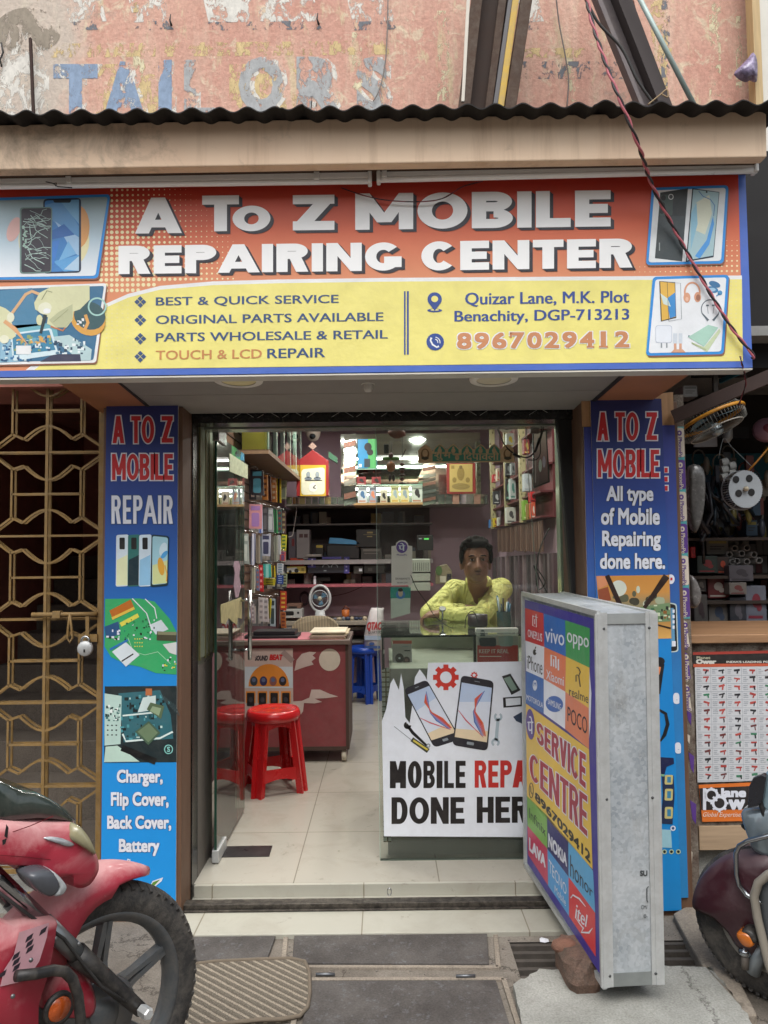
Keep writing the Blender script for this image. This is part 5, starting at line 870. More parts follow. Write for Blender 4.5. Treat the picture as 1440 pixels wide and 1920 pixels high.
def art_bars(c1, c2, n=3):
    def f(A, x0, y0, x1, y1):
        w_, h = x1 - x0, y1 - y0; A.rect(x0 + w_ * .1, y0 + h * .12, x1 - w_ * .1, y0 + h * .3, ink(c1), 1)
        for k in range(n): A.rect(x0 + w_ * .15, y0 + h * (.45 + .16 * k), x1 - w_ * (.2 + .15 * (k % 2)), y0 + h * (.52 + .16 * k), ink(c2), 1)
    return f
def art_pic(bgc, oc, cap):
    def f(A, x0, y0, x1, y1):
        w_, h = x1 - x0, y1 - y0; cx = (x0 + x1) / 2; A.rect(x0 + w_ * .06, y0 + h * .05, x1 - w_ * .06, y0 + h * .8, ink(bgc), 1); A.ell(cx, y0 + h * .42, w_ * .22, h * .2, ink(oc), 2, 14); A.ell(cx + w_ * .16, y0 + h * .6, w_ * .14, h * .12, ink(oc), 2.4, 12); A.rect(x0 + w_ * .1, y0 + h * .84, x1 - w_ * .15, y0 + h * .92, ink(cap), 1)
    return f
item('camera_box', 'white carton with two dark camera pictures and a red lid inside the counter', 'box', (736, 1206, 772, 1248), 3.62, .08, C('#a9a5a5', .5), art=lambda A, *r: (A.rect(736, 1201, 772, 1207, ink('#b5544a'), 1), A.ell(749, 1234, 8, 9, ink('#2b2725'), 1), A.ell(749, 1234, 2, 2, I_pw, 2), A.ell(762, 1238, 7, 7, ink('#4a3a38'), 1), A.ell(762, 1238, 3, 3, ink('#8a6a66'), 2), A.rect(758, 1219, 769, 1221, I_dark, 1), A.rect(754, 1211, 766, 1213, I_grey, 1)))
item('earbud_box', 'red and grey Keep It Real earbud poster box at the right of the counter', 'box', (894, 1178, 972, 1242), 3.56, .05, C('#a3a09c', .5), art=lambda A, *r: (A.rect(895, 1210, 971, 1242, ink('#b0423f'), 1), A.rrect([(898, 1196), (930, 1196), (930, 1212), (900, 1212)], 4, ink('#3f4750'), 2), A.rrect([(934, 1190), (962, 1190), (962, 1212), (936, 1212)], 6, ink('#8fa09f'), 2), A.ell(905, 1187, 5, 6, ink('#2f3a42'), 2), A.text('KEEP IT REAL', (898, 1217, 954, 1225), ink('#cfc3bd'), 2, .02), A.rect(899, 1230, 940, 1231.5, ink('#cfc3bd'), 2)))
item('cable_carton', 'flat dark striped packet lying beside the red lidded carton in the counter', 'packet', (774, 1238, 800, 1249), 3.7, .1, C('#77827a', .5), art=art_bars('#4b5650', '#4b5650', 1))
b = MB(); c = P(896, 1186, .62); b.lathe([(0, 0), (.045, 0), (.05, .01), (.05, .06), (.046, .06), (.044, .012), (0, .012)], (c.x, .62, ctz), (0, 0, 1), C('#33292b', .4), 24); b.build('dark_cup', label='round black and red pot standing on the counter near the pens', cat='pot')
ph = thing('pen_holder', 'clear holder full of blue and white pens on the counter', 'pen holder', (P(945, 1165, .6).x, .6, ctz)); x = P(945, 1165, .6).x; b = MB(); b.lathe([(0, .002), (.035, .002), (.037, .075)], (x, .6, ctz), (0, 0, 1), C('#51605f', .2, var=.2), 16); b.build('cup', ph); b = MB()
for k in range(7): a = k * .9; b.tube([(x + math.cos(a) * .018, .6 + math.sin(a) * .018, ctz + .01), (x + math.cos(a) * .034, .6 + math.sin(a) * .03, ctz + rnd.uniform(.11, .16))], .004, (C('#2d5f78', .3), C('#b9c2c4', .3), C('#23302e', .3))[k % 3], 6)
b.build('pen', ph)
cable('phone_lead', 'thin black lead curling over the counter glass to the red lidded carton', [(770, 1078, .27), (782, 1105, .28), (800, 1130, .3), (815, 1155, .32), (836, 1172, .34), (850, 1178, .36)], .0018, M_rubber); cable('phone_lead', 'black lead looping up beside the round pot on the counter', [(872, 1178, .4), (874, 1158, .4), (884, 1146, .4), (893, 1155, .4), (896, 1172, .42)], .002, M_rubber)
# ================================================================== desk, stools, chair
dk = thing('desk', 'dark red desk with white cloud and moon decals beside the red stool', 'desk', (-.6, 2.0, .066)); DD = 4.92; M_dred = C('#8a4347', .55, var=.15, dust=.12)
a = P(655, 1402, DD - 3.15); z1 = P(655, 1199, DD - 3.15).z; b = MB(); b.box(WX0 + .01, a.y, a.z, a.x - .02, a.y + .5, z1 - .03, M_dred); b.build('body', dk); b = MB(); b.box(WX0 + .01, a.y - .03, z1 - .03, a.x + .01, a.y + .53, z1, C('#6b5d55', .5, var=.2)); b.build('desktop', dk, bevel=.004); b = MB(); b.box(WX0 + .05, a.y + .01, z1 + .0008, a.x - .03, a.y + .45, z1 + .003, C('#b06a72', .6)); b.build('desk_cloth', dk)
b = MB(); b.box(a.x - .02, a.y - .006, a.z - .01, a.x, a.y + .5, z1 - .031, C('#4b3a33', .6)); b.box(WX0 + .02, a.y - .004, a.z - .015, a.x - .021, a.y + .02, a.z + .01, C('#4b3a33', .6)); b.build('edge_trim', dk)
for x in (a.x - .05, a.x - .62):
    b = MB(); b.tube([(x, a.y + .03, .104), (x + .03, a.y + .03, .104)], .036, C('#c9c2b0', .5), 14); b.build('caster', dk)
A = Art((0, a.y - .001, 0), eps=.0006); wd = ink('#c9b9b2'); A.ell(618, 1237, 20, 21, ink('#d2cabb'), 1, 26)
A.poly([(552, 1258), (556, 1238), (566, 1226), (580, 1222), (593, 1223), (586, 1229), (592, 1234), (584, 1240), (588, 1246), (574, 1250), (562, 1254)], wd, 1); A.poly([(584, 1293), (600, 1293), (618, 1301), (634, 1306), (612, 1309), (590, 1310), (604, 1316), (590, 1319), (570, 1318), (568, 1334), (562, 1342), (552, 1326), (540, 1316), (566, 1314), (580, 1308)], wd, 1.2); A.poly([(405, 1295), (424, 1294), (430, 1308), (445, 1316), (420, 1318), (404, 1312)], wd, 1); A.poly([(420, 1228), (440, 1222), (455, 1228), (452, 1250), (424, 1252)], wd, 1); A.mb.build('decal', dk)
sp = thing('poster', 'orange and white Sound Beat speaker poster taped to the front of the red desk', 'poster', P(505, 1340, a.y)); A = Art((0, a.y - .006, 0), eps=.0006); b = MB(); b.prism([A.at(x, y, 0) for x, y in ((458, 1216), (549, 1216), (550, 1345), (459, 1345))], (0, .002, 0), ink('#c5b4ac')); b.build('sheet', sp)
A.poly([(459, 1250), (549, 1250), (549, 1290), (459, 1290)], ink('#c9d6dd'), 1); A.ell(504, 1287, 38, 42, ink('#d98a35'), 1.5, 20, 180, 360); A.text('SOUND', (478, 1229, 502, 1239), I_dark, 1, .05, .2); A.text('BEAT', (505, 1227, 531, 1238), I_rd, 1, .06, .2)
for k in range(4): x = 476 + k * 18; A.ell(x, 1277, 7, 9, ink(('#2f3e49', '#2b2f5a', '#8a5a55', '#2a2a2d')[k]), 2); A.ell(x, 1275, 3.6, 4, ink('#5d6a8a'), 3)
for k in range(4): x = 470 + k * 22; A.rect(x - 9, 1296, x + 9, 1318, ink('#d98a35'), 1.6); A.rrect([(x - 7, 1299), (x + 7, 1299), (x + 7, 1324), (x - 7, 1324)], 2, I_black, 2); A.ell(x, 1312, 4, 5, ink('#3f3f45'), 3)
A.line([(459, 1219), (480, 1232)], 6, ink('#b9a9a2'), 2); A.line([(530, 1222), (549, 1240)], 10, ink('#a08f8a'), 2); A.mb.build('print', sp)
b = MB(); q = P(520, 1196, a.y + .1); b.box(q.x - .22, a.y + .06, z1 + .004, q.x + .14, a.y + .28, z1 + .022, C('#1c1b1e', .4)); b.box(q.x - .16, a.y + .09, z1 + .023, q.x + .12, a.y + .26, z1 + .05, C('#232227', .35)); b.build('binder', label='black folder lying on the red desk', cat='folder', bevel=.004)
pd = thing('paper_pad', 'worn stack of cream papers on the right end of the red desk', 'paper stack', (a.x - .13, a.y + .2, z1)); b = MB()
for k in range(5): r_ = rnd.uniform(-.012, .012); b.box(a.x - .25 + r_, a.y + .02 + r_, z1 + .004 + k * .009, a.x - .015 + r_, a.y + .34, z1 + .012 + k * .009, C(('#c2b79d', '#a98f86', '#c9c0aa', '#b2a58a', '#cfc6b0')[k], .8, var=.25))
b.build('sheets', pd)
def stool(name, c, rot, h, mat, label, rt=.15, rb=.20):
    """moulded plastic stool: round seat, four folded legs, hoop braces"""
    c = Vector(c); t = thing(name, label, 'stool', c); M3 = Matrix.Rotation(rot, 3, 'Z')
    b = MB(); b.lathe([(0, h - .004), (rt * .3, h - .006), (rt * .82, h - .008), (rt * .95, h - .002), (rt, h - .010), (rt * 1.04, h - .03), (rt * 1.05, h - .055), (rt * 1.02, h - .056), (rt * .98, h - .03), (0, h - .022)], c, (0, 0, 1), mat, 40); b.lathe([(0, h - .0035), (.008, h - .0035)], c, (0, 0, 1), M_dark, 10); b.build('seat', t)
    at = lambda k, z, off, push=0: c + M3 @ (Matrix.Rotation(k * math.pi / 2, 3, 'Z') @ Vector((rb - (rb - rt * .93) * z / h - push, off, z)))
    for k in range(4):
        b = MB(); prof = [(-.036, .028), (-.034, -.004), (-.014, .0), (-.010, .012), (.010, .012), (.014, .0), (.034, -.004), (.036, .028)]; rings = []
        for z, s in ((0, .94), (h * .3, 1), (h * .7, 1), (h - .03, 1.05)): rings.append([at(k, z, o * s, p_) for o, p_ in prof] + [at(k, z, o * s, p_ + .006) for o, p_ in prof[::-1]])
        b.loft(rings, mat, smooth=False); b.build('leg', t, bevel=.002)
    for k in range(4):
        for z, hh, ins in ((h * .2, .055, .02), (h - .085, .05, .014)):
            b = MB(); p0 = [at(k, z + dz, .034, ins) for dz in (0, hh)]; p1 = [at(k + 1, z + dz, -.034, ins) for dz in (0, hh)]; seg = 6
            for i in range(seg):
                u, v = i / seg, (i + 1) / seg; sag = lambda s: .018 * (1 - math.sin(math.pi * s)) 
                q_ = [p0[0].lerp(p1[0], u) - Vector((0, 0, sag(u))), p0[0].lerp(p1[0], v) - Vector((0, 0, sag(v))), p0[1].lerp(p1[1], v), p0[1].lerp(p1[1], u)]; inn = (c - (p0[0] + p1[0]) / 2); inn.z = 0; inn = inn.normalized() * .005; b.hexa(q_, [p + inn for p in q_], mat)
            b.build('brace', t)
    return t
M_rst = C('#c01b1f', .25, var=.06, coat=.3); M_bst = C('#163f9c', .3, var=.08)
stool('plastic_stool', (-.655, 1.24, .066), R(70 - 90), .46, M_rst, 'glossy red plastic stool standing in front of the red desk'); stool('plastic_stool', (P(683, 1320, 3.62).x, 3.75, .066), R(-72), .50, M_bst, 'blue plastic stool behind the red desk carrying a printed bag', .14, .16)
bg_ = thing('carry_bag', 'white carry bag with red and blue print standing on the blue stool', 'bag', P(700, 1217, 3.75)); b = MB(); rr = []
for z_, px_, w_, d_ in ((1218, 700, 17, .08), (1190, 701, 18, .09), (1165, 704, 16, .07), (1146, 706, 13, .04), (1140, 708, 12, .02)):
    p = P(px_, z_, 3.72); rr.append([p + Vector((math.copysign(abs(math.cos(t_)) ** .6, math.cos(t_)) * w_ * .00493, math.sin(t_) * d_, .004 * math.sin(5 * t_))) for t_ in [k * math.pi / 8 for k in range(16)]])
b.loft(rr, C('#c9c4c6', .6, var=.15, sc_=20)); b.build('bag_body', bg_); A = Art((0, 3.62, 0), eps=.001); A.text('QTAC', (688, 1166, 716, 1184), ink('#b0353a'), 1, .05, .3); A.text('QUARTERS', (690, 1183, 715, 1189), I_dark, 1, .02)
A.rect(684, 1192, 714, 1200, ink('#9fb1c9'), 1); A.rect(684, 1211, 713, 1216, ink('#35538f'), 1); A.ell(697, 1207, 5, 3, ink('#35538f'), 1); A.mb.build('print', bg_)
ch = thing('office_chair', 'chair with a rounded beige mesh backrest behind the red desk', 'chair', P(592, 1300, 2.75)); cc = P(592, 1210, 2.75); b = MB(); w_ = 48 / 1400 * 5.9
pts = [(cc.x + w_ * math.copysign(abs(math.cos(t_)) ** .7, math.cos(t_)), 2.75 + .05 * math.cos(t_) ** 2 * -1, cc.z + .23 * abs(math.sin(t_)) ** .6) for t_ in [math.pi * k / 20 for k in range(21)]]; pts = [(cc.x + w_, 2.7, cc.z - .2)] + pts + [(cc.x - w_, 2.7, cc.z - .2)]
def m_weave():
    m, t, p = newmat('woven_back'); n = N(t); wv = n('ShaderNodeTexWave', {'Vector': n.pos(), 'Scale': 26, 'Distortion': .4}, bands_direction='X'); n.out(n.ramp(wv, [(.3, '#6a604f'), (.7, '#a89c83')]), p.inputs['Base Color']); p.inputs['Roughness'].default_value = .9; return m
b.prism(pts, (0, .03, 0), m_weave()); b.build('backrest', ch, bevel=.012); b = MB(); b.box(cc.x - .22, 2.4, .45, cc.x + .22, 2.75, .52, C('#4b463e', .8)); b.build('seat', ch, bevel=.02); b = MB(); b.tube([(cc.x, 2.6, .08), (cc.x, 2.6, .46)], .03, M_black, 10)
for k in range(5): b.bar((cc.x, 2.6, .12), (cc.x + .25 * math.cos(k * 1.257), 2.6 + .25 * math.sin(k * 1.257), .09), .03, .025, M_black)
b.build('base', ch)
# ================================================================== back wall fittings
BD = 7.2; bY = BD - 3.15; M_grsh = C('#8b8384', .6)
tbz = P(600, 1165, bY).z; tx0, tx1 = WX0 + .01, P(690, 1165, bY).x
tt = thing('work_table', 'long worn work table along the back wall carrying the white fan', 'table', (-.5, bY + .25, .066)); b = MB(); b.box(tx0, bY, tbz - .04, tx1, BY - .002, tbz, C('#9a9284', .6, dust=.3)); b.build('table_top', tt, bevel=.004); b = MB(); b.box(P(532, 1200, bY).x, bY + .02, tbz - .3, P(556, 1200, bY).x, BY - .01, tbz - .041, C('#a9adb3', .5)); b.build('drawer_side', tt); b = MB(); b.box(tx0, bY + .03, .066, tx0 + .05, BY - .05, tbz - .041, M_dark); b.box(tx1 - .04, bY + .03, .066, tx1, BY - .05, tbz - .041, M_dark); b.build('leg', tt); b = MB(); b.box(tx0 + .06, bY + .1, tbz - .22, tx1 - .05, BY - .01, tbz - .2, C('#8d8a86', .6)); b.build('lower_shelf', tt)
b = MB()
for k in range(4): pbox(b, 655 + k * 6, 1176 - k * 2 + (k % 2) * 4, 684 + k * 2, 1181 - k * 2 + (k % 2) * 4, BD + .1 + k * .03, .1, C(('#a39c92', '#6d6864', '#b8b2a8', '#4d4a48')[k], .7))
b.build('paper_pile', label='untidy pile of papers on the shelf under the work table', cat='papers')
fn = thing('table_fan', 'white oval table fan with blue blades on the work table', 'fan', P(600, 1155, bY + .05)); fc = P(600, 1122, bY + .1); b = MB(); b.tube([fc + Vector((math.cos(t_) * .098, 0, math.sin(t_) * .125 - .0)) for t_ in [k * math.pi / 16 for k in range(32)]], .013, C('#c9ccce', .35), 8, closed=True); b.build('hoop', fn); b = MB(); b.tube([fc + Vector((math.cos(t_) * .078, -.02, math.sin(t_) * .078)) for t_ in [k * math.pi / 16 for k in range(32)]], .005, C('#b9bcc0', .35), 6, closed=True)
for k in range(22): t_ = k * math.pi / 11; b.tube([fc + Vector((math.cos(t_) * .02, -.035, math.sin(t_) * .02)), fc + Vector((math.cos(t_) * .078, -.02, math.sin(t_) * .078))], .0011, C('#a3a7ab', .35), 4)
b.build('cage', fn); b = MB()
for k in range(3):
    t0 = k * 2.094 + .5; b.add([fc + Vector((math.cos(t0 + u) * r_, .01 * u - .005, math.sin(t0 + u) * r_)) for r_, u in ((.015, 0), (.066, -.25), (.07, .2), (.06, .6), (.02, .7))], [[0, 1, 2, 3, 4]], C('#4f86a8', .35))
b.build('blade', fn); b = MB(); b.ell(fc + Vector((0, -.035, 0)), (.022, .012, .022), C('#b9b4a0', .4), 16, 8); b.build('hub', fn); b = MB(); zb_ = tbz; b.loft([[Vector((fc.x + math.cos(t_) * rx, fc.y + math.sin(t_) * ry, z)) for t_ in [k * math.pi / 8 for k in range(16)]] for z, rx, ry in ((zb_ + .001, .085, .06), (zb_ + .02, .08, .055), (zb_ + .05, .05, .03), (fc.z - .115, .045, .02))], C('#c2c6c8', .35)); b.build('base', fn)
item('charger_unit', 'white bench power unit with a dark window at the left end of the work table', 'power unit', (530, 1142, 566, 1159), BD + .05, .2, C('#b5b6b4', .5), art=lambda A, *r: (A.rrect([(532, 1146), (551, 1146), (551, 1154), (532, 1154)], 3, I_black, 1), A.ell(559, 1149, 2.2, 2.2, I_black, 1)))
item('wooden_tray', 'low brown box lying on the white bench power unit', 'box', (538, 1132, 564, 1141), BD + .1, .2, C('#7a5a4c', .6), art=lambda A, *r: A.rect(541, 1137, 557, 1140, I_black, 1))
b = MB(); c = P(648, 1152, bY + .1); b.lathe([(0, 0), (.034, 0), (.038, .10), (.035, .10), (.03, .01), (0, .01)], (c.x, c.y, tbz), (0, 0, 1), C('#b8652a', .5), 20); b.tube([Vector((c.x - .03, c.y, tbz + .1)), Vector((c.x, c.y - .02, tbz + .14)), Vector((c.x + .04, c.y, tbz + .1))], .006, C('#7d3f1c', .5), 6); b.build('orange_cup', label='orange plastic cup with a strap on the work table', cat='cup')
b = MB()
for k in range(9):
    c = P(620 + k * 8, 1153, bY + .06); b.ell((c.x, c.y, tbz + .018), (rnd.uniform(.012, .03), .02, rnd.uniform(.012, .022)), C(rnd.choice(['#26262a', '#b9ac93', '#2f3b55', '#7d8189']), .5), 8, 6)
b.build('small_parts', label='scatter of small repair parts on the work table right of the fan', cat='parts', kind='stuff')
b = MB(); c = P(571, 1122, bY + .3)
for k in range(4): b.tube([c + Vector((math.cos(t_) * (.05 - k * .004), -k * .004, math.sin(t_) * (.07 - k * .006))) for t_ in [j * .3927 for j in range(16)]], .0045, C('#3a2733', .5), 5, closed=True)
b.build('cable_coil', label='coil of dark cable hanging on the purple wall left of the white fan', cat='cable coil')
cable('wall_lead', 'dark red lead sagging along the purple wall right of the fan', [(622, 1118, bY + .5), (650, 1112, bY + .5), (680, 1100, bY + .5), (712, 1087, bY + .5)], .004, C('#5d2f3a', .5))
item('power_strip', 'black power strip with a white plug under the dark shelf above the fan', 'power strip', (583, 1083, 619, 1090), BD + .2, .05, M_black, art=lambda A, *r: A.rect(588, 1080, 592.5, 1096, I_pw, 1))
# dark shelf unit
su = thing('back_shelf', 'dark wall shelf with grey boards holding boxed speakers on the back wall', 'shelf', (-.35, bY + .3, P(600, 1100, bY).z)); sx0, sx1 = WX0 + .01, P(812, 1055, bY + .12).x
b = MB(); b.box(sx0, BY - .03, P(600, 1098, bY).z, sx1, BY - .003, P(600, 948, bY).z, C('#4a4142', .8)); b.build('back_panel', su)
for y0, y1, col_ in ((1050, 1058, '#8b8384'), (1096, 1101, '#a85a64'), (982, 985, '#4a4443')): b = MB(); b.box(sx0, bY + .12, P(600, y1, bY + .12).z, sx1, BY - .03, P(600, y0, bY + .12).z, C(col_, .6)); b.build('board', su)
SD = BD + .16
b = MB()
for k in range(46):
    x = 540 + rnd.random() * 265; y = (982, 1050, 1097)[k % 3]; p = P(x, y, bY + .3); hh = rnd.uniform(.04, .13); w_ = rnd.uniform(.02, .06); b.box(p.x - w_, bY + .32 + rnd.uniform(0, .1), p.z + .003, p.x + w_, bY + .46, p.z + hh, C(rnd.choice(['#6d6a68', '#8f8a86', '#4d5564', '#7d5a52', '#a39d8f', '#59606a', '#8a7d4a']), .5, var=.25))
b.build('small_stock', label='jumble of small cartons at the back of the dark wall shelves', cat='stock', kind='stuff')
G = 'boxed goods on the dark shelf'
item('white_box', 'white carton with two small red marks on the middle dark shelf', 'box', (556, 993, 580, 1049), SD, .2, C('#8f8a8c', .6), art=lambda A, *r: (A.rect(561, 1001, 568, 1008, ink('#4f2f35'), 1), A.rect(570, 1001, 577, 1008, ink('#4f2f35'), 1)), group=G)
item('grey_box', 'grey carton with a narrow red bar at the left end of the middle dark shelf', 'box', (541, 997, 555, 1049), SD + .04, .2, C('#645e68', .6), art=lambda A, *r: A.rect(547, 1010, 552, 1024, ink('#84353a'), 1), group=G)
item('dark_box', 'black carton with gold lettering at the right of the middle dark shelf', 'box', (668, 992, 712, 1026), SD, .2, C('#1f1e1f', .5), art=lambda A, *r: (A.rect(688, 997, 699, 1000, ink('#8f7f4a'), 1), A.rect(681, 1002, 706, 1003, ink('#6f6440'), 1), A.rect(688, 1005, 698, 1007, ink('#8f7f4a'), 1)), group=G)
item('flat_carton', 'low grey flat carton under the gold lettered black box', 'box', (677, 1027, 716, 1049), SD, .2, C('#4d4a48', .6), art=art_bars('#77726d', '#77726d', 1), group=G)
item('yellow_packet', 'small black and yellow packet left of the blue folder on the dark shelf', 'packet', (592, 1021, 606, 1049), SD, .12, C('#2a2826', .5), art=lambda A, *r: A.rect(593, 1022, 605, 1027, ink('#a8963a'), 1), group=G)
b = MB(); b.prism([P(x, y, SD - 3.15) for x, y in ((618, 1008), (640, 1009), (664, 1013), (678, 1019), (670, 1021), (640, 1020), (616, 1019))], (0, .14, 0), C('#4f97c9', .4)); b.build('blue_folder', label='light blue wrapped folder lying on a dark stand on the middle dark shelf', cat='folder', bevel=.004)
b = MB(); pbox(b, 612, 1021, 674, 1049, SD + .03, .12, C('#2a2a2e', .4)); b.build('dark_stand', label='low dark device under the light blue folder', cat='device', bevel=.01)
item('orange_box', 'plain orange red box on the yellow toy car box', 'box', (544, 1046, 569, 1061), SD, .15, C('#b8432a', .5), art=lambda A, *r: A.rect(545, 1059, 568, 1060.5, ink('#8f3320'), 1), group=G)
item('toy_car_box', 'yellow box with a black and white toy car picture on the lower dark shelf', 'box', (538, 1062, 573, 1075), SD, .15, C('#b5a04f', .5), art=lambda A, *r: (A.poly([(538, 1065), (556, 1064), (562, 1072), (538, 1073)], ink('#c9c9c4'), 1), A.ell(556, 1070, 4, 4, I_black, 2), A.ell(544, 1072, 3, 3, I_black, 2), A.rect(565, 1065, 571, 1071, ink('#7d7030'), 1)), group=G)
item('speaker_box', 'wide black and violet soundbar box with two speaker cones on the lower dark shelf', 'box', (577, 1043, 655, 1075), SD, .2, C('#23222a', .5), art=lambda A, *r: (A.rect(577, 1047, 592, 1064, ink('#37337a'), 1), A.rect(645, 1044, 655, 1075, ink('#37337a'), 1), A.rect(604, 1044, 640, 1048, ink('#4a4590'), 1), A.ring(611, 1064, 6, 1.6, I_grey, 2, a0=180, a1=360), A.ring(627, 1064, 6, 1.6, I_grey, 2, a0=180, a1=360), A.rect(607, 1069, 612, 1071, I_grey, 1), *[A.rect(648, 1047 + 7 * k, 651, 1050 + 7 * k, ink('#8f8ac0'), 2) for k in range(4)], A.rect(584, 1048, 587, 1062, ink('#a9a7c9'), 2)), group=G)
item('white_tray', 'thin white tray lying on top of the violet soundbar box', 'tray', (573, 1039, 603, 1044), SD - .02, .14, C('#99938f', .5), art=art_bars('#c9c4c0', '#c9c4c0', 1))
item('stereo_unit', 'stack of two dark stereo units at the right of the lower dark shelf', 'stereo', (682, 1041, 720, 1075), SD + .02, .2, C('#2d2c2b', .4), art=lambda A, *r: (A.rect(682, 1057, 720, 1058.5, I_grey, 1), A.rect(696, 1051, 702, 1053, ink('#b8b6ae'), 1), A.rect(690, 1065, 698, 1071, ink('#4d4c4a'), 1)), group=G)
item('small_clock', 'small dark clock with a pale label beside the stereo units', 'clock', (663, 1062, 680, 1076), SD, .1, C('#34312c', .5), art=lambda A, *r: A.rect(673, 1066, 679, 1071, I_pw, 1), group=G)
# upper mirrored showcase
uY = 3.85; uz = P(600, 948, uY).z
us = thing('mirror_showcase', 'mirrored wall showcase with glass shelves along the top of the back wall', 'showcase', (-.0, uY + .4, uz)); M_mir = C('#c4cdc4', .06, .95, .08, 3); M_msh = glass('shelf_glass', '#eef6f1', 1.3); ux1 = P(915, 900, uY).x; ux0 = P(534, 900, uY).x
b = MB(); b.box(ux0 + .5, BY - .3, uz + .03, ux1, BY - .28, 2.62, M_mir); b.build('mirror_back', us); b = MB(); b.box(ux0, uY, uz, P(663, 940, uY).x, BY - .005, uz + .02, C('#6f6a64', .4)); b.box(P(663, 940, uY).x, uY, uz, P(793, 940, uY).x, BY - .28, uz + .022, C('#a8875a', .5)); b.box(P(793, 940, uY).x, uY, uz, ux1, BY - .28, uz + .02, C('#77766d', .4)); b.build('bottom_board', us)
for y in (880, 910): b = MB(); z = P(700, y, uY).z; b.box(P(668, y, uY).x, uY + .01, z, P(792, y, uY).x, BY - .3, z + .008, M_msh); b.box(P(668, y, uY).x, uY + .006, z, P(792, y, uY).x, uY + .0095, z + .008, C('#8fb5a2', .2)); b.build('glass_shelf', us)
def mcol(x0, x1, y0, y1, nm):
    b = MB(); n_ = 11
    for k in range(n_):
        ya, yb = y0 + (y1 - y0) * k / n_, y0 + (y1 - y0) * (k + 1) / n_; pts = [(x0, ya + 5), (x1, ya), (x1, yb - 1.5), (x0, yb + 3.5)]
        b.prism([P(x, y, uY - .002 - .012 * (k % 2)) for x, y in pts], (0, .02, 0), (M_mir, C('#7d5d50', .25, .5), M_mir, C('#8f9a92', .15, .8))[k % 4])
    b.build(nm, us)
mcol(645, 667, 812, 945, 'mosaic_column'); mcol(793, 817, 865, 945, 'mosaic_column')
b = MB(); M_m2 = C('#9aa399', .12, .85, .25, 30)
for k in range(9): x = 537 + k * 12; b.prism([P(xx, yy, uY - .003) for xx, yy in ((x, 932), (x + 11, 932), (x + 11, 945), (x, 945))], (0, .01, 0), (M_m2, M_mir, C('#7d7248', .3, .3), M_m2)[k % 4])
for k in range(7): x = 822 + k * 13.4; b.prism([P(xx, yy, uY - .003) for xx, yy in ((x, 927), (x + 12, 927), (x + 12, 945), (x, 945))], (0, .01, 0), (M_mir, M_m2, C('#a07d6d', .3, .3))[k % 3])
b.build('mosaic_strip', us)
US = uY + 3.15 + .04
item('headset_box', 'blue and green box with a black headset picture on the top glass shelf', 'box', (671, 823, 706, 878), US, .1, C('#2f86b5', .4), art=lambda A, *r: (A.poly([(690, 823), (706, 823), (706, 878), (690, 878)], ink('#4ba05c'), 1), A.ell(690, 838, 7, 8, I_black, 2), A.ell(694, 848, 6, 6, I_black, 2.2), A.rect(683, 860, 694, 876, ink('#23353f'), 2), A.rect(673, 870, 678, 876, I_pw, 2)))
for k, (x0, x1, y0, col_, oc, lb) in enumerate(((671, 688, 914, '#b9c3c5', '#3f6a8f', 'white packet with small blue figures, first on the lit shelf'), (692, 706, 914, '#8f97a3', '#c07a5a', 'grey pouch with an orange figure, second on the lit shelf'), (713, 726, 918, '#c9c2ac', '#2b2b2b', 'cream earphone box third on the lit shelf'), (733, 748, 911, '#d6cf9a', '#9fb0b5', 'yellow and white cable box fourth on the lit shelf'), (751, 767, 911, '#d8d1a0', '#8fa0a8', 'yellow based cable box fifth on the lit shelf'), (772, 792, 909, '#c3ccc2', '#2a2a2a', 'white box with two black earphones at the right end of the lit shelf'))):
    item('accessory_box', lb, 'box', (x0, y0, x1, 943), US, .05, C(col_, .5), art=art_pic(col_, oc, '#c9a03a' if k in (3, 4) else '#a9745a'), group='packets on the lit back shelf')
for x0, lb in ((669, 'small red and black packet on the middle glass shelf, left'), (697, 'small red and black packet on the middle glass shelf, right')): item('toy_packet', lb, 'packet', (x0, 894, x0 + 17, 909), US, .05, C('#8f2f33', .5), art=art_pic('#7d2428', '#1d1a1c', '#c9b9b0'), group='red packets on the middle glass shelf')
tp = thing('wall_temple', 'small red house shaped temple with green eaves and a framed clock on the back wall', 'temple', P(587, 930, uY)); TY = uY - .06
b = MB(); b.prism([P(x, y, TY) for x, y in ((556, 930), (556, 866), (586, 843), (616, 864), (616, 929))], (0, .12, 0), C('#8f1a1d', .4)); b.build('house', tp, bevel=.003)
for s in (((539, 862), (556, 848), (556, 858), (540, 872)), ((616, 846), (632, 858), (632, 868), (616, 858))): b = MB(); b.prism([P(x, y, TY) for x, y in s], (0, .1, 0), C('#2f5f45', .4)); b.build('eave', tp)
b = MB(); b.prism([P(x, y, TY + .02) for x, y in ((586, 829), (594, 837), (587, 843), (578, 837))], (0, .02, 0), C('#a98d80', .3)); b.build('finial', tp); A = Art((0, TY - .002, 0), eps=.002); b = MB(); A.rect(563, 872, 611, 930, ink('#c9a62a'), 1); A.rrect([(565, 880), (609, 876), (609, 927), (565, 928)], 7, ink('#d9d9c0'), 2); A.ell(587, 914, 8, 8.5, ink('#e6e6da'), 3); A.line([(587, 914), (592, 909)], 1.4, I_black, 4); A.line([(587, 914), (592, 916)], 1.2, I_black, 4)
for cx in (578, 595): A.ell(cx, 890, 4, 6, ink('#8f9a9f'), 3); A.ell(cx, 897, 7, 3, ink('#6f7a85'), 3)
A.rect(572, 900, 604, 901.5, I_black, 3); A.mb.build('clock_picture', tp)
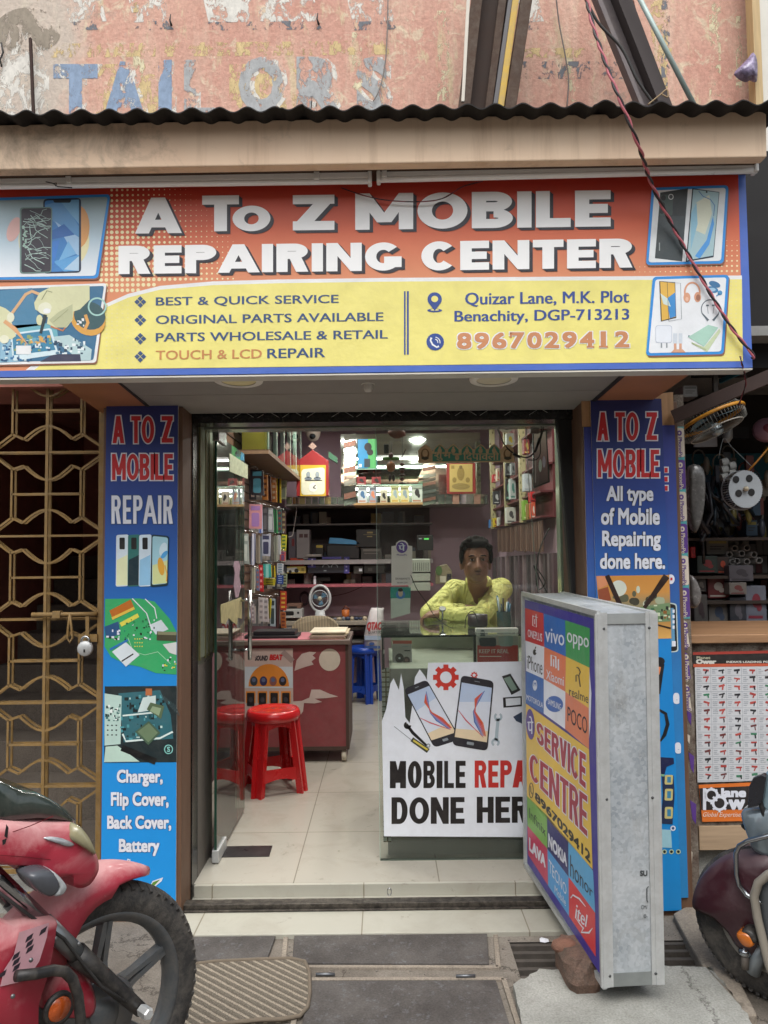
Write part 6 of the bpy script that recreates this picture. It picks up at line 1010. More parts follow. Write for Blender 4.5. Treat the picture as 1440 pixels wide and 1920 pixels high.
item('wall_speaker', 'black loudspeaker high in the left rear corner of the shop', 'speaker', (531, 808, 555, 846), 7.2, .2, C('#26191b', .5), art=lambda A, x0, y0, x1, y1: (A.ell(543, 835, 7, 7, ink('#1b1416'), 1), A.ring(543, 835, 7, 1.4, ink('#3d2c2e'), 1.5), A.ell(543, 818, 4, 4, ink('#1b1416'), 1)))
gp_ = thing('deity_picture', 'gold picture in a dark red frame on the mirrored showcase', 'picture', P(864, 925, uY)); b = MB(); pbox(b, 838, 868, 891, 926, US - .06, .02, C('#8a2a26', .4)); b.build('frame', gp_, bevel=.002); A = Art((0, US - .062 - 3.15, 0), eps=.002); A.rect(843, 870, 886, 922, ink('#b59d5a'), 1); A.ell(864, 888, 7, 13, ink('#8a733a'), 2); A.ell(864, 876, 3, 3.4, ink('#6d5a2f'), 3); A.ell(864, 912, 17, 6, ink('#8f7a44'), 2); A.rect(846, 873, 852, 879, ink('#8a733a'), 2); A.ell(852, 900, 4, 5, ink('#8a733a'), 2); A.ell(877, 900, 4, 5, ink('#8a733a'), 2); A.mb.build('picture', gp_)
cable('white_lead', 'thin white cable hanging from the mirrored showcase onto the dark shelf', [(556, 950, 4.0), (555, 965, 4.0), (551, 990, 4.0), (548, 1004, 4.0), (540, 1007, 4.0)], .004, C('#a39d98', .5))
# ================================================================== left display wall
ds = thing('display_wall', 'tall brown slatted display wall with hooks along the left side of the shop', 'display wall', (WX0, 2.9, .9)); b = MB(); b.box(WX0 + .001, .4, .9, WX0 + .02, BY - .6, 2.7, C('#5d4534', .7, var=.3)); b.build('panel', ds); b = MB()
for k in range(26): z = .95 + k * .066; b.box(WX0 + .0205, .42, z, WX0 + .028, BY - .62, z + .012, C('#3d2d24', .6))
b.build('slat', ds, kind='stuff')
sc_ = thing('glass_cabinet', 'hanging glass cabinet with yellow boxes high on the left wall', 'cabinet', (-.9, 3, 2.0)); gz0 = 2.10; b = MB(); b.box(WX0 + .03, 1.9, gz0, -.78, 3.9, gz0 + .03, C('#6b553f', .5)); b.build('bottom_board', sc_); b = MB(); b.box(-.786, 1.9, gz0 + .031, -.78, 3.9, 2.7, M_msh); b.box(WX0 + .03, 1.894, gz0 + .031, -.78, 1.9, 2.7, M_msh); b.build('glass_front', sc_); b = MB()
for k in range(6): b.box(-.79, 1.9 + k * .397, gz0 + .031, -.778, 1.915 + k * .397, 2.7, C('#a9c0b4', .2, .3))
b.build('mullion', sc_); b = MB()
for k in range(8): b.box(WX0 + .06, 2.0 + k * .22, gz0 + .032, -.82, 2.14 + k * .22, gz0 + rnd.uniform(.2, .42), C(rnd.choice(['#b8a23c', '#9fb0a8', '#7d8f9a', '#c9c2a3', '#6d4a3a']), .5))
b.build('stock', sc_, kind='stuff')
def pack(px, col_, acc, label, style=0, Dk=None):
    xm = (px[0] + px[2]) / 2; D = Dk or .93 * 1400 / (720 - xm); t = thing('hanging_pack', label, 'accessory pack', P(xm, px[3], D - 3.15), 'packs hanging on the left display wall'); x0, y0, x1, y1 = px
    b = MB(); sk = rnd.uniform(-1.2, 1.2); Y = D - 3.15; q_ = [P(x0 + sk, y0, Y), P(x1 + sk, y0 + 1, Y), P(x1 - sk, y1, Y), P(x0 - sk, y1 - 1, Y)]; b.prism(q_, (0, .018, 0), C(col_, .35, var=.15, sc_=25)); b.build('card', t, bevel=.002)
    b = MB(); A = Art((0, Y, 0), eps=.0015); w_, h = x1 - x0, y1 - y0
    if style == 0: A.rect(x0 + w_ * .15, y0 + h * .08, x1 - w_ * .15, y0 + h * .25, ink(acc), 1); A.rrect([(x0 + w_ * .2, y0 + h * .35), (x1 - w_ * .2, y0 + h * .35), (x1 - w_ * .2, y0 + h * .9), (x0 + w_ * .2, y0 + h * .9)], min(w_, h) * .15, ink(acc), 1)
    elif style == 1:
        for k in range(4): A.rect(x0 + w_ * .2, y0 + h * (.1 + .22 * k), x1 - w_ * .2, y0 + h * (.2 + .22 * k), ink(acc), 1)
    else: A.rect(x0 + w_ * .3, y0, x1 - w_ * .3, y1, ink(acc), 1)
    A.mb.build('print', t); m_ = P(xm, y0, Y); b = MB(); b.tube([m_ + Vector((0, .3 if False else .0, .02)), m_ + Vector((0, 0, -.004))], .003, M_steel, 5); b.tube([m_ + Vector((0, 0, .02)), Vector((WX0 + .02, m_.y + .01, m_.z + .02))], .0025, M_steel, 5); b.build('hook', t)
for a_ in (((470, 880, 494, 929), '#2c2a31', '#4a8fa5', 'black glossy box with blue emblem at the top left of the display wall', 0), ((491, 889, 502, 938), '#b5793f', '#5d2f22', 'tan strip with three dark buttons in the top row', 1), ((502, 892, 508, 941), '#4d1d1c', '#2a0f10', 'dark maroon pack in the top row', 2), ((509, 895, 518, 942), '#c07f4a', '#d9c3a5', 'orange striped pack in the top row beside the yellow pack', 1), ((518, 897, 527, 943), '#cdb51f', '#2a281a', 'bright yellow pack with black print in the top row', 2), ((527, 899, 537, 936), '#b9bf9a', '#8f9a85', 'pale cream pouch at the right end of the top row', 0),
    ((467, 945, 491, 992), '#b9838a', '#8f6da5', 'pink and white pouch in the second row', 0), ((484, 948, 492, 1000), '#a7b3cf', '#4a63a8', 'narrow blue white pack behind the pink pouch', 2), ((492, 950, 502, 997), '#3b3a3e', '#5a595e', 'dark grey phone cover in the second row', 0), ((502, 952, 512, 998), '#9aa0a5', '#c9cfd2', 'silver grey phone cover in the second row', 0), ((513, 955, 520, 1000), '#3f8f58', '#234f38', 'green pack in the second row', 2), ((521, 955, 528, 1000), '#3f5a58', '#7d3a3a', 'teal pack with red marks in the second row', 1), ((528, 958, 536, 1002), '#4d3a38', '#8a7d5a', 'brown pack at the right end of the second row', 1),
    ((408, 955, 417, 996), '#6d6a68', '#8f8c88', 'grey phone cover behind the glass door in the second row, left', 0), ((424, 953, 432, 997), '#5a5a5c', '#7d7d7d', 'dull grey phone cover behind the glass door in the second row, right', 0), ((441, 1000, 449, 1056), '#77766f', '#8f8e85', 'grey phone cover seen through the glass door in the third row', 0), ((455, 1000, 466, 1058), '#8f9a96', '#b5bfba', 'pale green phone cover in the third row', 0), ((471, 1000, 478, 1060), '#7d8296', '#c9ccd9', 'blue grey cover in the third row', 2), ((480, 1003, 487, 1057), '#8d8578', '#6d665a', 'tan cover in the third row', 2), ((490, 1001, 507, 1043), '#b3b9c9', '#3a3f5d', 'white pack with a navy box picture in the third row', 0), ((507, 1005, 513, 1052), '#56534f', '#6f6c66', 'dark taupe cover in the third row', 2), ((513, 1004, 520, 1053), '#9ba093', '#7d8277', 'sage cover in the third row', 2), ((521, 1003, 526, 1040), '#d0d3d4', '#a3a8ab', 'slim white cover in the third row', 2), ((527, 1002, 537, 1033), '#b5b23a', '#3f6a2f', 'yellow green patterned strip in the third row', 1), ((525, 1034, 535, 1052), '#c0575a', '#6d4a70', 'red topped violet pack under the yellow green strip', 0),
    ((472, 1064, 478, 1112), '#a3a596', '#7d8070', 'slim grey green strip in the fourth row', 2), ((480, 1067, 486, 1108), '#5d6a86', '#8f5a5a', 'slate blue pack in the fourth row', 1), ((486, 1059, 493, 1110), '#a8232a', '#d98a8a', 'red pack in the fourth row', 1), ((494, 1057, 508, 1083), '#3fa39a', '#8fd0c8', 'teal card in the fourth row', 2), ((494, 1084, 516, 1098), '#b5ab2f', '#2a2a1c', 'row of yellow cable cards under the teal card', 1), ((508, 1060, 516, 1083), '#c9b22a', '#2a281a', 'yellow card beside the teal card', 2), ((519, 1056, 531, 1076), '#c3c9cf', '#6d8aa5', 'white pouch in the fourth row', 1), ((519, 1078, 531, 1096), '#26458f', '#8fa3cf', 'blue pouch under the white pouch in the fourth row', 1), ((529, 1075, 538, 1100), '#8f9a7d', '#3a3f33', 'mottled green card at the right end of the fourth row', 1),
    ((470, 1132, 477, 1168), '#8d8488', '#c3bfc0', 'grey carton in the bottom row left of the steel handle', 1), ((485, 1120, 494, 1166), '#b5b0b0', '#8a8588', 'left white charger carton in the bottom row', 1), ((494, 1121, 503, 1167), '#bcb7b8', '#8a8588', 'right white charger carton in the bottom row', 1), ((503, 1122, 508, 1160), '#c3b52c', '#5d5a1c', 'slim yellow pack in the bottom row', 2), ((506, 1122, 516, 1175), '#a9b9c2', '#3a4a4d', 'light blue cable pack in the bottom row', 0), ((518, 1118, 524, 1178), '#3d2325', '#5d3a3a', 'dark maroon strip in the bottom row', 2), ((525, 1108, 537, 1145), '#b5442f', '#d9b04a', 'red and orange sachet strip in the bottom row, upper', 1), ((526, 1147, 536, 1178), '#a8653a', '#6d2f2a', 'rust and tan sachet strip in the bottom row, lower', 1)): pack(*a_)
for k in range(34):
    row = k % 5; xm = 474 + (k // 5) * 9.2 + row * .7; y0 = (893, 952, 1006, 1062, 1124)[row]; D = .985 * 1400 / (720 - xm); p = P(xm, y0, D - 3.15); p2 = P(xm, y0 + (44, 46, 48, 42, 50)[row], D - 3.15); b = MB(); b.box(p.x - .028, p.y, p2.z, p.x + .028, p.y + .012, p.z, C(rnd.choice(['#4d4d52', '#6d6f70', '#8a8782', '#3a3b40', '#77808a', '#a39d93']), .3, var=.2)); b.box(p.x - .012, p.y - .002, p2.z + .02, p.x + .012, p.y - .0005, p.z - .05, C('#b5b2ab', .4)); b.build('phone_cover', label='plain phone cover hanging in the second layer of the left display wall', cat='phone cover', group='phone covers hanging behind the front packs')
# ================================================================== right wall shelves
rs = thing('patterned_shelf', 'shelving with cream patterned uprights on the right wall of the shop', 'shelf', (1.05, 2.6, 1.5))
def m_pat():
    m, t, p = newmat('patterned_upright'); n = N(t); vo = n('ShaderNodeTexVoronoi', {'Vector': n.pos((1, 1, .6)), 'Scale': 46}); n.out(n.ramp(vo, [(.25, '#6f6b4a'), (.45, '#b3ab86')]), p.inputs['Base Color']); p.inputs['Roughness'].default_value = .3; return m
M_pat = m_pat(); zs0 = PX(920, 988, 1.0).z
for px_ in (920, 946, 974): D = 1.0 * 1400 / (px_ - 720); b = MB(); b.box(1.0, D - 3.2, zs0 - .02, 1.045, D - 3.15, 2.6, M_pat); b.build('upright', rs)
Da, Db = 1.0 * 1400 / 290, 1.0 * 1400 / 199
for z in (zs0, PX(920, 955, 1.0).z, PX(920, 918, 1.0).z, PX(920, 868, 1.0).z): b = MB(); b.box(1.015, Da - 3.15, z - .012, WX1 - .004, Db - 3.15, z, C('#5d2a2c', .5)); b.build('board', rs)
b = MB(); b.box(WX1 - .02, Da - 3.15, zs0, WX1 - .003, Db - 3.15, 2.6, C('#5d2328', .6)); b.build('back_panel', rs)
def rbox(name, label, px, col_, acc, cat='box'): item(name, label, cat, px, 1.015 * 1400 / ((px[0] + px[2]) / 2 - 720), .08, C(col_, .5), art=art_pic(col_, acc, acc), group='boxes on the right wall shelves')
for nm, lb, px_, c1, c2 in (('white_box', 'white speaker box with a grey picture on the lowest patterned shelf', (950, 951, 967, 981), '#cfd0c9', '#4d4d50'), ('green_box', 'lime green slim box on the lowest patterned shelf', (982, 938, 990, 975), '#7da53f', '#c9d6a0'), ('brown_box', 'ochre box between the lime and orange boxes', (990, 944, 996, 974), '#8a6d33', '#5d4520'), ('orange_box', 'orange and white box at the near end of the lowest patterned shelf', (997, 942, 1004, 972), '#c9553a', '#d9cfc9'), ('red_box', 'small bright red box on top of the ochre and orange boxes', (995, 922, 1004, 941), '#c0272c', '#2a1a1a'), ('blue_pack', 'tiny blue and yellow packet at the far end of the lowest patterned shelf', (918, 974, 925, 990), '#3f7dbd', '#c9a53a'), ('yellow_pack', 'tiny yellow packet beside the blue and yellow one', (926, 971, 933, 988), '#d0b52f', '#8a3a2f'), ('white_pack', 'small white packet before the patterned upright', (934, 970, 938, 986), '#c9cac0', '#7d8a7d'), ('toy_figure_box', 'red topped doll box on the upper patterned shelf', (924, 889, 932, 904), '#b5333a', '#d9a5a5'), ('pale_box', 'pale slanted box behind the doll box', (932, 878, 937, 902), '#c9b9a5', '#c0605a'), ('black_box', 'black and white tall box under the doll box', (926, 921, 937, 945), '#34363d', '#c3c6c9'), ('dark_slab', 'dark slanted slab box with silver edges on the upper patterned shelf', (949, 868, 958, 892), '#2f3537', '#9aa3a5'), ('silver_slab', 'silver slanted box beside the dark slab box', (959, 868, 966, 890), '#8a9093', '#3a4042'), ('teal_box', 'white and teal speckled box on the middle patterned shelf', (957, 897, 967, 936), '#b9c4c4', '#4d8a82'), ('charcoal_box', 'charcoal box with light print on the middle patterned shelf', (949, 897, 957, 938), '#2b3133', '#7dbda5'), ('light_box', 'tall pale grey box at the near end of the middle patterned shelf', (983, 888, 997, 921), '#b5bcc2', '#9aa3ab'), ('maroon_box', 'maroon and yellow box on the top patterned shelf', (983, 823, 993, 851), '#7d2f33', '#c9b55a'), ('striped_box', 'white and yellow box on the top patterned shelf', (950, 812, 964, 838), '#b9c2bd', '#c9b53a')): rbox(nm, lb, px_, c1, c2)
b = MB(); D = 1.02 * 1400 / 260
for k in range(26): y = Da - 3.1 + k * .075; b.box(1.03, y, zs0 - .24 + rnd.uniform(0, .02), 1.04, y + .05, zs0 - .03, C(('#5d4439', '#6d5347', '#54392f')[k % 3], .6, var=.2))
b.build('brown_fringe', label='row of brown hanging strips under the patterned shelves', cat='strip curtain')
fp = thing('framed_poster', 'dark advertising poster in a black frame hanging near the right end of the glass', 'poster', P(1014, 915, .5)); b = MB(); q_ = [(999, 811), (1025, 806), (1031, 904), (1000, 916)]; b.prism([P(x, y, .5) for x, y in q_], (0, .012, 0), C('#242224', .3)); b.build('frame', fp); A = Art((0, .5, 0)); A.poly([(1001, 814), (1023, 809), (1028, 902), (1002, 912)], gradmat('poster_plum', [(0, '#4d3f44'), (.5, '#8a6d70'), (1, '#c9bdb5')], 'z', P(1014, 912, .5).z, P(1014, 806, .5).z), 1); A.ell(1013, 873, 3, 12, ink('#b9c6c0'), 2); A.ell(1020, 866, 3, 11, ink('#a9a0b5'), 2); A.line([(1004, 858), (1004, 905)], 2, ink('#a39a9a'), 2); A.mb.build('print', fp)
b = MB()
for k in range(15): px_ = 927 + k * 8; D = 1.07 * 1400 / (px_ - 720); p = P(px_, 1045 - k * .6, D - 3.15); b.box(p.x - .012, p.y - .03, p.z - .55, p.x + .012, p.y + .03, p.z, C(('#4d4648', '#6d6265', '#5a4a4f', '#7d6d70')[k % 4], .4, var=.3))
b.build('hanging_strips', label='dense row of grey phone covers hanging on the right wall behind the man', cat='phone covers', kind='stuff')
cable('cable_tangle', 'black cables hanging down the right glass edge above the lightbox', [(1030, 990, .35), (1012, 1030, .35), (1005, 1080, .36), (1010, 1105, .36), (1022, 1090, .36), (1000, 1060, .36), (1030, 1120, .36)], .003, M_rubber); cable('cable_tangle', 'thin grey cord hanging straight down the right side of the glass', [(986, 790, .3), (990, 880, .3), (996, 960, .3), (1003, 1050, .3), (1010, 1110, .3)], .0018, C('#7d807a', .5))
b = MB(); b.box(P(1047, 900, .24).x, .23, .8, P(1084, 900, .24).x + .02, .3, 2.1, M_mirror); b.build('mirror_edge', label='mirror clad jamb between the glass panel and the black shutter', cat='jamb')
# middle ground behind the glass
bs_ = thing('basket_stack', 'stack of white slotted plastic baskets behind the payment card', 'baskets', P(787, 1110, 3.2)); 
for y0, y1 in ((1048, 1073), (1075, 1090), (1092, 1108)): b = MB(); pbox(b, 767, y0, 807, y1, 6.4, .2, C('#b5bcb0', .5, var=.15)); b.build('basket', bs_, bevel=.006)
A = Art((0, 3.249, 0), eps=.001)
for k in range(9): A.rect(770 + k * 4, 1055, 771.5 + k * 4, 1070, ink('#6d766d'), 1)
A.mb.build('slot', bs_)
item('router', 'small black device with a glowing green screen on the shelf behind the glass', 'device', (782, 1003, 812, 1032), 6.9, .1, C('#1a1c1c', .4), art=lambda A, *r: (A.rect(795, 1009, 804, 1012, C('#49b04f', .5, emit=.7), 1), A.rect(785, 1009, 791, 1011, I_grey, 1)))
fl = thing('ornament', 'cream and green house shaped ornament on the wall left of the man', 'ornament', P(832, 1090, 3.6)); b = MB(); b.prism([P(x, y, 3.6) for x, y in ((817, 1095), (817, 1072), (826, 1060), (838, 1058), (847, 1070), (848, 1095))], (0, .06, 0), C('#8f8468', .6, var=.3, sc_=30)); b.build('body', fl, bevel=.004); A = Art((0, 3.598, 0), eps=.001); A.ell(823, 1070, 6, 9, ink('#4d6a3a'), 1); A.rect(825, 1080, 836, 1092, ink('#cfcab5'), 1); A.rect(838, 1076, 846, 1090, I_dark, 1); A.mb.build('print', fl)
# ================================================================== the shopkeeper
man = thing('person', 'man in a yellow collarless shirt leaning folded arms on the glass counter', 'person', (.52, 1.2, .066))
M_skin = C('#7f5844', .5, var=.12, sc_=14); M_skinl = C('#6f4838', .5); M_hair = C('#141211', .85, var=.4, sc_=70, bump=1, bs=160, spec=.15)
def m_cloth():
    m, t, p = newmat('yellow_cloth'); n = N(t); v = n.pos(); no = n.noise(v, 6, 6, .6); c = n.mix(n.ramp(no, [(.35, 0.0), (.7, 1.0)]), '#bebc68', '#cfce82'); n.out(c, p.inputs['Base Color']); p.inputs['Roughness'].default_value = .8
    wv = n.noise(n.pos((1, 1, .45)), 16, 3, .5, 1.2); bb = n('ShaderNodeBump', {'Height': wv, 'Strength': 1, 'Distance': .05}); t.links.new(bb.outputs[0], p.inputs['Normal']); return m
M_sh = m_cloth(); H = Vector((.497, .93, 1.363))
b = MB(); b.ell(H + Vector((0, .015, .035)), (.079, .1, .088), M_skin, 24, 16); b.ell(H + Vector((0, -.012, -.035)), (.067, .08, .085), M_skin, 20, 14); b.ell(H + Vector((0, -.045, -.092)), (.034, .028, .022), M_skin, 14, 10)
b.cap(H + Vector((0, -.085, .012)), H + Vector((0, -.104, -.028)), .009, .013, M_skin, 10)
for s in (-1, 1):
    b.ell(H + Vector((s * .013, -.092, -.032)), (.008, .008, .007), M_skin, 8, 6); b.ell(H + Vector((s * .078, .01, -.015)), (.01, .02, .032), M_skin, 10, 8); b.ell(H + Vector((s * .028, -.08, .028)), (.024, .012, .008), M_skin, 10, 6); b.ell(H + Vector((s * .038, -.066, -.02)), (.02, .016, .018), M_skin, 10, 8)
b.ell(H + Vector((0, -.085, -.062)), (.022, .01, .005), M_skin, 10, 6); b.ell(H + Vector((0, -.083, -.070)), (.018, .01, .006), M_skin, 10, 6)
b.cap(H + Vector((.005, .03, -.08)), (.525, 1.04, 1.22), .054, .06, M_skin, 16)
trunk = [(.525, 1.05, 1.19, .05), (.53, 1.13, 1.12, .095), (.53, 1.18, .98, .1), (.53, 1.2, .86, .1)]
for p, q in zip(trunk, trunk[1:]): b.cap(p[:3], q[:3], p[3], q[3], M_skin)
armF = [(.66, 1.10, 1.205), (.515, .86, 1.082), (.292, .90, 1.085)]; armB = [(.395, 1.10, 1.2), (.238, .955, 1.085), (.45, .985, 1.105)]
for A_ in (armF, armB): b.cap(trunk[1][:3], A_[0], .07, .055, M_skin); b.cap(A_[0], A_[1], .045, .036, M_skin); b.cap(A_[1], A_[2], .036, .024, M_skin)
def hand(w, d, side, curl):
    """palm and five bent fingers along direction d"""
    w = Vector(w); d = Vector(d).normalized(); sd = Vector(side).normalized(); dn = Vector((0, 0, -1)); b.cap(w, w + d * .05, .024, .02, M_skin)
    for k, (off, L) in enumerate(((-.027, .062), (-.009, .072), (.009, .068), (.027, .054))):
        p = w + d * .07 + sd * off; b.cap(w + d * .03 + sd * off * .7, p, .012, .0095, M_skin, 8); p2 = p + (d * math.cos(curl) + dn * math.sin(curl)) * L * .5; b.cap(p, p2, .0095, .0085, M_skin, 8); p3 = p2 + (d * math.cos(curl * 2) + dn * math.sin(curl * 2)) * L * .42; b.cap(p2, p3, .0085, .007, M_skin, 8)
    p = w + d * .015 - sd * .03; p2 = p + (d * .8 - sd * .5).normalized() * .04; b.cap(w + d * .005 - sd * .015, p, .013, .011, M_skin, 8); b.cap(p, p2, .011, .009, M_skin, 8); b.cap(p2, p2 + (d + dn * .4).normalized() * .03, .009, .008, M_skin, 8)
hand(armF[2], (-1, .12, -.05), (.1, 1, 0), .75); hand(armB[2], (.8, -.5, .02), (.5, .8, 0), .6)
for s in (-1, 1): b.cap((.53 + s * .09, 1.2, .84), (.53 + s * .1, 1.17, .47), .085, .06, M_skin); b.cap((.53 + s * .1, 1.17, .47), (.53 + s * .1, 1.24, .13), .055, .04, M_skin); b.cap((.53 + s * .1, 1.24, .11), (.53 + s * .11, 1.12, .095), .035, .028, M_skin)
b.build('body', man, remesh=.0048)
b = MB(); b.ell(H + Vector((0, .03, .052)), (.084, .1, .08), M_hair, 26, 16); b.ell(H + Vector((0, -.045, .098)), (.066, .045, .028), M_hair, 18, 10)
for k in range(26): a = rnd.uniform(0, math.pi); b.ell(H + Vector((math.cos(a) * .074, -.03 + rnd.uniform(-.03, .05), .06 + .07 * math.sin(a))), (.02, .024, .016), M_hair, 8, 6)
for s in (-1, 1): b.ell(H + Vector((s * .081, -.018, .032)), (.012, .03, .045), M_hair, 10, 8)
b.build('hair', man, remesh=.005)
for s in (-1, 1):
    e = H + Vector((s * .030, -.078, .012)); b = MB(); b.ell(e, (.012, .008, .0052), C('#8f857d', .3), 12, 8); b.ell(e + Vector((0, -.0055, 0)), (.0058, .004, .006), C('#120d0b', .1), 10, 8); b.build('eye', man); b = MB(); b.tube([e + Vector((x_ * .018, -.010 + abs(x_) * .006, .018 + (.004 if abs(x_) < .5 else 0))) for x_ in (-1, -.3, .4, 1)], [.003, .0055, .005, .0025], M_hair, 6); b.build('eyebrow', man)
b = MB(); b.tube([H + Vector((x_ * .02, -.094 + abs(x_) * .012, -.0655 + .002 * abs(x_))) for x_ in (-1, -.4, 0, .4, 1)], [.002, .004, .0045, .004, .002], C('#5d3a34', .6), 6); b.build('mouth', man); b = MB(); b.tube([H + Vector((x_ * .022, -.096 + abs(x_) * .013, -.051)) for x_ in (-1, -.4, 0, .4, 1)], [.001, .0022, .002, .0022, .001], C('#33251f', .8), 6); b.build('moustache', man)
b = MB(); rr = []
for x, y, z, rx, ry in ((.53, 1.2, .7, .185, .125), (.53, 1.2, .84, .18, .12), (.53, 1.18, .98, .178, .118), (.53, 1.15, 1.1, .178, .112), (.528, 1.115, 1.18, .162, .092), (.527, 1.09, 1.225, .118, .072), (.525, 1.065, 1.25, .078, .062)): rr.append([Vector((x + math.cos(t_) * rx, y + math.sin(t_) * ry, z)) for t_ in [k * math.pi / 12 for k in range(24)]])
b.loft(rr, M_sh)
for A_, wr in ((armF, .9), (armB, .86)):
    b.cap((.53, 1.12, 1.16), A_[0], .08, .066, M_sh, 14); b.cap(A_[0], A_[1], .062, .05, M_sh, 14); e = Vector(A_[1]).lerp(Vector(A_[2]), wr); b.cap(A_[1], e, .05, .034, M_sh, 14)
    d = (Vector(A_[1]) - Vector(A_[0])); 
    for k in range(5): c = Vector(A_[0]) + d * (.25 + k * .17); b.lathe([(.05, -.012), (.0615 - k * .0022, 0), (.05, .012)], c, (d + Vector((.0, .12 * (-1) ** k, .05)) * 1).normalized(), M_sh, 14)
    d = (Vector(A_[2]) - Vector(A_[1]))
    for k in range(4): c = Vector(A_[1]) + d * (.12 + k * .2); b.lathe([(.03, -.012), (.0505 - k * .003, 0), (.03, .012)], c, (d + Vector((0, .06 * (-1) ** k, .03))).normalized(), M_sh, 14)
b.build('shirt', man, remesh=.0065)
b = MB(); b.tube([Vector((.522 + math.cos(t_) * .064, 1.03 + math.sin(t_) * .058, 1.255 + .02 * math.sin(t_))) for t_ in [k * math.pi / 10 for k in range(20)]], .011, M_sh, 8, closed=True, flat=1.6); b.build('collar', man)
nk = [Vector((.49, .985, 1.235)), Vector((.553, .985, 1.238)), Vector((.528, 1.012, 1.17))]; b = MB(); b.prism(nk, (0, .03, 0), M_skinl); b.build('neck_opening', man); b = MB(); b.bar((.527, 1.01, 1.175), (.53, 1.045, 1.07), .02, .006, C('#a8a548', .8)); b.build('placket', man)
b = MB()
for s in (-1, 1): b.cap((.53 + s * .085, 1.2, .84), (.53 + s * .1, 1.17, .47), .105, .085, C('#2b2c33', .8)); b.cap((.53 + s * .1, 1.17, .47), (.53 + s * .1, 1.24, .14), .08, .06, C('#2b2c33', .8))
b.build('trousers', man, remesh=.012)
wt = thing('wristwatch', 'steel wristwatch with a shining dial on the man\'s wrist over the counter', 'watch', Vector(armF[2]) + Vector((.02, 0, 0))); c = Vector(armF[2]) + Vector((.016, -.002, 0)); b = MB(); b.tube([c + Vector((0, math.cos(t_) * .032, math.sin(t_) * .032)) for t_ in [k * math.pi / 10 for k in range(20)]], .007, M_steel, 6, closed=True, flat=.5); b.build('strap', wt); b = MB(); b.lathe([(0, 0), (.019, 0), (.02, -.004), (.019, -.009)], c + Vector((0, -.02, .032)), (0, -.55, .8), M_steel, 20); b.lathe([(0, .001), (.017, .001)], c + Vector((0, -.02, .032)), (0, -.55, .8), C('#e6e9ea', .05, .6), 20); b.build('dial', wt)
# ================================================================== motorcycle
BC = Vector((-.735, -1.25, .30)); ba = R(50); bh = Vector((math.cos(ba), math.sin(ba), 0)); bn_ = Vector((math.sin(ba), -math.cos(ba), 0)); UPV = Vector((0, 0, 1))
def BW(px, py, w_): return PP(px, py, BC + bn_ * w_, bn_)
def puff(mb, pts, w_, t_, mat, nrm, org, pw=((-1, .7), (-.86, .91), (-.5, .985), (0, 1), (.5, .985), (.86, .91), (1, .7))):
    p3 = [PP(x, y, org + nrm * w_, nrm) for x, y in pts]; c = sum(p3, Vector()) / len(p3); fine = []; n_ = len(p3)
    for i in range(n_):
        p0, p1, p2, p4 = p3[i - 1], p3[i], p3[(i + 1) % n_], p3[(i + 2) % n_]
        for k in range(3): u = k / 3; fine.append(.5 * ((2 * p1) + (p2 - p0) * u + (2 * p0 - 5 * p1 + 4 * p2 - p4) * u * u + (3 * p1 - p0 - 3 * p2 + p4) * u ** 3) if k else p1)
    mb.loft([[c + (p - c) * s + nrm * (o * t_) for p in fine] for o, s in pw], mat)
def m_paint(name, a, b_, dust='#d6aaa8'):
    m, t, p = newmat(name); n = N(t); v = n.pos(); no = n.noise(v, 3, 5, .5, .3); d = n.noise(v, 7, 8, .65, .5); g = t.nodes.new('ShaderNodeNewGeometry'); s = n('ShaderNodeSeparateXYZ', {0: (g, 'Normal')})
    c = n.mix(n.ramp(no, [(.35, 0.0), (.65, 1.0)]), a, b_); k = n('ShaderNodeMath', {0: n('ShaderNodeMath', {0: (s, 'Z'), 1: .35}, operation='MULTIPLY'), 1: d}, operation='ADD'); c = n.mix(n.ramp(k, [(.5, 0.0), (.82, .75)]), c, dust); n.out(c, p.inputs['Base Color'])
    r_ = n.ramp(k, [(.42, .3), (.8, .7)]); t.links.new(r_.outputs[0], p.inputs['Roughness']); p.inputs['Coat Weight'].default_value = .15; p.inputs['Coat Roughness'].default_value = .15
    sc2 = n.noise(n.pos((1, 1, 1), (0, 0, .6)), 90, 4, .8, 2.5); c2 = n.mix(n.ramp(sc2, [(.68, 0.0), (.72, .35)]), c, '#d9c9c4'); n.out(c2, p.inputs['Base Color']); return m
M_red = m_paint('faded_red_paint', '#a02638', '#b03a4b'); M_tyre = C('#2f2e2d', .85, var=.15, dust=.35, bump=.3, bs=120); M_rim = C('#5d6164', .45, .5, .15, dust=.4); M_blk = C('#1f1f20', .5, var=.2, dust=.25); M_chr = C('#a9aeb3', .15, 1, .1, dust=.15)
mc = thing('motorcycle', 'dusty red motorcycle parked before the yellow gate, cut by the left edge', 'motorcycle', (BC.x, BC.y, 0))
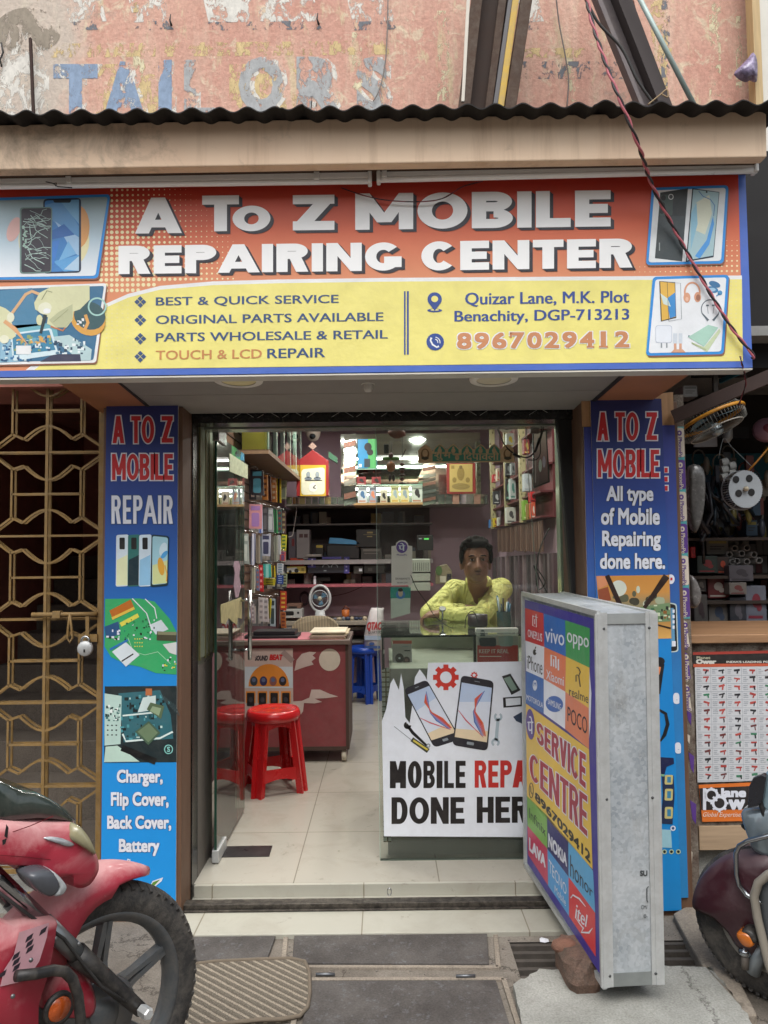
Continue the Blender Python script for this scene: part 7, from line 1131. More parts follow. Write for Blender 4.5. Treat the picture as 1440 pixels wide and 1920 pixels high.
def wheel(root, c, h, nrm, Rr, hw, rim, spokes, mt, mr):
    b = MB(); prof = [(rim, -hw * .8), (rim + .012, -hw), (Rr - .03, -hw * 1.02), (Rr - .01, -hw * .72), (Rr, -hw * .2), (Rr, hw * .2), (Rr - .01, hw * .72), (Rr - .03, hw * 1.02), (rim + .012, hw), (rim, hw * .8)]; b.lathe(prof, c, nrm, mt, 72); nb = 64
    for k in range(nb):
        for s in (-1, 1):
            a = (k + (.5 if s > 0 else 0)) * 2 * math.pi / nb; x = h * math.cos(a) + UPV * math.sin(a); y = UPV * math.cos(a) - h * math.sin(a); p = c + x * (Rr - .006) + nrm * (s * hw * .55); b.bar(p - nrm * s * hw * .35 + y * .006, p + nrm * s * hw * .32 - x * .012, .011, .012, mt, up=x)
    ty = b; b = MB(); b.lathe([(rim + .004, -hw * .82), (rim - .004, -hw * .7), (rim - .02, -hw * .35), (rim - .02, hw * .35), (rim - .004, hw * .7), (rim + .004, hw * .82), (rim + .003, hw * .86), (rim - .008, hw * .74), (rim - .024, hw * .3), (rim - .024, -hw * .3), (rim - .008, -hw * .74), (rim + .003, -hw * .86)], c, nrm, mr, 64)
    for k in range(spokes):
        a = k * 2 * math.pi / spokes + .35; d = h * math.cos(a) + UPV * math.sin(a); e = UPV * math.cos(a) - h * math.sin(a)
        for s in (-1, 1): b.loft([[c + d * r_ + e * (o * wd_ + s * sh) + nrm * q_ * th for o, q_ in ((-1, -1), (1, -1), (1, 1), (-1, 1))] for r_, wd_, th, sh in ((.04, .011, .02, .02), (rim * .5, .006, .012, .011), (rim - .02, .008, .015, .005))], mr, smooth=False)
    b.lathe([(0, -.05), (.03, -.05), (.055, -.04), (.06, -.02), (.06, .02), (.05, .045), (.03, .06), (0, .06)], c, nrm, mr, 32); wo = b.build('wheel', root); ty.build('tyre', wo); return wo
fw_ = wheel(mc, BC, bh, bn_, .30, .035, .23, 6, M_tyre, M_rim)
b = MB(); b.lathe([(.03, .046), (.092, .046), (.095, .040), (.092, .034), (.03, .034)], BC, bn_, C('#6d7072', .4, .7, .15, dust=.3), 36); b.build('brake_disc', fw_)
b = MB(); rings = []
for i in range(25):
    a = R(62 + i * 4.2); d = bh * math.cos(a) + UPV * math.sin(a); tip = min(1, i / 6); L = []
    sk = .02 + .085 * math.exp(-((i - 14) / 4.0) ** 2) + (.02 if i > 5 else 0)
    for w_, r_ in ((-1, -sk), (-1, -.012), (-.8, .012), (-.4, .024), (0, .028), (.4, .024), (.8, .012), (1, -.012), (1, -sk), (.93, -sk), (.92, -.014), (.7, .005), (0, .02), (-.7, .005), (-.92, -.014), (-.93, -sk)): L.append(BC + d * (.328 + r_ * (.35 + .65 * tip)) + bn_ * (w_ * .068 * (.22 + .78 * tip ** .6)))
    rings.append(L)
b.loft(rings, M_red); b.build('front_mudguard', mc)
ax = BC + bn_ * .085; 
for s, nm in ((1, 'fork_leg'), (-1, 'fork_leg')):
    o = BW(258, 1888, .085) + bn_ * (.085 * (s - 1)); e = BW(143, 1788, .085) + bn_ * (.085 * (s - 1)); f_ = BW(-60, 1592, .085) + bn_ * (.085 * (s - 1)); d = (e - o).normalized(); b = MB(); b.tube([o - d * .015, o + d * .04, o.lerp(e, .75), e], [.016, .018, .022, .025], M_blk, 16); b.tube([e, e.lerp(f_, .32)], .020, C('#8b9194', .4, .7, .15, dust=.3), 16); b.tube([e.lerp(f_, .32), f_], .018, M_chr, 16); b.lathe([(0, 0), (.014, 0), (.014, .03), (.011, .034), (0, .034)], o + bn_ * (.018 * s), bn_ * s, M_alu, 6, smooth=False); b.build(nm, mc)
b = MB(); puff(b, [(-70, 1516), (10, 1516), (60, 1517), (95, 1517), (112, 1532), (128, 1556), (142, 1580), (147, 1602), (143, 1620), (128, 1640), (108, 1646), (96, 1640), (88, 1622), (30, 1630), (12, 1612), (-10, 1600), (-70, 1590)], .02, .13, M_red, bn_, BC); cw_ = b.build('headlamp_cowl', mc)
b = MB(); puff(b, [(-70, 1440), (0, 1463), (35, 1470), (70, 1488), (97, 1508), (112, 1528), (80, 1524), (30, 1520), (-70, 1520)], .02, .11, C('#2f3a36', .18, var=.2, dust=.12, coat=.6), bn_, BC); b.build('windscreen', mc)
b = MB(); puff(b, [(99, 1530), (112, 1530), (126, 1548), (138, 1572), (143, 1588), (124, 1576), (92, 1554)], .06, .105, C('#8f8a6d', .12, var=.25, coat=.7), bn_, BC); b.build('headlamp', cw_)
b = MB(); puff(b, [(58, 1562), (72, 1558), (100, 1562), (126, 1575), (112, 1580), (84, 1571)], .105, .05, C('#b5b9bd', .15, .3, .4, 40), bn_, BC); b.build('position_lamp', cw_)
b = MB(); puff(b, [(40, 1634), (62, 1624), (84, 1625), (98, 1640), (98, 1660), (84, 1674), (66, 1670), (48, 1655)], .16, .04, C('#4d5056', .25, var=.15), bn_, BC); ind = b.build('indicator', mc); b = MB(); puff(b, [(84, 1626), (98, 1634), (112, 1652), (112, 1662), (104, 1672), (88, 1674), (98, 1655)], .162, .036, C('#a3a7a9', .15, var=.1), bn_, BC); b.build('lens', ind)
b = MB(); b.tube([BW(132, 1622, -.02), BW(152, 1632, -.02), BW(172, 1648, -.02), BW(188, 1668, -.02)], [.008, .009, .008, .004], M_blk, 8, flat=.4); b.tube([BW(115, 1668, -.02), BW(148, 1635, -.02)], .004, M_blk, 6); b.build('front_bracket', mc)
M_pink = C('#c99aa3', .5, var=.15, dust=.2); b = MB(); puff(b, [(-70, 1722), (15, 1727), (50, 1720), (95, 1717), (97, 1730), (90, 1775), (78, 1830), (62, 1880), (50, 1960), (-70, 1990)], .1, .03, M_red, bn_, BC, ((-1, .9), (-.6, .98), (0, 1), (.6, .98), (1, .93))); tsh = b.build('tank_shroud', mc)
A = Art(BC + bn_ * .1322, bn_, eps=.0006); A.poly([(36, 1748), (92, 1730), (88, 1757), (74, 1802), (50, 1838), (0, 1850), (8, 1818), (26, 1790)], M_pink, 1); ck = C('#2d2630', .5, var=.2)
for i in range(5):
    for j in range(3):
        x = 84 - i * 12.5 - j * 13; y = 1742 + i * 17 + j * 6.5
        if (i + j) % 2 == 0 and x > 4: A.poly([(x - 7, y + 2), (x + 5, y - 6), (x + 1, y + 5), (x - 11, y + 13)], ck, 2)
A.mb.build('checker_sticker', tsh)
b = MB(); puff(b, [(60, 1830), (85, 1775), (130, 1800), (150, 1850), (140, 1885), (90, 1890), (55, 1880)], -.03, .1, M_red, bn_, BC); puff(b, [(55, 1876), (140, 1882), (150, 1960), (50, 1985)], -.02, .09, C('#3a3a38', .7, var=.2, dust=.3), bn_, BC); b.build('engine_cowl', mc)
b = MB(); b.tube([BW(x, y, .16) for x, y in ((30, 1830), (66, 1826), (100, 1819), (122, 1822), (136, 1836), (146, 1866), (151, 1910), (153, 1990))], .0115, M_blk, 12); b.build('leg_guard', mc); b = MB(); c = BW(113, 1893, .13); b.lathe([(0, 0), (.024, 0), (.026, -.004)], c, bn_, C('#b5521f', .25, var=.25, sc_=60, coat=.4), 24); rf_ = b.build('reflector', mc); b = MB(); b.lathe([(.026, -.002), (.034, .0), (.035, -.012)], c, bn_, M_blk, 24); b.build('rim', rf_)
b = MB(); b.tube([BW(x, y, .11) for x, y in ((-20, 1660), (60, 1720), (120, 1760), (150, 1800), (190, 1850), (235, 1878))], .004, M_rubber, 6); b.build('brake_hose', mc); b = MB()
for x, y, w_ in ((104, 1760, .125), (58, 1800, .15), (24, 1868, .15), (148, 1770, .115), (30, 1600, .12), (118, 1720, .03)): b.lathe([(0, .003), (.004, .003), (.005, 0)], BW(x, y, w_), bn_, C('#77797a', .4, .7), 8)
b.build('bolt', mc); A = Art(BC + bn_ * .151, bn_, eps=.0008); A.poly([(12, 1545), (16, 1552), (14, 1572), (8, 1568)], I_black, 1); A.poly([(4, 1575), (13, 1572), (10, 1582), (5, 1585)], I_black, 1); A.line([(24, 1560), (58, 1548), (100, 1530)], 1.6, C('#6d1420', .5), 1); A.line([(-10, 1603), (40, 1606), (95, 1612)], 1.4, C('#6d1420', .5), 1); A.mb.build('cowl_decal', cw_)
rb_ = BC - bh * 1.25; b = MB(); fr_ = BC - bh * .42; b.cap(fr_ + UPV * .62, rb_ + bh * .35 + UPV * .58, .15, .11, M_red, 18); b.build('fuel_tank', mc); b = MB(); b.loft([[rb_ + bh * u + UPV * z + bn_ * (w_ * s) + UPV * q_ for w_, q_ in ((-1, 0), (-.8, .04), (.8, .04), (1, 0), (.8, -.05), (-.8, -.05))] for u, z, s in ((.35, .5, .12), (0, .5, .13), (-.3, .56, .1))], M_blk); b.build('seat', mc); b = MB(); b.box(-.001, 0, 0, .001, .001, .001, M_blk); e = fr_ - bh * .25 - UPV * .02; b.ell(e + UPV * .02, (.17, .17, .16), M_blk, 16, 10); b.build('engine', mc)
wheel(mc, rb_, bh, bn_, .30, .05, .222, 6, M_tyre, M_rim)
# ================================================================== scooter
SC = Vector((1.21, -.71, .23)); sa = R(137); sh_ = Vector((math.cos(sa), math.sin(sa), 0)); sn = Vector((-math.sin(sa), math.cos(sa), 0)); sn = sn if sn.y < 0 else -sn
b = MB(); puff(b, [(1376, 140), (1388, 124), (1400, 112), (1413, 98), (1420, 120), (1419, 153), (1408, 150), (1396, 154)], 0, .03, C('#8f83a3', .15, var=.6, sc_=45, spec=.8, bump=1, bs=30), Vector((0, -1, 0)), Vector((0, .08, 0)), ((-1, .35), (-.5, .8), (0, 1), (.4, .7), (.7, .75), (1, .2))); b.build('plastic_bag', label='small crumpled purple and clear plastic bag hanging by the timber board', cat='bag')
M_mar = m_paint('maroon_paint', '#2e0f18', '#3a131e', '#5d4c50'); st = thing('scooter', 'maroon scooter with a chrome guard parked at the right edge', 'scooter', (SC.x, SC.y, 0))
wheel(st, SC, sh_, sn, .23, .045, .135, 5, M_tyre, C('#8d8a84', .5, .3, .15, dust=.3))
b = MB(); puff(b, [(1309, 1680), (1313, 1655), (1330, 1625), (1355, 1603), (1385, 1591), (1420, 1588), (1470, 1592), (1480, 1690), (1450, 1775), (1425, 1782), (1398, 1762), (1380, 1735), (1352, 1708), (1330, 1698), (1314, 1690)], .0, .095, M_mar, sn, SC); b.build('front_mudguard', st)
def SW(px, py, w_): return PP(px, py, SC + sn * w_, sn)
b = MB(); b.tube([SW(x, y, .11) for x, y in ((1470, 1560), (1430, 1570), (1402, 1577), (1386, 1586), (1380, 1600), (1381, 1640), (1386, 1660), (1400, 1678), (1420, 1690), (1450, 1700))], .0075, M_chr, 10); b.build('guard_bar', st)
b = MB(); puff(b, [(1388, 1620), (1396, 1590), (1418, 1575), (1440, 1560), (1560, 1560), (1560, 1800), (1440, 1760), (1412, 1680), (1392, 1660)], -.1, .05, C('#3a3438', .4, var=.2), sn, SC); b.build('front_shield', st)
b = MB(); b.tube([SW(x, y, .13) for x, y in ((1470, 1628), (1440, 1640), (1422, 1655), (1414, 1680), (1420, 1720), (1432, 1770), (1442, 1810), (1470, 1880))], .013, C('#8d877c', .45, .2, .15, dust=.2), 10); b.build('shield_trim', st)
b = MB(); puff(b, [(1425, 1665), (1440, 1648), (1560, 1640), (1560, 1860), (1455, 1810), (1432, 1735)], .09, .03, C('#4a4e51', .5, var=.15), sn, SC); b.build('leg_shield', st)
b = MB(); puff(b, [(1384, 1746), (1396, 1741), (1410, 1748), (1418, 1766), (1410, 1772), (1396, 1766)], .12, .03, C('#b0601f', .25, var=.2, coat=.4), sn, SC); srf = b.build('side_reflector', st); b = MB(); puff(b, [(1394, 1740), (1404, 1736), (1418, 1744), (1424, 1762), (1417, 1762), (1410, 1748)], .115, .03, M_blk, sn, SC); b.build('mount', srf)
b = MB(); b.tube([SW(1428, 1770, .07), SW(1412, 1824, .07)], .02, C('#8f979c', .4, .4, .1), 14); b.build('shock_absorber', st); b = MB(); c = SW(1397, 1785, .08); b.ell(c, (.02, .02, .016), M_chr, 12, 8); b.tube([c + UPV * .01, c + UPV * .02], .01, M_white, 8); b.tube([c, c - UPV * .05], .013, C('#77706a', .5, .5, dust=.3), 10); b.build('brake_caliper', st)
b = MB(); puff(b, [(1400, 1512), (1415, 1506), (1432, 1504), (1480, 1500), (1480, 1600), (1428, 1590), (1418, 1570), (1408, 1545)], .0, .08, C('#77838a', .12, .3, .35, 8, coat=.6), sn, SC); b.build('headlamp_cowl', st)
b = MB(); b.prism([SW(x, y, .1) for x, y in ((1401, 1516), (1404, 1475), (1412, 1458), (1428, 1452), (1437, 1456), (1430, 1500), (1420, 1512))], sn * -.03, C('#1b1d24', .25, var=.2, coat=.5)); b.tube([SW(1425, 1500, .085), SW(1440, 1560, .06)], .008, M_blk, 8); b.build('mirror', st, bevel=.006)
b = MB(); b.tube([SW(x, y, -.02) for x, y in ((1396, 1552), (1402, 1546), (1420, 1556), (1480, 1560))], .014, M_blk, 10); b.build('grip', st); b = MB(); puff(b, [(1420, 1480), (1432, 1470), (1445, 1440), (1480, 1420), (1480, 1520), (1435, 1510)], .02, .06, C('#8aa5b0', .12, .1, .2, coat=.5), sn, SC); b.build('windscreen', st)
b = MB(); b.ell(SC - sh_ * .6 + UPV * .35, (.3, .3, .2), M_mar, 20, 12); b.ell(SC - sh_ * .75 + UPV * .62, (.3, .3, .08), M_blk, 16, 8); b.build('rear_body', st); wheel(st, SC - sh_ * 1.2, sh_, sn, .23, .045, .135, 5, M_tyre, M_rim)
# ================================================================== lightbox
lbz0, lbz1 = .085, .075; n1 = PZ(1132, 1848, lbz0); f1 = PZ(985, 1622, lbz1); u_ = (f1 - n1); u_.z = 0; u_.normalize(); nrm = Vector((-u_.y, u_.x, 0)); nrm = nrm if nrm.x < 0 else -nrm
LP = lambda x, y: PP(x, y, n1, nrm)
TLn, BRn = LP(1122, 1151), LP(1134, 1850); TLf, BLf = LP(980, 1113), LP(985, 1621)
rt = (PP(1222, 1149, n1, u_) - PP(1122, 1151, n1, u_)).length; th = -nrm * rt
lb = thing('lightbox_sign', 'upright aluminium framed lightbox listing phone brands, standing on a brick by the step', 'lightbox sign', ((n1 + f1) / 2 + th * .5).to_2d().to_3d())
b = MB(); i_ = .004; b.hexa([BLf - nrm * i_, BRn - nrm * i_, BRn + th, BLf + th], [TLf - nrm * i_, TLn - nrm * i_, TLn + th, TLf + th], M_zinc); b.build('casing', lb)
b = MB(); fw = .026
def lbar(p, q, w1, w2): b.bar(p, q, w1, w2, M_alu, up=nrm)
for p, q in ((TLn, BRn), (TLf, BLf), (TLn, TLf), (BRn, BLf)): lbar(p, q, .018, .012)
for o in (0, 1): lbar(TLn + th * o - u_ * .001, BRn + th * o - u_ * .001, .012, fw)
e = -u_ * .003; v_ = (TLn - BRn).normalized()
for o in (.08, .92): b.bar(BRn + th * o + e, TLn + th * o + e + v_ * .004, .004, .022, M_alu, up=u_) if False else b.bar(BRn + th * o + e, TLn + th * o + e + v_ * .004, .024, .004, M_alu, up=u_)
b.bar(TLn + th * .14 + e * .6 - v_ * .013, TLn + th * .86 + e * .6 - v_ * .013, .002, .026, M_zinc, up=u_) if False else None
lbar(TLf + th, BLf + th, .018, .012); lbar(TLn + th, TLf + th, .012, .018); b.build('frame', lb)
b = MB(); b.bar(BRn + th * .15 + e * .7 + v_ * .02, BRn + th * .86 + e * .7 + v_ * .02, .04, .003, C('#8d9291', .5, .4, .2), up=u_); b.bar(TLn + th * .15 + e * .7 - v_ * .016, TLn + th * .86 + e * .7 - v_ * .016, .032, .003, C('#9a9e9d', .5, .4, .2), up=u_); b.build('end_strip', lb)
for o in (.08, .92):
    for k in (.03, .5, .96): b = MB(); p = BRn.lerp(TLn, k) + th * o - u_ * .0052; b.lathe([(0, -.002), (.004, -.002), (.005, 0)], p, u_, C('#5d5f60', .5, .8), 10); b.build('rivet', lb)
A = Art(n1 + nrm * .0125, nrm, eps=.0006); I_lbf = ink('#3a3290'); inn = [(984, 1124), (1116, 1161), (1126, 1828), (989, 1618)]; A.poly(inn, I_lbf, 0)
def L2(u, v):
    tl, tr, br, bl = (986, 1142), (1107, 1180), (1118, 1792), (990, 1590); return tuple((1 - v) * ((1 - u) * tl[i] + u * tr[i]) + v * ((1 - u) * bl[i] + u * br[i]) for i in (0, 1))
cols = [0, .275, .62, 1.0]
TL_, TR_, BR_, BL_ = (984, 1142), (1107, 1180), (1117, 1795), (990, 1592)
rowsL = [(1142, 1180), (1202, 1257), (1262, 1334), (1321, 1404), None]; 
grid = {}
gx = [(984.5, 1019, 1059.5, 1106), (985, 1020.5, 1061, 1105.5), (986.5, 1019.5, 1060, 1104), (986, 1019.5, 1059.5, 1104.5)]
gy = [(1140, 1150, 1163, 1178), (1201, 1213, 1231, 1252), (1258, 1273, 1297, 1328), (1318, 1338, 1367, 1405)]
cc_ = [['#c9303a', '#2a68b8', '#3f9a58'], ['#dfe3ec', '#e07a52', '#e3bd48'], ['#2f66b0', '#e2e6ee', '#dd8058']]
for r_ in range(3):
    for c_ in range(3): A.poly([(gx[r_][c_], gy[r_][c_]), (gx[r_][c_ + 1], gy[r_][c_ + 1]), (gx[r_ + 1][c_ + 1], gy[r_ + 1][c_ + 1]), (gx[r_ + 1][c_], gy[r_ + 1][c_])], ink(cc_[r_][c_]), 1)
A.poly([(986, 1319), (1104.5, 1405), (1111, 1630), (988, 1492)], ink('#e5c04c'), 1)
gy2 = [(1492, 1529, 1576, 1633), (1548, 1592, 1644, 1712), (1603, 1660, 1718, 1794)]; gx2 = [(988, 1025.5, 1065.5, 1112), (989, 1026.5, 1066, 1116), (990.5, 1027.5, 1067, 1117)]; c3 = [['#7cb04e', '#2b2a68', '#5aa9d8'], ['#c43a5e', '#4d9bd6', '#d63a42']]
for r_ in range(2):
    for c_ in range(3): A.poly([(gx2[r_][c_], gy2[r_][c_]), (gx2[r_][c_ + 1], gy2[r_][c_ + 1]), (gx2[r_ + 1][c_ + 1], gy2[r_ + 1][c_ + 1]), (gx2[r_ + 1][c_], gy2[r_ + 1][c_])], ink(c3[r_][c_]), 1)
def lt(t, x0, y0a, y0b, x1, y1a, y1b, mt, bold=.02, k=2, **kw): A.text(t, [(x0, y0a), (x1, y1a), (x1, y1b), (x0, y0b)], mt, k, bold, **kw)
lt('ONEPLUS', 989.5, 1179, 1194, 1016.5, 1188, 1204, I_pw, .02); A.line([(999, 1154), (999, 1173), (1005.5, 1176), (1005.5, 1160)], 1.4, I_pw, 2); A.line([(999, 1155), (1002, 1156)], 1.4, I_pw, 2); A.line([(1003, 1156), (1008, 1158)], 1.3, I_pw, 2); A.line([(1005, 1152), (1005, 1162)], 1.3, I_pw, 2); A.line([(1002.5, 1161), (1002.5, 1170)], 1.3, I_pw, 2)
lt('vivo', 1022, 1176, 1203, 1058, 1183, 1212, I_pw, .01); lt('oppo', 1063, 1184, 1213, 1104, 1197, 1224, I_pw, .01); lt('iPhone', 988, 1228, 1253, 1017, 1238, 1266, I_black, 0.0); A.ell(1002.5, 1223, 3.4, 5.5, I_black, 2); A.ell(1005.6, 1222, 1.6, 2.4, ink('#dfe3ec'), 2.5); A.ell(1004, 1214.5, 1, 2.4, I_black, 2, rot=20)
A.line([(1033.5, 1249), (1033.5, 1228), (1042, 1231.5), (1042.5, 1253)], 2.8, I_pw, 2); A.line([(1038, 1236), (1038, 1250)], 2.4, I_pw, 2); A.line([(1047, 1236), (1047, 1257)], 2.8, I_pw, 2); lt('Xiaomi', 1024, 1255, 1273, 1057, 1268, 1287, I_pw, .01)
A.line([(1081, 1251), (1085, 1253), (1088, 1260), (1085, 1267), (1081, 1265)], 2, I_dark, 2); A.line([(1085, 1267), (1088, 1288)], 2, I_dark, 2); A.line([(1080, 1266), (1080, 1278)], 2, I_dark, 2); lt('realme', 1067, 1287, 1304, 1103, 1302, 1319, I_dark, 0.0)
lt('MOTOROLA', 987, 1301, 1312, 1018, 1317, 1328, I_pw, .02); A.ell(1003, 1285, 4.2, 10, I_pw, 2); A.text('M', (1000.5, 1279, 1005.5, 1287), ink('#2f66b0'), 3, .02)
A.ell(1039.5, 1320, 16.5, 15, ink('#2f62b0'), 2, rot=18); lt('SAMSUNG', 1027, 1309, 1320, 1052, 1320, 1333, I_pw, .02, 3); lt('POCO', 1064, 1324, 1352, 1101, 1346, 1378, I_black, .0)
A.ell(994.5, 1358, 8, 29, ink('#51348a'), 2, rot=-3); A.text('पे', (989, 1342, 1000, 1377), I_pw, 3, .02); dr = ink('#a3283c')
for t, qq, st in (('SERVICE', [(1006, 1352), (1098, 1415), (1098, 1479), (1006, 1390)], 6.2), ('CENTRE', [(993, 1410), (1101, 1493), (1101, 1569), (993, 1457)], 7.5)): A.block(t, qq, I_pw, 2, st, 9, 2); A.block(t, qq, dr, 3, st, 9)
lt('8967029412', 1003, 1483, 1499, 1107, 1598, 1620, I_black, .03); A.ring(996, 1482, 3.8, 1.4, I_black, 2, ry=14); A.line([(995, 1474), (995.5, 1485), (998, 1489)], 1.6, I_black, 2)
lt('Infinix', 992, 1514, 1533, 1023, 1552, 1569, I_black, -.005); lt('NOKIA', 1028, 1561, 1588, 1063, 1603, 1626, I_pw, .04); lt('honor', 1069, 1602, 1643, 1111, 1665, 1684, I_dark, -.005)
lt('LAVA', 992, 1569, 1594, 1023, 1606, 1628, I_pw, .05); lt('TECNO', 1029, 1610, 1634, 1062, 1660, 1680, I_pw, .0); lt('Mobile', 1040, 1659, 1673, 1061, 1686, 1700, I_pw, -.01)
lt('itel', 1078, 1690, 1722, 1102, 1716, 1742, I_pw, .02, 2, shear=.25); A.line([(1070, 1684), (1074, 1678), (1086, 1685), (1098, 1700)], [2, 3, 3, 1], I_pw, 2); A.line([(1080, 1722), (1090, 1736), (1094, 1740), (1090, 1748), (1104, 1749), (1111, 1740)], [1, 2, 3, 3, 4, 1], I_pw, 2)
A.poly([(1105, 1255), (1109, 1300), (1107, 1360), (1104.6, 1385), (1104, 1330), (1105, 1290)], I_pw, 1.5); A.mb.build('printed_face', lb)
A = Art(BRn - u_ * .009, -u_, eps=.0006); mk = ink('#3f4447'); A.line([(1198, 1572), (1213, 1560)], 2, mk, 1); A.line([(1203, 1571), (1203, 1612)], 1.8, mk, 1); A.line([(1198, 1613), (1215, 1613)], 2, mk, 1)
for y in (1576, 1585, 1594): A.line([(1209, y), (1213, y - 2)], 1, mk, 1)
A.text('SU', (1200, 1632, 1214, 1643), mk, 1, .05); A.line([(1216, 1662), (1213, 1666), (1213, 1688), (1215, 1692)], 2, mk, 1); A.text('CM/', (1202, 1697, 1214, 1705), mk, 1, .01); A.text('0-', (1207, 1714, 1215, 1722), mk, 1, .02); A.mb.build('stencil_mark', lb)
# brick under it
bk = thing('brick', 'broken weathered red brick propping up the lightbox', 'brick', PZ(1098, 1850, .03)); b = MB(); c0 = PZ(1094, 1846, .03) + u_ * .05 + nrm * .005; rr = []; M_brk = m_concrete('old_brick', '#64564d', '#84695b', '#473f38', 12, 1.0); rnd2 = random.Random(3)
for z, s in ((0, .95), (.03, 1), (.07, .95), (.092, .75)):
    rr.append([c0 + Vector((0, 0, z)) + u_ * (math.copysign(abs(math.cos(t_)) ** .5, math.cos(t_)) * .105 * s * rnd2.uniform(.88, 1.1)) + nrm * (math.copysign(abs(math.sin(t_)) ** .5, math.sin(t_)) * .056 * s * rnd2.uniform(.85, 1.1)) for t_ in [k * math.pi / 9 for k in range(18)]])
b.loft(rr, M_brk, smooth=False); b.build('block', bk); b = MB(); p = c0 + Vector((0, 0, .082)) + u_ * .03 + nrm * .03; b.ell(p, (.045, .035, .022), C('#85604f', .9, var=.3, bump=.8, bs=120), 10, 6); b.build('broken_top', bk)
# ================================================================== the tool shop on the right
TX = P(1296, 1250, -.1).x; pz = P(1300, 1205, -.1)
pl = thing('taped_post', 'wooden post wrapped in torn purple and white payment tape beside the blue banner', 'post', (P(1285, 1600, -.12).x, -.12, 0)); b = MB(); qa = [P(1264, 740, -.14), P(1281, 740, -.14), P(1314, 1720, -.14), P(1291, 1720, -.14)]
M_pt = m_concrete('torn_paper_post', '#5a4a41', '#8d8478', '#2f2924', 22, .6); b.prism(qa, (0, .06, 0), M_pt); b.build('timber', pl); A = Art((0, -.14, 0), eps=.0008); pur = ink('#5a3a86'); cr = ink('#cfc4b4'); tl_ = ink('#4fa5a8')
def post(y, u): return 1264 + (y - 740) / 980 * 27 + u * (17 + (y - 740) / 980 * 6)
for k in range(9):
    y0 = 800 + k * 60; y1 = y0 + 60; mt = (cr, pur)[k % 2]
    if k < 6: A.poly([(post(y0, .02), y0), (post(y0, .92), y0), (post(y1, .92), y1), (post(y1, .02), y1)], tl_, 1); A.rrect([(post(y0, .02), y0 + 2), (post(y0, .95), y0 + 2), (post(y1, .95), y1 - 3), (post(y1, .02), y1 - 3)], 5, mt, 2)
    else: A.poly([(post(y0, .1), y0), (post(y0, .6), y0 + 6), (post(y1, .8), y1 - 8), (post(y1, .15), y1 - 2)], mt, 2)
    ic, tx = ((pur, pur), (cr, cr))[k % 2]; A.ell(post(y0 + 12, .45), y0 + 12, 4.6, 5, ic, 3); A.ell(post(y0 + 12, .45), y0 + 12, 1.6, 2, mt, 4); xx = post(y0 + 38, .28); x2 = post(y0 + 38, .7); A.text('PhonePe', [(x2, y0 + 20), (x2 + 1, y1 - 2), (xx + 1, y1 - 2), (xx, y0 + 20)], tx, 3, .02)
for y0, y1, u0, u1, mt in ((1330, 1360, .3, .8, pur), (1372, 1395, .1, .6, cr), (1410, 1450, .4, .9, pur), (1500, 1545, .4, .95, pur), (1590, 1620, .1, .5, cr)): A.poly([(post(y0, u0), y0), (post(y0, u1), y0 + 8), (post(y1, u1 - .1), y1), (post(y1, u0 + .15), y1 - 10)], mt, 2)
A.mb.build('printed_tape', pl)
RX1 = 2.6; M_rw = C('#3a3633', .8, var=.3); M_teal = C('#2f6f80', .7, var=.2)
b = MB(); b.box(TX - .02, 1.1, 0, RX1, 1.15, 2.6, C('#2b2725', .85, var=.3)); b.box(TX + .1, 1.09, P(1400, 930, 1.09).z, RX1, 1.0995, P(1400, 850, 1.09).z, M_teal); b.box(TX - .06, .21, 0, TX - .02, 1.15, 2.6, M_rw); b.box(RX1, -.2, 0, RX1 + .05, 1.15, 2.6, M_rw); b.build('tool_shop_wall', label='dim inner walls of the tool shop with a teal painted band', cat='wall')
b = MB(); b.box(TX - .06, -.1, 2.3, RX1, 1.15, 2.34, C('#8d8d8a', .6, var=.2, sc_=20)); b.build('tool_shop_ceiling', label='grey speckled ceiling sheet of the tool shop at the right', cat='ceiling sheet')
b = MB(); b.box(P(1405, 320, .0).x - .2, .02, P(1400, 690, .02).z, 2.8, .2, 3.15, C('#151314', .8, var=.3)); b.build('shutter_box', label='dark roller shutter box above the tool shop right of the sign', cat='shutter box')
b = MB(); b.bar(P(1262, 782, -.2), P(1470, 695, -.35), .03, .05, C('#4a3a35', .7, .2, .3)); b.build('angle_beam', label='brown slanting beam across the top of the tool shop', cat='beam')
b = MB(); b.bar(P(1340, 690, .1), P(1341, 735, .1), .02, .02, M_iron); b.build('fan_rod', label='short iron rod above the slanting beam of the tool shop', cat='rod'); b = MB(); b.bar(P(1350, 715, .2), P(1400, 692, .0), .01, .02, M_teal); b.bar(P(1320, 700, .3), P(1440, 690, .3), .01, .02, M_teal); b.build('green_bracket', label='green steel brackets under the tool shop ceiling', cat='bracket')
item('switch_board', 'tilted white electrical box under the sign corner', 'electrical box', (1281, 722, 1308, 745), 3.3, .1, C('#9a9792', .5), art=art_bars('#6d6a66', '#6d6a66', 2), bev=.006)
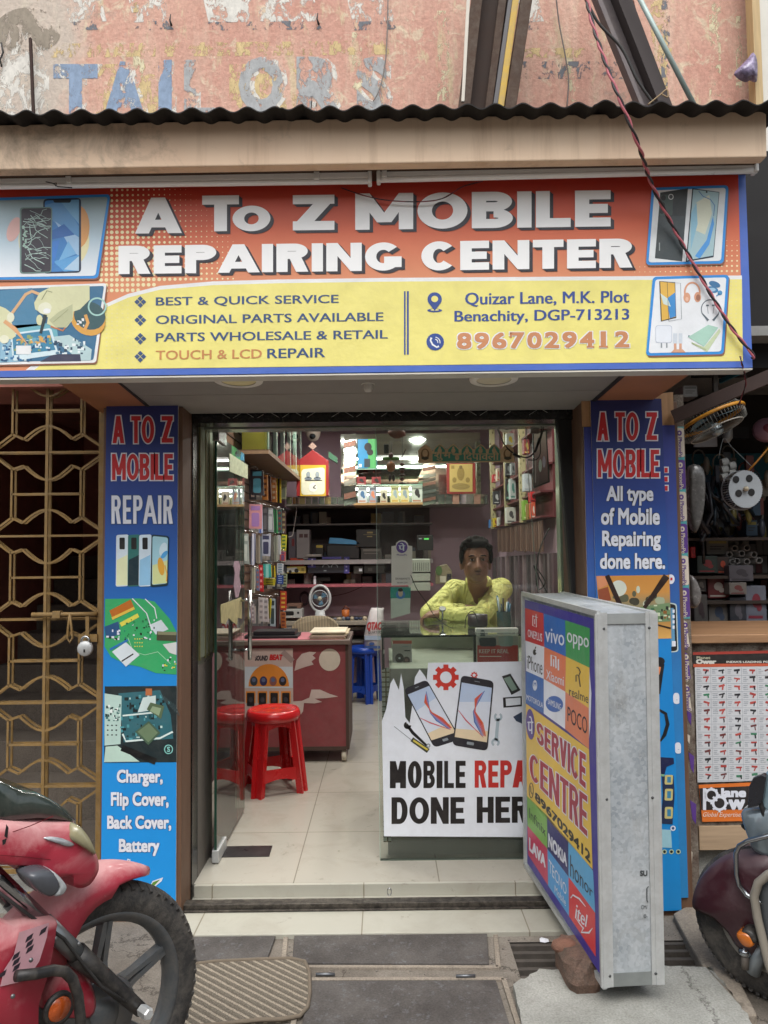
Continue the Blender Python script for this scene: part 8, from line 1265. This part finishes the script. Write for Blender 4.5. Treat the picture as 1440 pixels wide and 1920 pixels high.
# big hanging fan, seen from below and the side
fn = thing('hanging_fan', 'wide wire caged fan with an orange rim hanging tilted in the tool shop', 'fan', P(1335, 790, .1)); fc = P(1333, 787, .1); fa = (P(1350, 830, .1) - P(1315, 745, .1)).normalized(); fa = (fa + Vector((0, -.22, 0))).normalized(); r_ = 62 / 1400 * 3.25; M_wire = C('#77756f', .4, .6)
b = MB(); x_ = fa.orthogonal().normalized(); y_ = fa.cross(x_)
for k in range(56):
    a = k * 2 * math.pi / 56; d = x_ * math.cos(a) + y_ * math.sin(a); b.tube([fc + fa * .06 + d * .02, fc + fa * .058 + d * r_ * .7, fc + fa * .045 + d * r_ * .95, fc + d * r_], .0014, M_wire, 4); b.tube([fc - fa * .06 + d * .02, fc - fa * .05 + d * r_ * .8, fc + d * r_], .0014, M_wire, 4)
b.tube([fc + fa * .055 + (x_ * math.cos(k * .2618) + y_ * math.sin(k * .2618)) * r_ * .8 for k in range(24)], .003, C('#b5b0a5', .4), 6, closed=True); b.build('cage', fn); b = MB(); b.tube([fc + (x_ * math.cos(k * .1571) + y_ * math.sin(k * .1571)) * r_ for k in range(40)], .0062, C('#c98a2a', .45, var=.3), 8, closed=True, flat=1.3); b.build('rim', fn); b = MB(); b.ell(fc + fa * .05, (.03, .03, .03), C('#a9b5b9', .25, .4), 14, 10); b.ell(fc - fa * .05, (.05, .05, .06), M_blk, 14, 10); b.build('motor', fn); b = MB()
for k in range(3): a = k * 2.094; d = x_ * math.cos(a) + y_ * math.sin(a); e = x_ * math.cos(a + .8) + y_ * math.sin(a + .8); b.face([fc + d * .03, fc + d * r_ * .85, fc + (d + e) * .5 * r_ * .9 + fa * .01, fc + e * r_ * .75 + fa * .02, fc + e * .03], C('#6d8a96', .4))
b.build('blade', fn); b = MB(); b.tube([fc - fa * .1, P(1345, 740, .1)], .006, M_blk, 6); b.build('hanger', fn)
wf = thing('blower_wheel', 'white slotted blower wheel with four round holes hanging in the tool shop', 'blower wheel', P(1400, 960, .25)); wc = P(1398, 917, .25); r_ = 37 / 1400 * 3.4; b = MB(); M_wp = C('#a9b0b6', .4, var=.1, dust=.2)
n_ = 48; ringo = [wc + Vector((math.cos(a) * r_ * .85, 0, math.sin(a) * r_ * .95)) for a in [k * 2 * math.pi / n_ for k in range(n_)]]; b.prism(ringo, (0, .006, 0), M_wp)
for k in range(n_): a = k * 2 * math.pi / n_; b.bar(wc + Vector((math.cos(a) * r_ * .86, 0, math.sin(a) * r_ * .96)), wc + Vector((.012 + math.cos(a) * r_, .07, math.sin(a) * r_)), .004, .002, M_wp)
b.tube([wc + Vector((.014 + math.cos(a) * r_, .075, math.sin(a) * r_)) for a in [k * 2 * math.pi / 32 for k in range(32)]], .004, M_wp, 6, closed=True); b.build('wheel', wf)
for dx, dy in ((-17, -17), (8, -19), (-12, 9), (12, 7)): A = Art((0, .249, 0), eps=.001); A.ell(1397 + dx, 916 + dy, 6.4, 7, I_black, 1); A.mb.build('hole', wf)
b = MB(); b.ell(wc + Vector((-.004, -.012, 0)), (.012, .014, .012), C('#b5aa94', .4), 12, 8); b.build('hub', wf); b = MB(); b.tube([wc + Vector((.02, .02, r_ * .9)), P(1417, 868, .25), P(1445, 835, .25)], .004, C('#b57a2a', .5), 6); b.build('hanger', wf)
cable('hanging_string', 'two thin white strings forming an inverted V in the tool shop', [(1347, 860, .3), (1357, 822, .3), (1372, 838, .3), (1410, 875, .3)], .0012, C('#9aa3a5', .6))
b = MB(); q_ = P(1366, 812, .5); b.lathe([(.012, .04), (.014, .02), (.024, -.02), (.016, -.045), (0, -.05)], q_, (.3, 0, 1), C('#8d8d8a', .3), 16); b.build('bulb', label='unlit pale bulb hanging below the orange rimmed fan', cat='bulb')
b = MB(); pbox(b, 1302, 805, 1344, 838, 3.7, .01, C('#8f9093', .6, var=.1)); b.build('notice_card', label='grey notice card hanging behind the orange rimmed fan', cat='notice')
b = MB(); pbox(b, 1345, 800, 1404, 822, 4.0, .03, C('#232428', .6)); b.build('ceiling_fan_blade', label='dark ceiling fan blade behind the pale bulb', cat='fan blade')
hl = thing('pink_helmet', 'pink rimmed round object hanging at the upper right edge of the tool shop', 'lamp shade', P(1436, 800, .4)); b = MB(); c = P(1437, 805, .4); b.lathe([(.02, .03), (.055, .01), (.06, -.02), (.04, -.04)], c, (-.3, -1, .1), C('#8f6a78', .4), 20); b.build('shell', hl); b = MB(); b.ell(c + Vector((0, -.01, 0)), (.03, .03, .03), C('#6d2a35', .4), 12, 8); b.build('core', hl)
b = MB(); 
for k in range(6): c = P(1352 + (k % 2) * 14, 868 + k * 7, .35); b.lathe([(.018, 0), (.019, .03), (.006, .03), (.006, 0)], c, (1, 0, .2), C('#a5a6a2', .6), 14)
b.build('tape_rolls', label='cluster of white tape rolls left of the blower wheel', cat='tape rolls')
for px_, lb_, col_, nm in (([(1292, 873), (1315, 878), (1318, 930), (1312, 975), (1300, 1000), (1290, 960), (1289, 900)], 'long dusty clear plastic bag hanging beside the taped post', '#5a5856', 'plastic_bag'), ([(1290, 1080), (1300, 1085), (1310, 1110), (1308, 1130), (1298, 1140), (1291, 1120)], 'lower crumpled clear plastic bag hanging beside the taped post', '#6a6664', 'plastic_bag')):
    b = MB(); puff(b, px_, 0, .035, C(col_, .25, var=.4, sc_=40, spec=.7), Vector((0, -1, 0)), Vector((0, -.02, 0))); b.build(nm, label=lb_, cat='bag')
b = MB()
for k in range(26):
    x0 = rnd.uniform(1305, 1390); y0 = rnd.uniform(885, 960); p = P(x0, y0, .5 + rnd.uniform(0, .3)); q_ = P(x0 + rnd.uniform(-15, 40), y0 + rnd.uniform(30, 100), .5 + rnd.uniform(0, .3)); b.tube([p, p.lerp(q_, .5) + Vector((rnd.uniform(-.05, .05), 0, -.02)), q_], rnd.uniform(.006, .014), C(rnd.choice(['#1c1b1d', '#26262b', '#20303c', '#3a3f47']), .35), 6)
b.build('black_belts', label='mass of black hanging belts and hoses left of the blower wheel', cat='belts', kind='stuff')
for px_, lb_, col_ in (((1325, 1010, 1366, 1040), 'pale slotted basket with a yellow packet on the tool shop shelf', '#6f6d66'), ((1400, 975, 1420, 1005), 'blue grey carton on the tool shop shelf under the blower wheel', '#45596a')): item('stock_box', lb_, 'box', px_, 3.95, .1, C(col_, .6), art=art_bars('#8a7d3a', '#3a3a3a', 2))
b = MB()
for k in range(60):
    x = rnd.uniform(1300, 1445); y = rnd.uniform(850, 1005); c = P(x, y, rnd.uniform(.7, 1.0)); col_ = rnd.choice(['#4d5258', '#7d7a73', '#3a3f4a', '#6d3f3a', '#8a8478', '#31475a', '#77703f'])
    if k % 3 == 0: b.tube([c + Vector((math.cos(a) * .035, 0, math.sin(a) * .05)) for a in [j * .5236 for j in range(12)]], .005, C(col_, .4), 5, closed=True)
    elif k % 3 == 1: b.box(c.x - .02, c.y, c.z - .045, c.x + .02, c.y + .02, c.z + .045, C(col_, .4))
    else: b.ell(c, (.018, .018, .05), C(col_, .35), 8, 6)
for k in range(44):
    x = 1304 + (k % 11) * 13 + rnd.uniform(-3, 3); r_ = k // 11; y = (1040, 1074, 1120, 1175)[r_]; p = P(x, y, .98); h = rnd.uniform(.05, .1); b.box(p.x - .018, .97, p.z, p.x + .016, 1.04, p.z + h, C(rnd.choice(['#5d5a58', '#77726d', '#6d3a38', '#3f4f5d', '#8a867d', '#4d4a48']), .5, var=.3))
b.build('small_stock', label='clutter of small parts and packets hanging and stacked at the back of the tool shop', cat='stock', kind='stuff')
tr_ = thing('pvc_pipes', 'bundle of white pipe ends stacked on the tool shop shelf', 'pipes', P(1390, 1060, .8))
for k, (x, y) in enumerate(((1378, 1028), (1401, 1027), (1368, 1040), (1391, 1038), (1414, 1040), (1382, 1052), (1401, 1053), (1424, 1051), (1374, 1054))):
    b = MB(); c = P(x, y, .78); b.lathe([(.012, 0), (.018, 0), (.019, .3), (.012, .3), (.012, 0)], c, (0, 1, 0), C('#8d8a86', .5), 18); b.build('pipe', tr_)
k = 0
for px_, lb_, c1, c2 in (((1296, 1025, 1304, 1046), 'red round packet behind the taped post', '#a8262a', '#7d1c20'), ((1308, 1042, 1345, 1075), 'dark green carton with a red oval on the tool shop shelf', '#2c3a36', '#7d2f33'), ((1345, 1044, 1366, 1076), 'carton with an orange tool picture on the tool shop shelf', '#3a2f2c', '#a8452f'), ((1368, 1060, 1412, 1090), 'pale grey carton under the white pipes', '#57555c', '#3f3d44'), ((1306, 1085, 1324, 1110), 'black carton with a round label on the tool shop shelf', '#2a2828', '#57524d'), ((1328, 1083, 1366, 1122), 'dark red kettle carton on the tool shop shelf', '#5d2225', '#a39d95'), ((1368, 1092, 1400, 1115), 'white and red jar carton on the tool shop shelf', '#77726d', '#6d3a3a'), ((1400, 1098, 1436, 1165), 'large white carton with red blade pictures on the tool shop shelf', '#6d717d', '#7d2f3d'), ((1330, 1125, 1366, 1178), 'pale cup picture carton on the lower tool shop shelf', '#6a6662', '#3f4a5d'), ((1303, 1115, 1326, 1178), 'grey carton stack beside the taped post on the lower shelf', '#4d4b49', '#3a2f33'), ((1370, 1120, 1398, 1178), 'dark blue grey carton on the lower tool shop shelf', '#34363d', '#5d5a60')):
    item('stock_box', lb_, 'box', px_, 3.8 + .03 * k, .15, C(c1, .6), art=art_pic(c1, c2, c2), group='stock boxes in the tool shop'); k = (k + 1) % 3
b = MB()
for y in (1008, 1078, 1124): z = P(1400, y, .75).z; b.box(TX + .02, .66, z - .015, RX1, 1.05, z, C('#3d332c', .7))
b.build('stock_shelf', label='dark wooden shelves holding cartons in the tool shop', cat='shelf')
tc = thing('tool_counter', 'wooden counter of the tool shop with posters on its front', 'counter', (1.9, .1, 0)); a = P(1296, 1207, -.12); M_cw = m_wood('counter_wood', '#8a674a', '#a37d5a', 0); b = MB(); zt_ = a.z; b.box(a.x, -.12, zt_, RX1, .45, zt_ + .035, M_cw); b.build('worktop', tc, bevel=.004); b = MB(); zq = P(1310, 1550, -.1).z; zr = P(1310, 1594, -.1).z; b.box(a.x + .015, -.1, zr, RX1, .4, zq, m_wood('pale_panel', '#a58d72', '#b39a7e', 0)); b.build('lower_panel', tc); b = MB(); b.box(a.x + .012, -.09, zq, RX1, .39, zt_ - .001, M_pt); b.build('front_board', tc); b = MB(); b.box(a.x + .02, -.04, 0, RX1, .38, zr - .001, M_slab); b.build('masonry_base', tc)
PYr = -.098; gp2 = thing('tool_poster', 'white wall chart of rows of small power tools on the tool shop counter front', 'poster', P(1370, 1465, PYr)); b = MB(); A = Art((0, PYr, 0)); b.prism([A.at(x, y, 0) for x, y in ((1302, 1227), (1520, 1222), (1520, 1462), (1308, 1467))], (0, .002, 0), ink('#c9cbce')); b.build('sheet', gp2); A.poly([(1299, 1223), (1520, 1218), (1520, 1228), (1299, 1228)], ink('#a83f35'), 1); A.poly([(1299, 1228), (1520, 1223), (1520, 1243), (1300, 1247)], ink('#2a2727'), 1.2); A.poly([(1300, 1245), (1520, 1243), (1520, 1248), (1300, 1251)], ink('#c05a3f'), 1.4)
A.text('Planet', (1306, 1230.5, 1332, 1236), ink('#a8a58f'), 2, .03); A.text('Ower', (1305, 1236, 1343, 1245), ink('#d0cdc5'), 2, .06); A.text("INDIA'S LEADING POWER TOOLS", (1362, 1239, 1490, 1243), ink('#d0cdc5'), 2, .04)
gl_ = ink('#9aa0a8')
for r_ in range(14):
    y = 1252 + r_ * 15.2; A.rect(1303 + r_ * .35, y + 14, 1520, y + 14.6, gl_, 1)
    for c_ in range(6):
        x = 1304 + c_ * 29 + r_ * .35; mt = ink(rnd.choice(['#a8433f', '#b5504a', '#3f7d5d', '#2f2f33', '#a8433f', '#6d3a3a'])); A.line([(x + 14, y + 4 + rnd.uniform(-2, 2)), (x + 25, y + 3 + rnd.uniform(-2, 3))], rnd.uniform(2.5, 4.5), mt, 1.6); A.line([(x + 22, y + 4), (x + 21 + rnd.uniform(-3, 3), y + 11)], rnd.uniform(2, 3), rnd.choice([mt, I_dark]), 1.8)
        for k in range(3): A.rect(x + 2, y + 2.5 + k * 3.4, x + rnd.uniform(7, 12), y + 3.6 + k * 3.4, gl_, 1.6)
        A.rect(x + 28, y, x + 28.5, y + 14, gl_, 1.2)
A.mb.build('print', gp2)
pp_ = thing('tool_poster', 'orange and black power tool brand poster with interlocking gears on the counter front', 'poster', P(1370, 1540, PYr)); b = MB(); A = Art((0, PYr - .0005, 0)); b.prism([A.at(x, y, 0) for x, y in ((1310, 1472), (1520, 1462), (1520, 1537), (1317, 1541))], (0, .002, 0), ink('#d9722c')); b.build('sheet', pp_); A.poly([(1311, 1478), (1403, 1474), (1520, 1470), (1520, 1515), (1315, 1519)], ink('#2b2727'), 1); A.text('lane', (1352, 1477.5, 1399, 1495), I_pw, 2, .05); A.text('W', (1366, 1499, 1397, 1519), I_pw, 2, .08); A.rect(1318, 1478, 1324, 1519, I_pw, 2); A.ring(1334, 1491, 11, 5, I_pw, 2); A.ring(1349, 1506, 12, 5, I_pw, 2.5)
A.text('er', (1402, 1503, 1430, 1519), I_pw, 2, .08)
for k in range(8): a = k * .785; A.line([(1349 + math.cos(a) * 12, 1506 + math.sin(a) * 12), (1349 + math.cos(a) * 17, 1506 + math.sin(a) * 17)], 4, I_pw, 2.7); A.line([(1334 + math.cos(a) * 11, 1491 + math.sin(a) * 11), (1334 + math.cos(a) * 15, 1491 + math.sin(a) * 15)], 3.5, I_pw, 2.2)
A.text('Global Expertise. Local', (1318, 1523, 1418, 1534), ink('#e3d6cc'), 2, .0, .35); A.mb.build('print', pp_)
for k, (x, y, mt) in enumerate(((1396, 1228, '#6d6a66'),)): pass
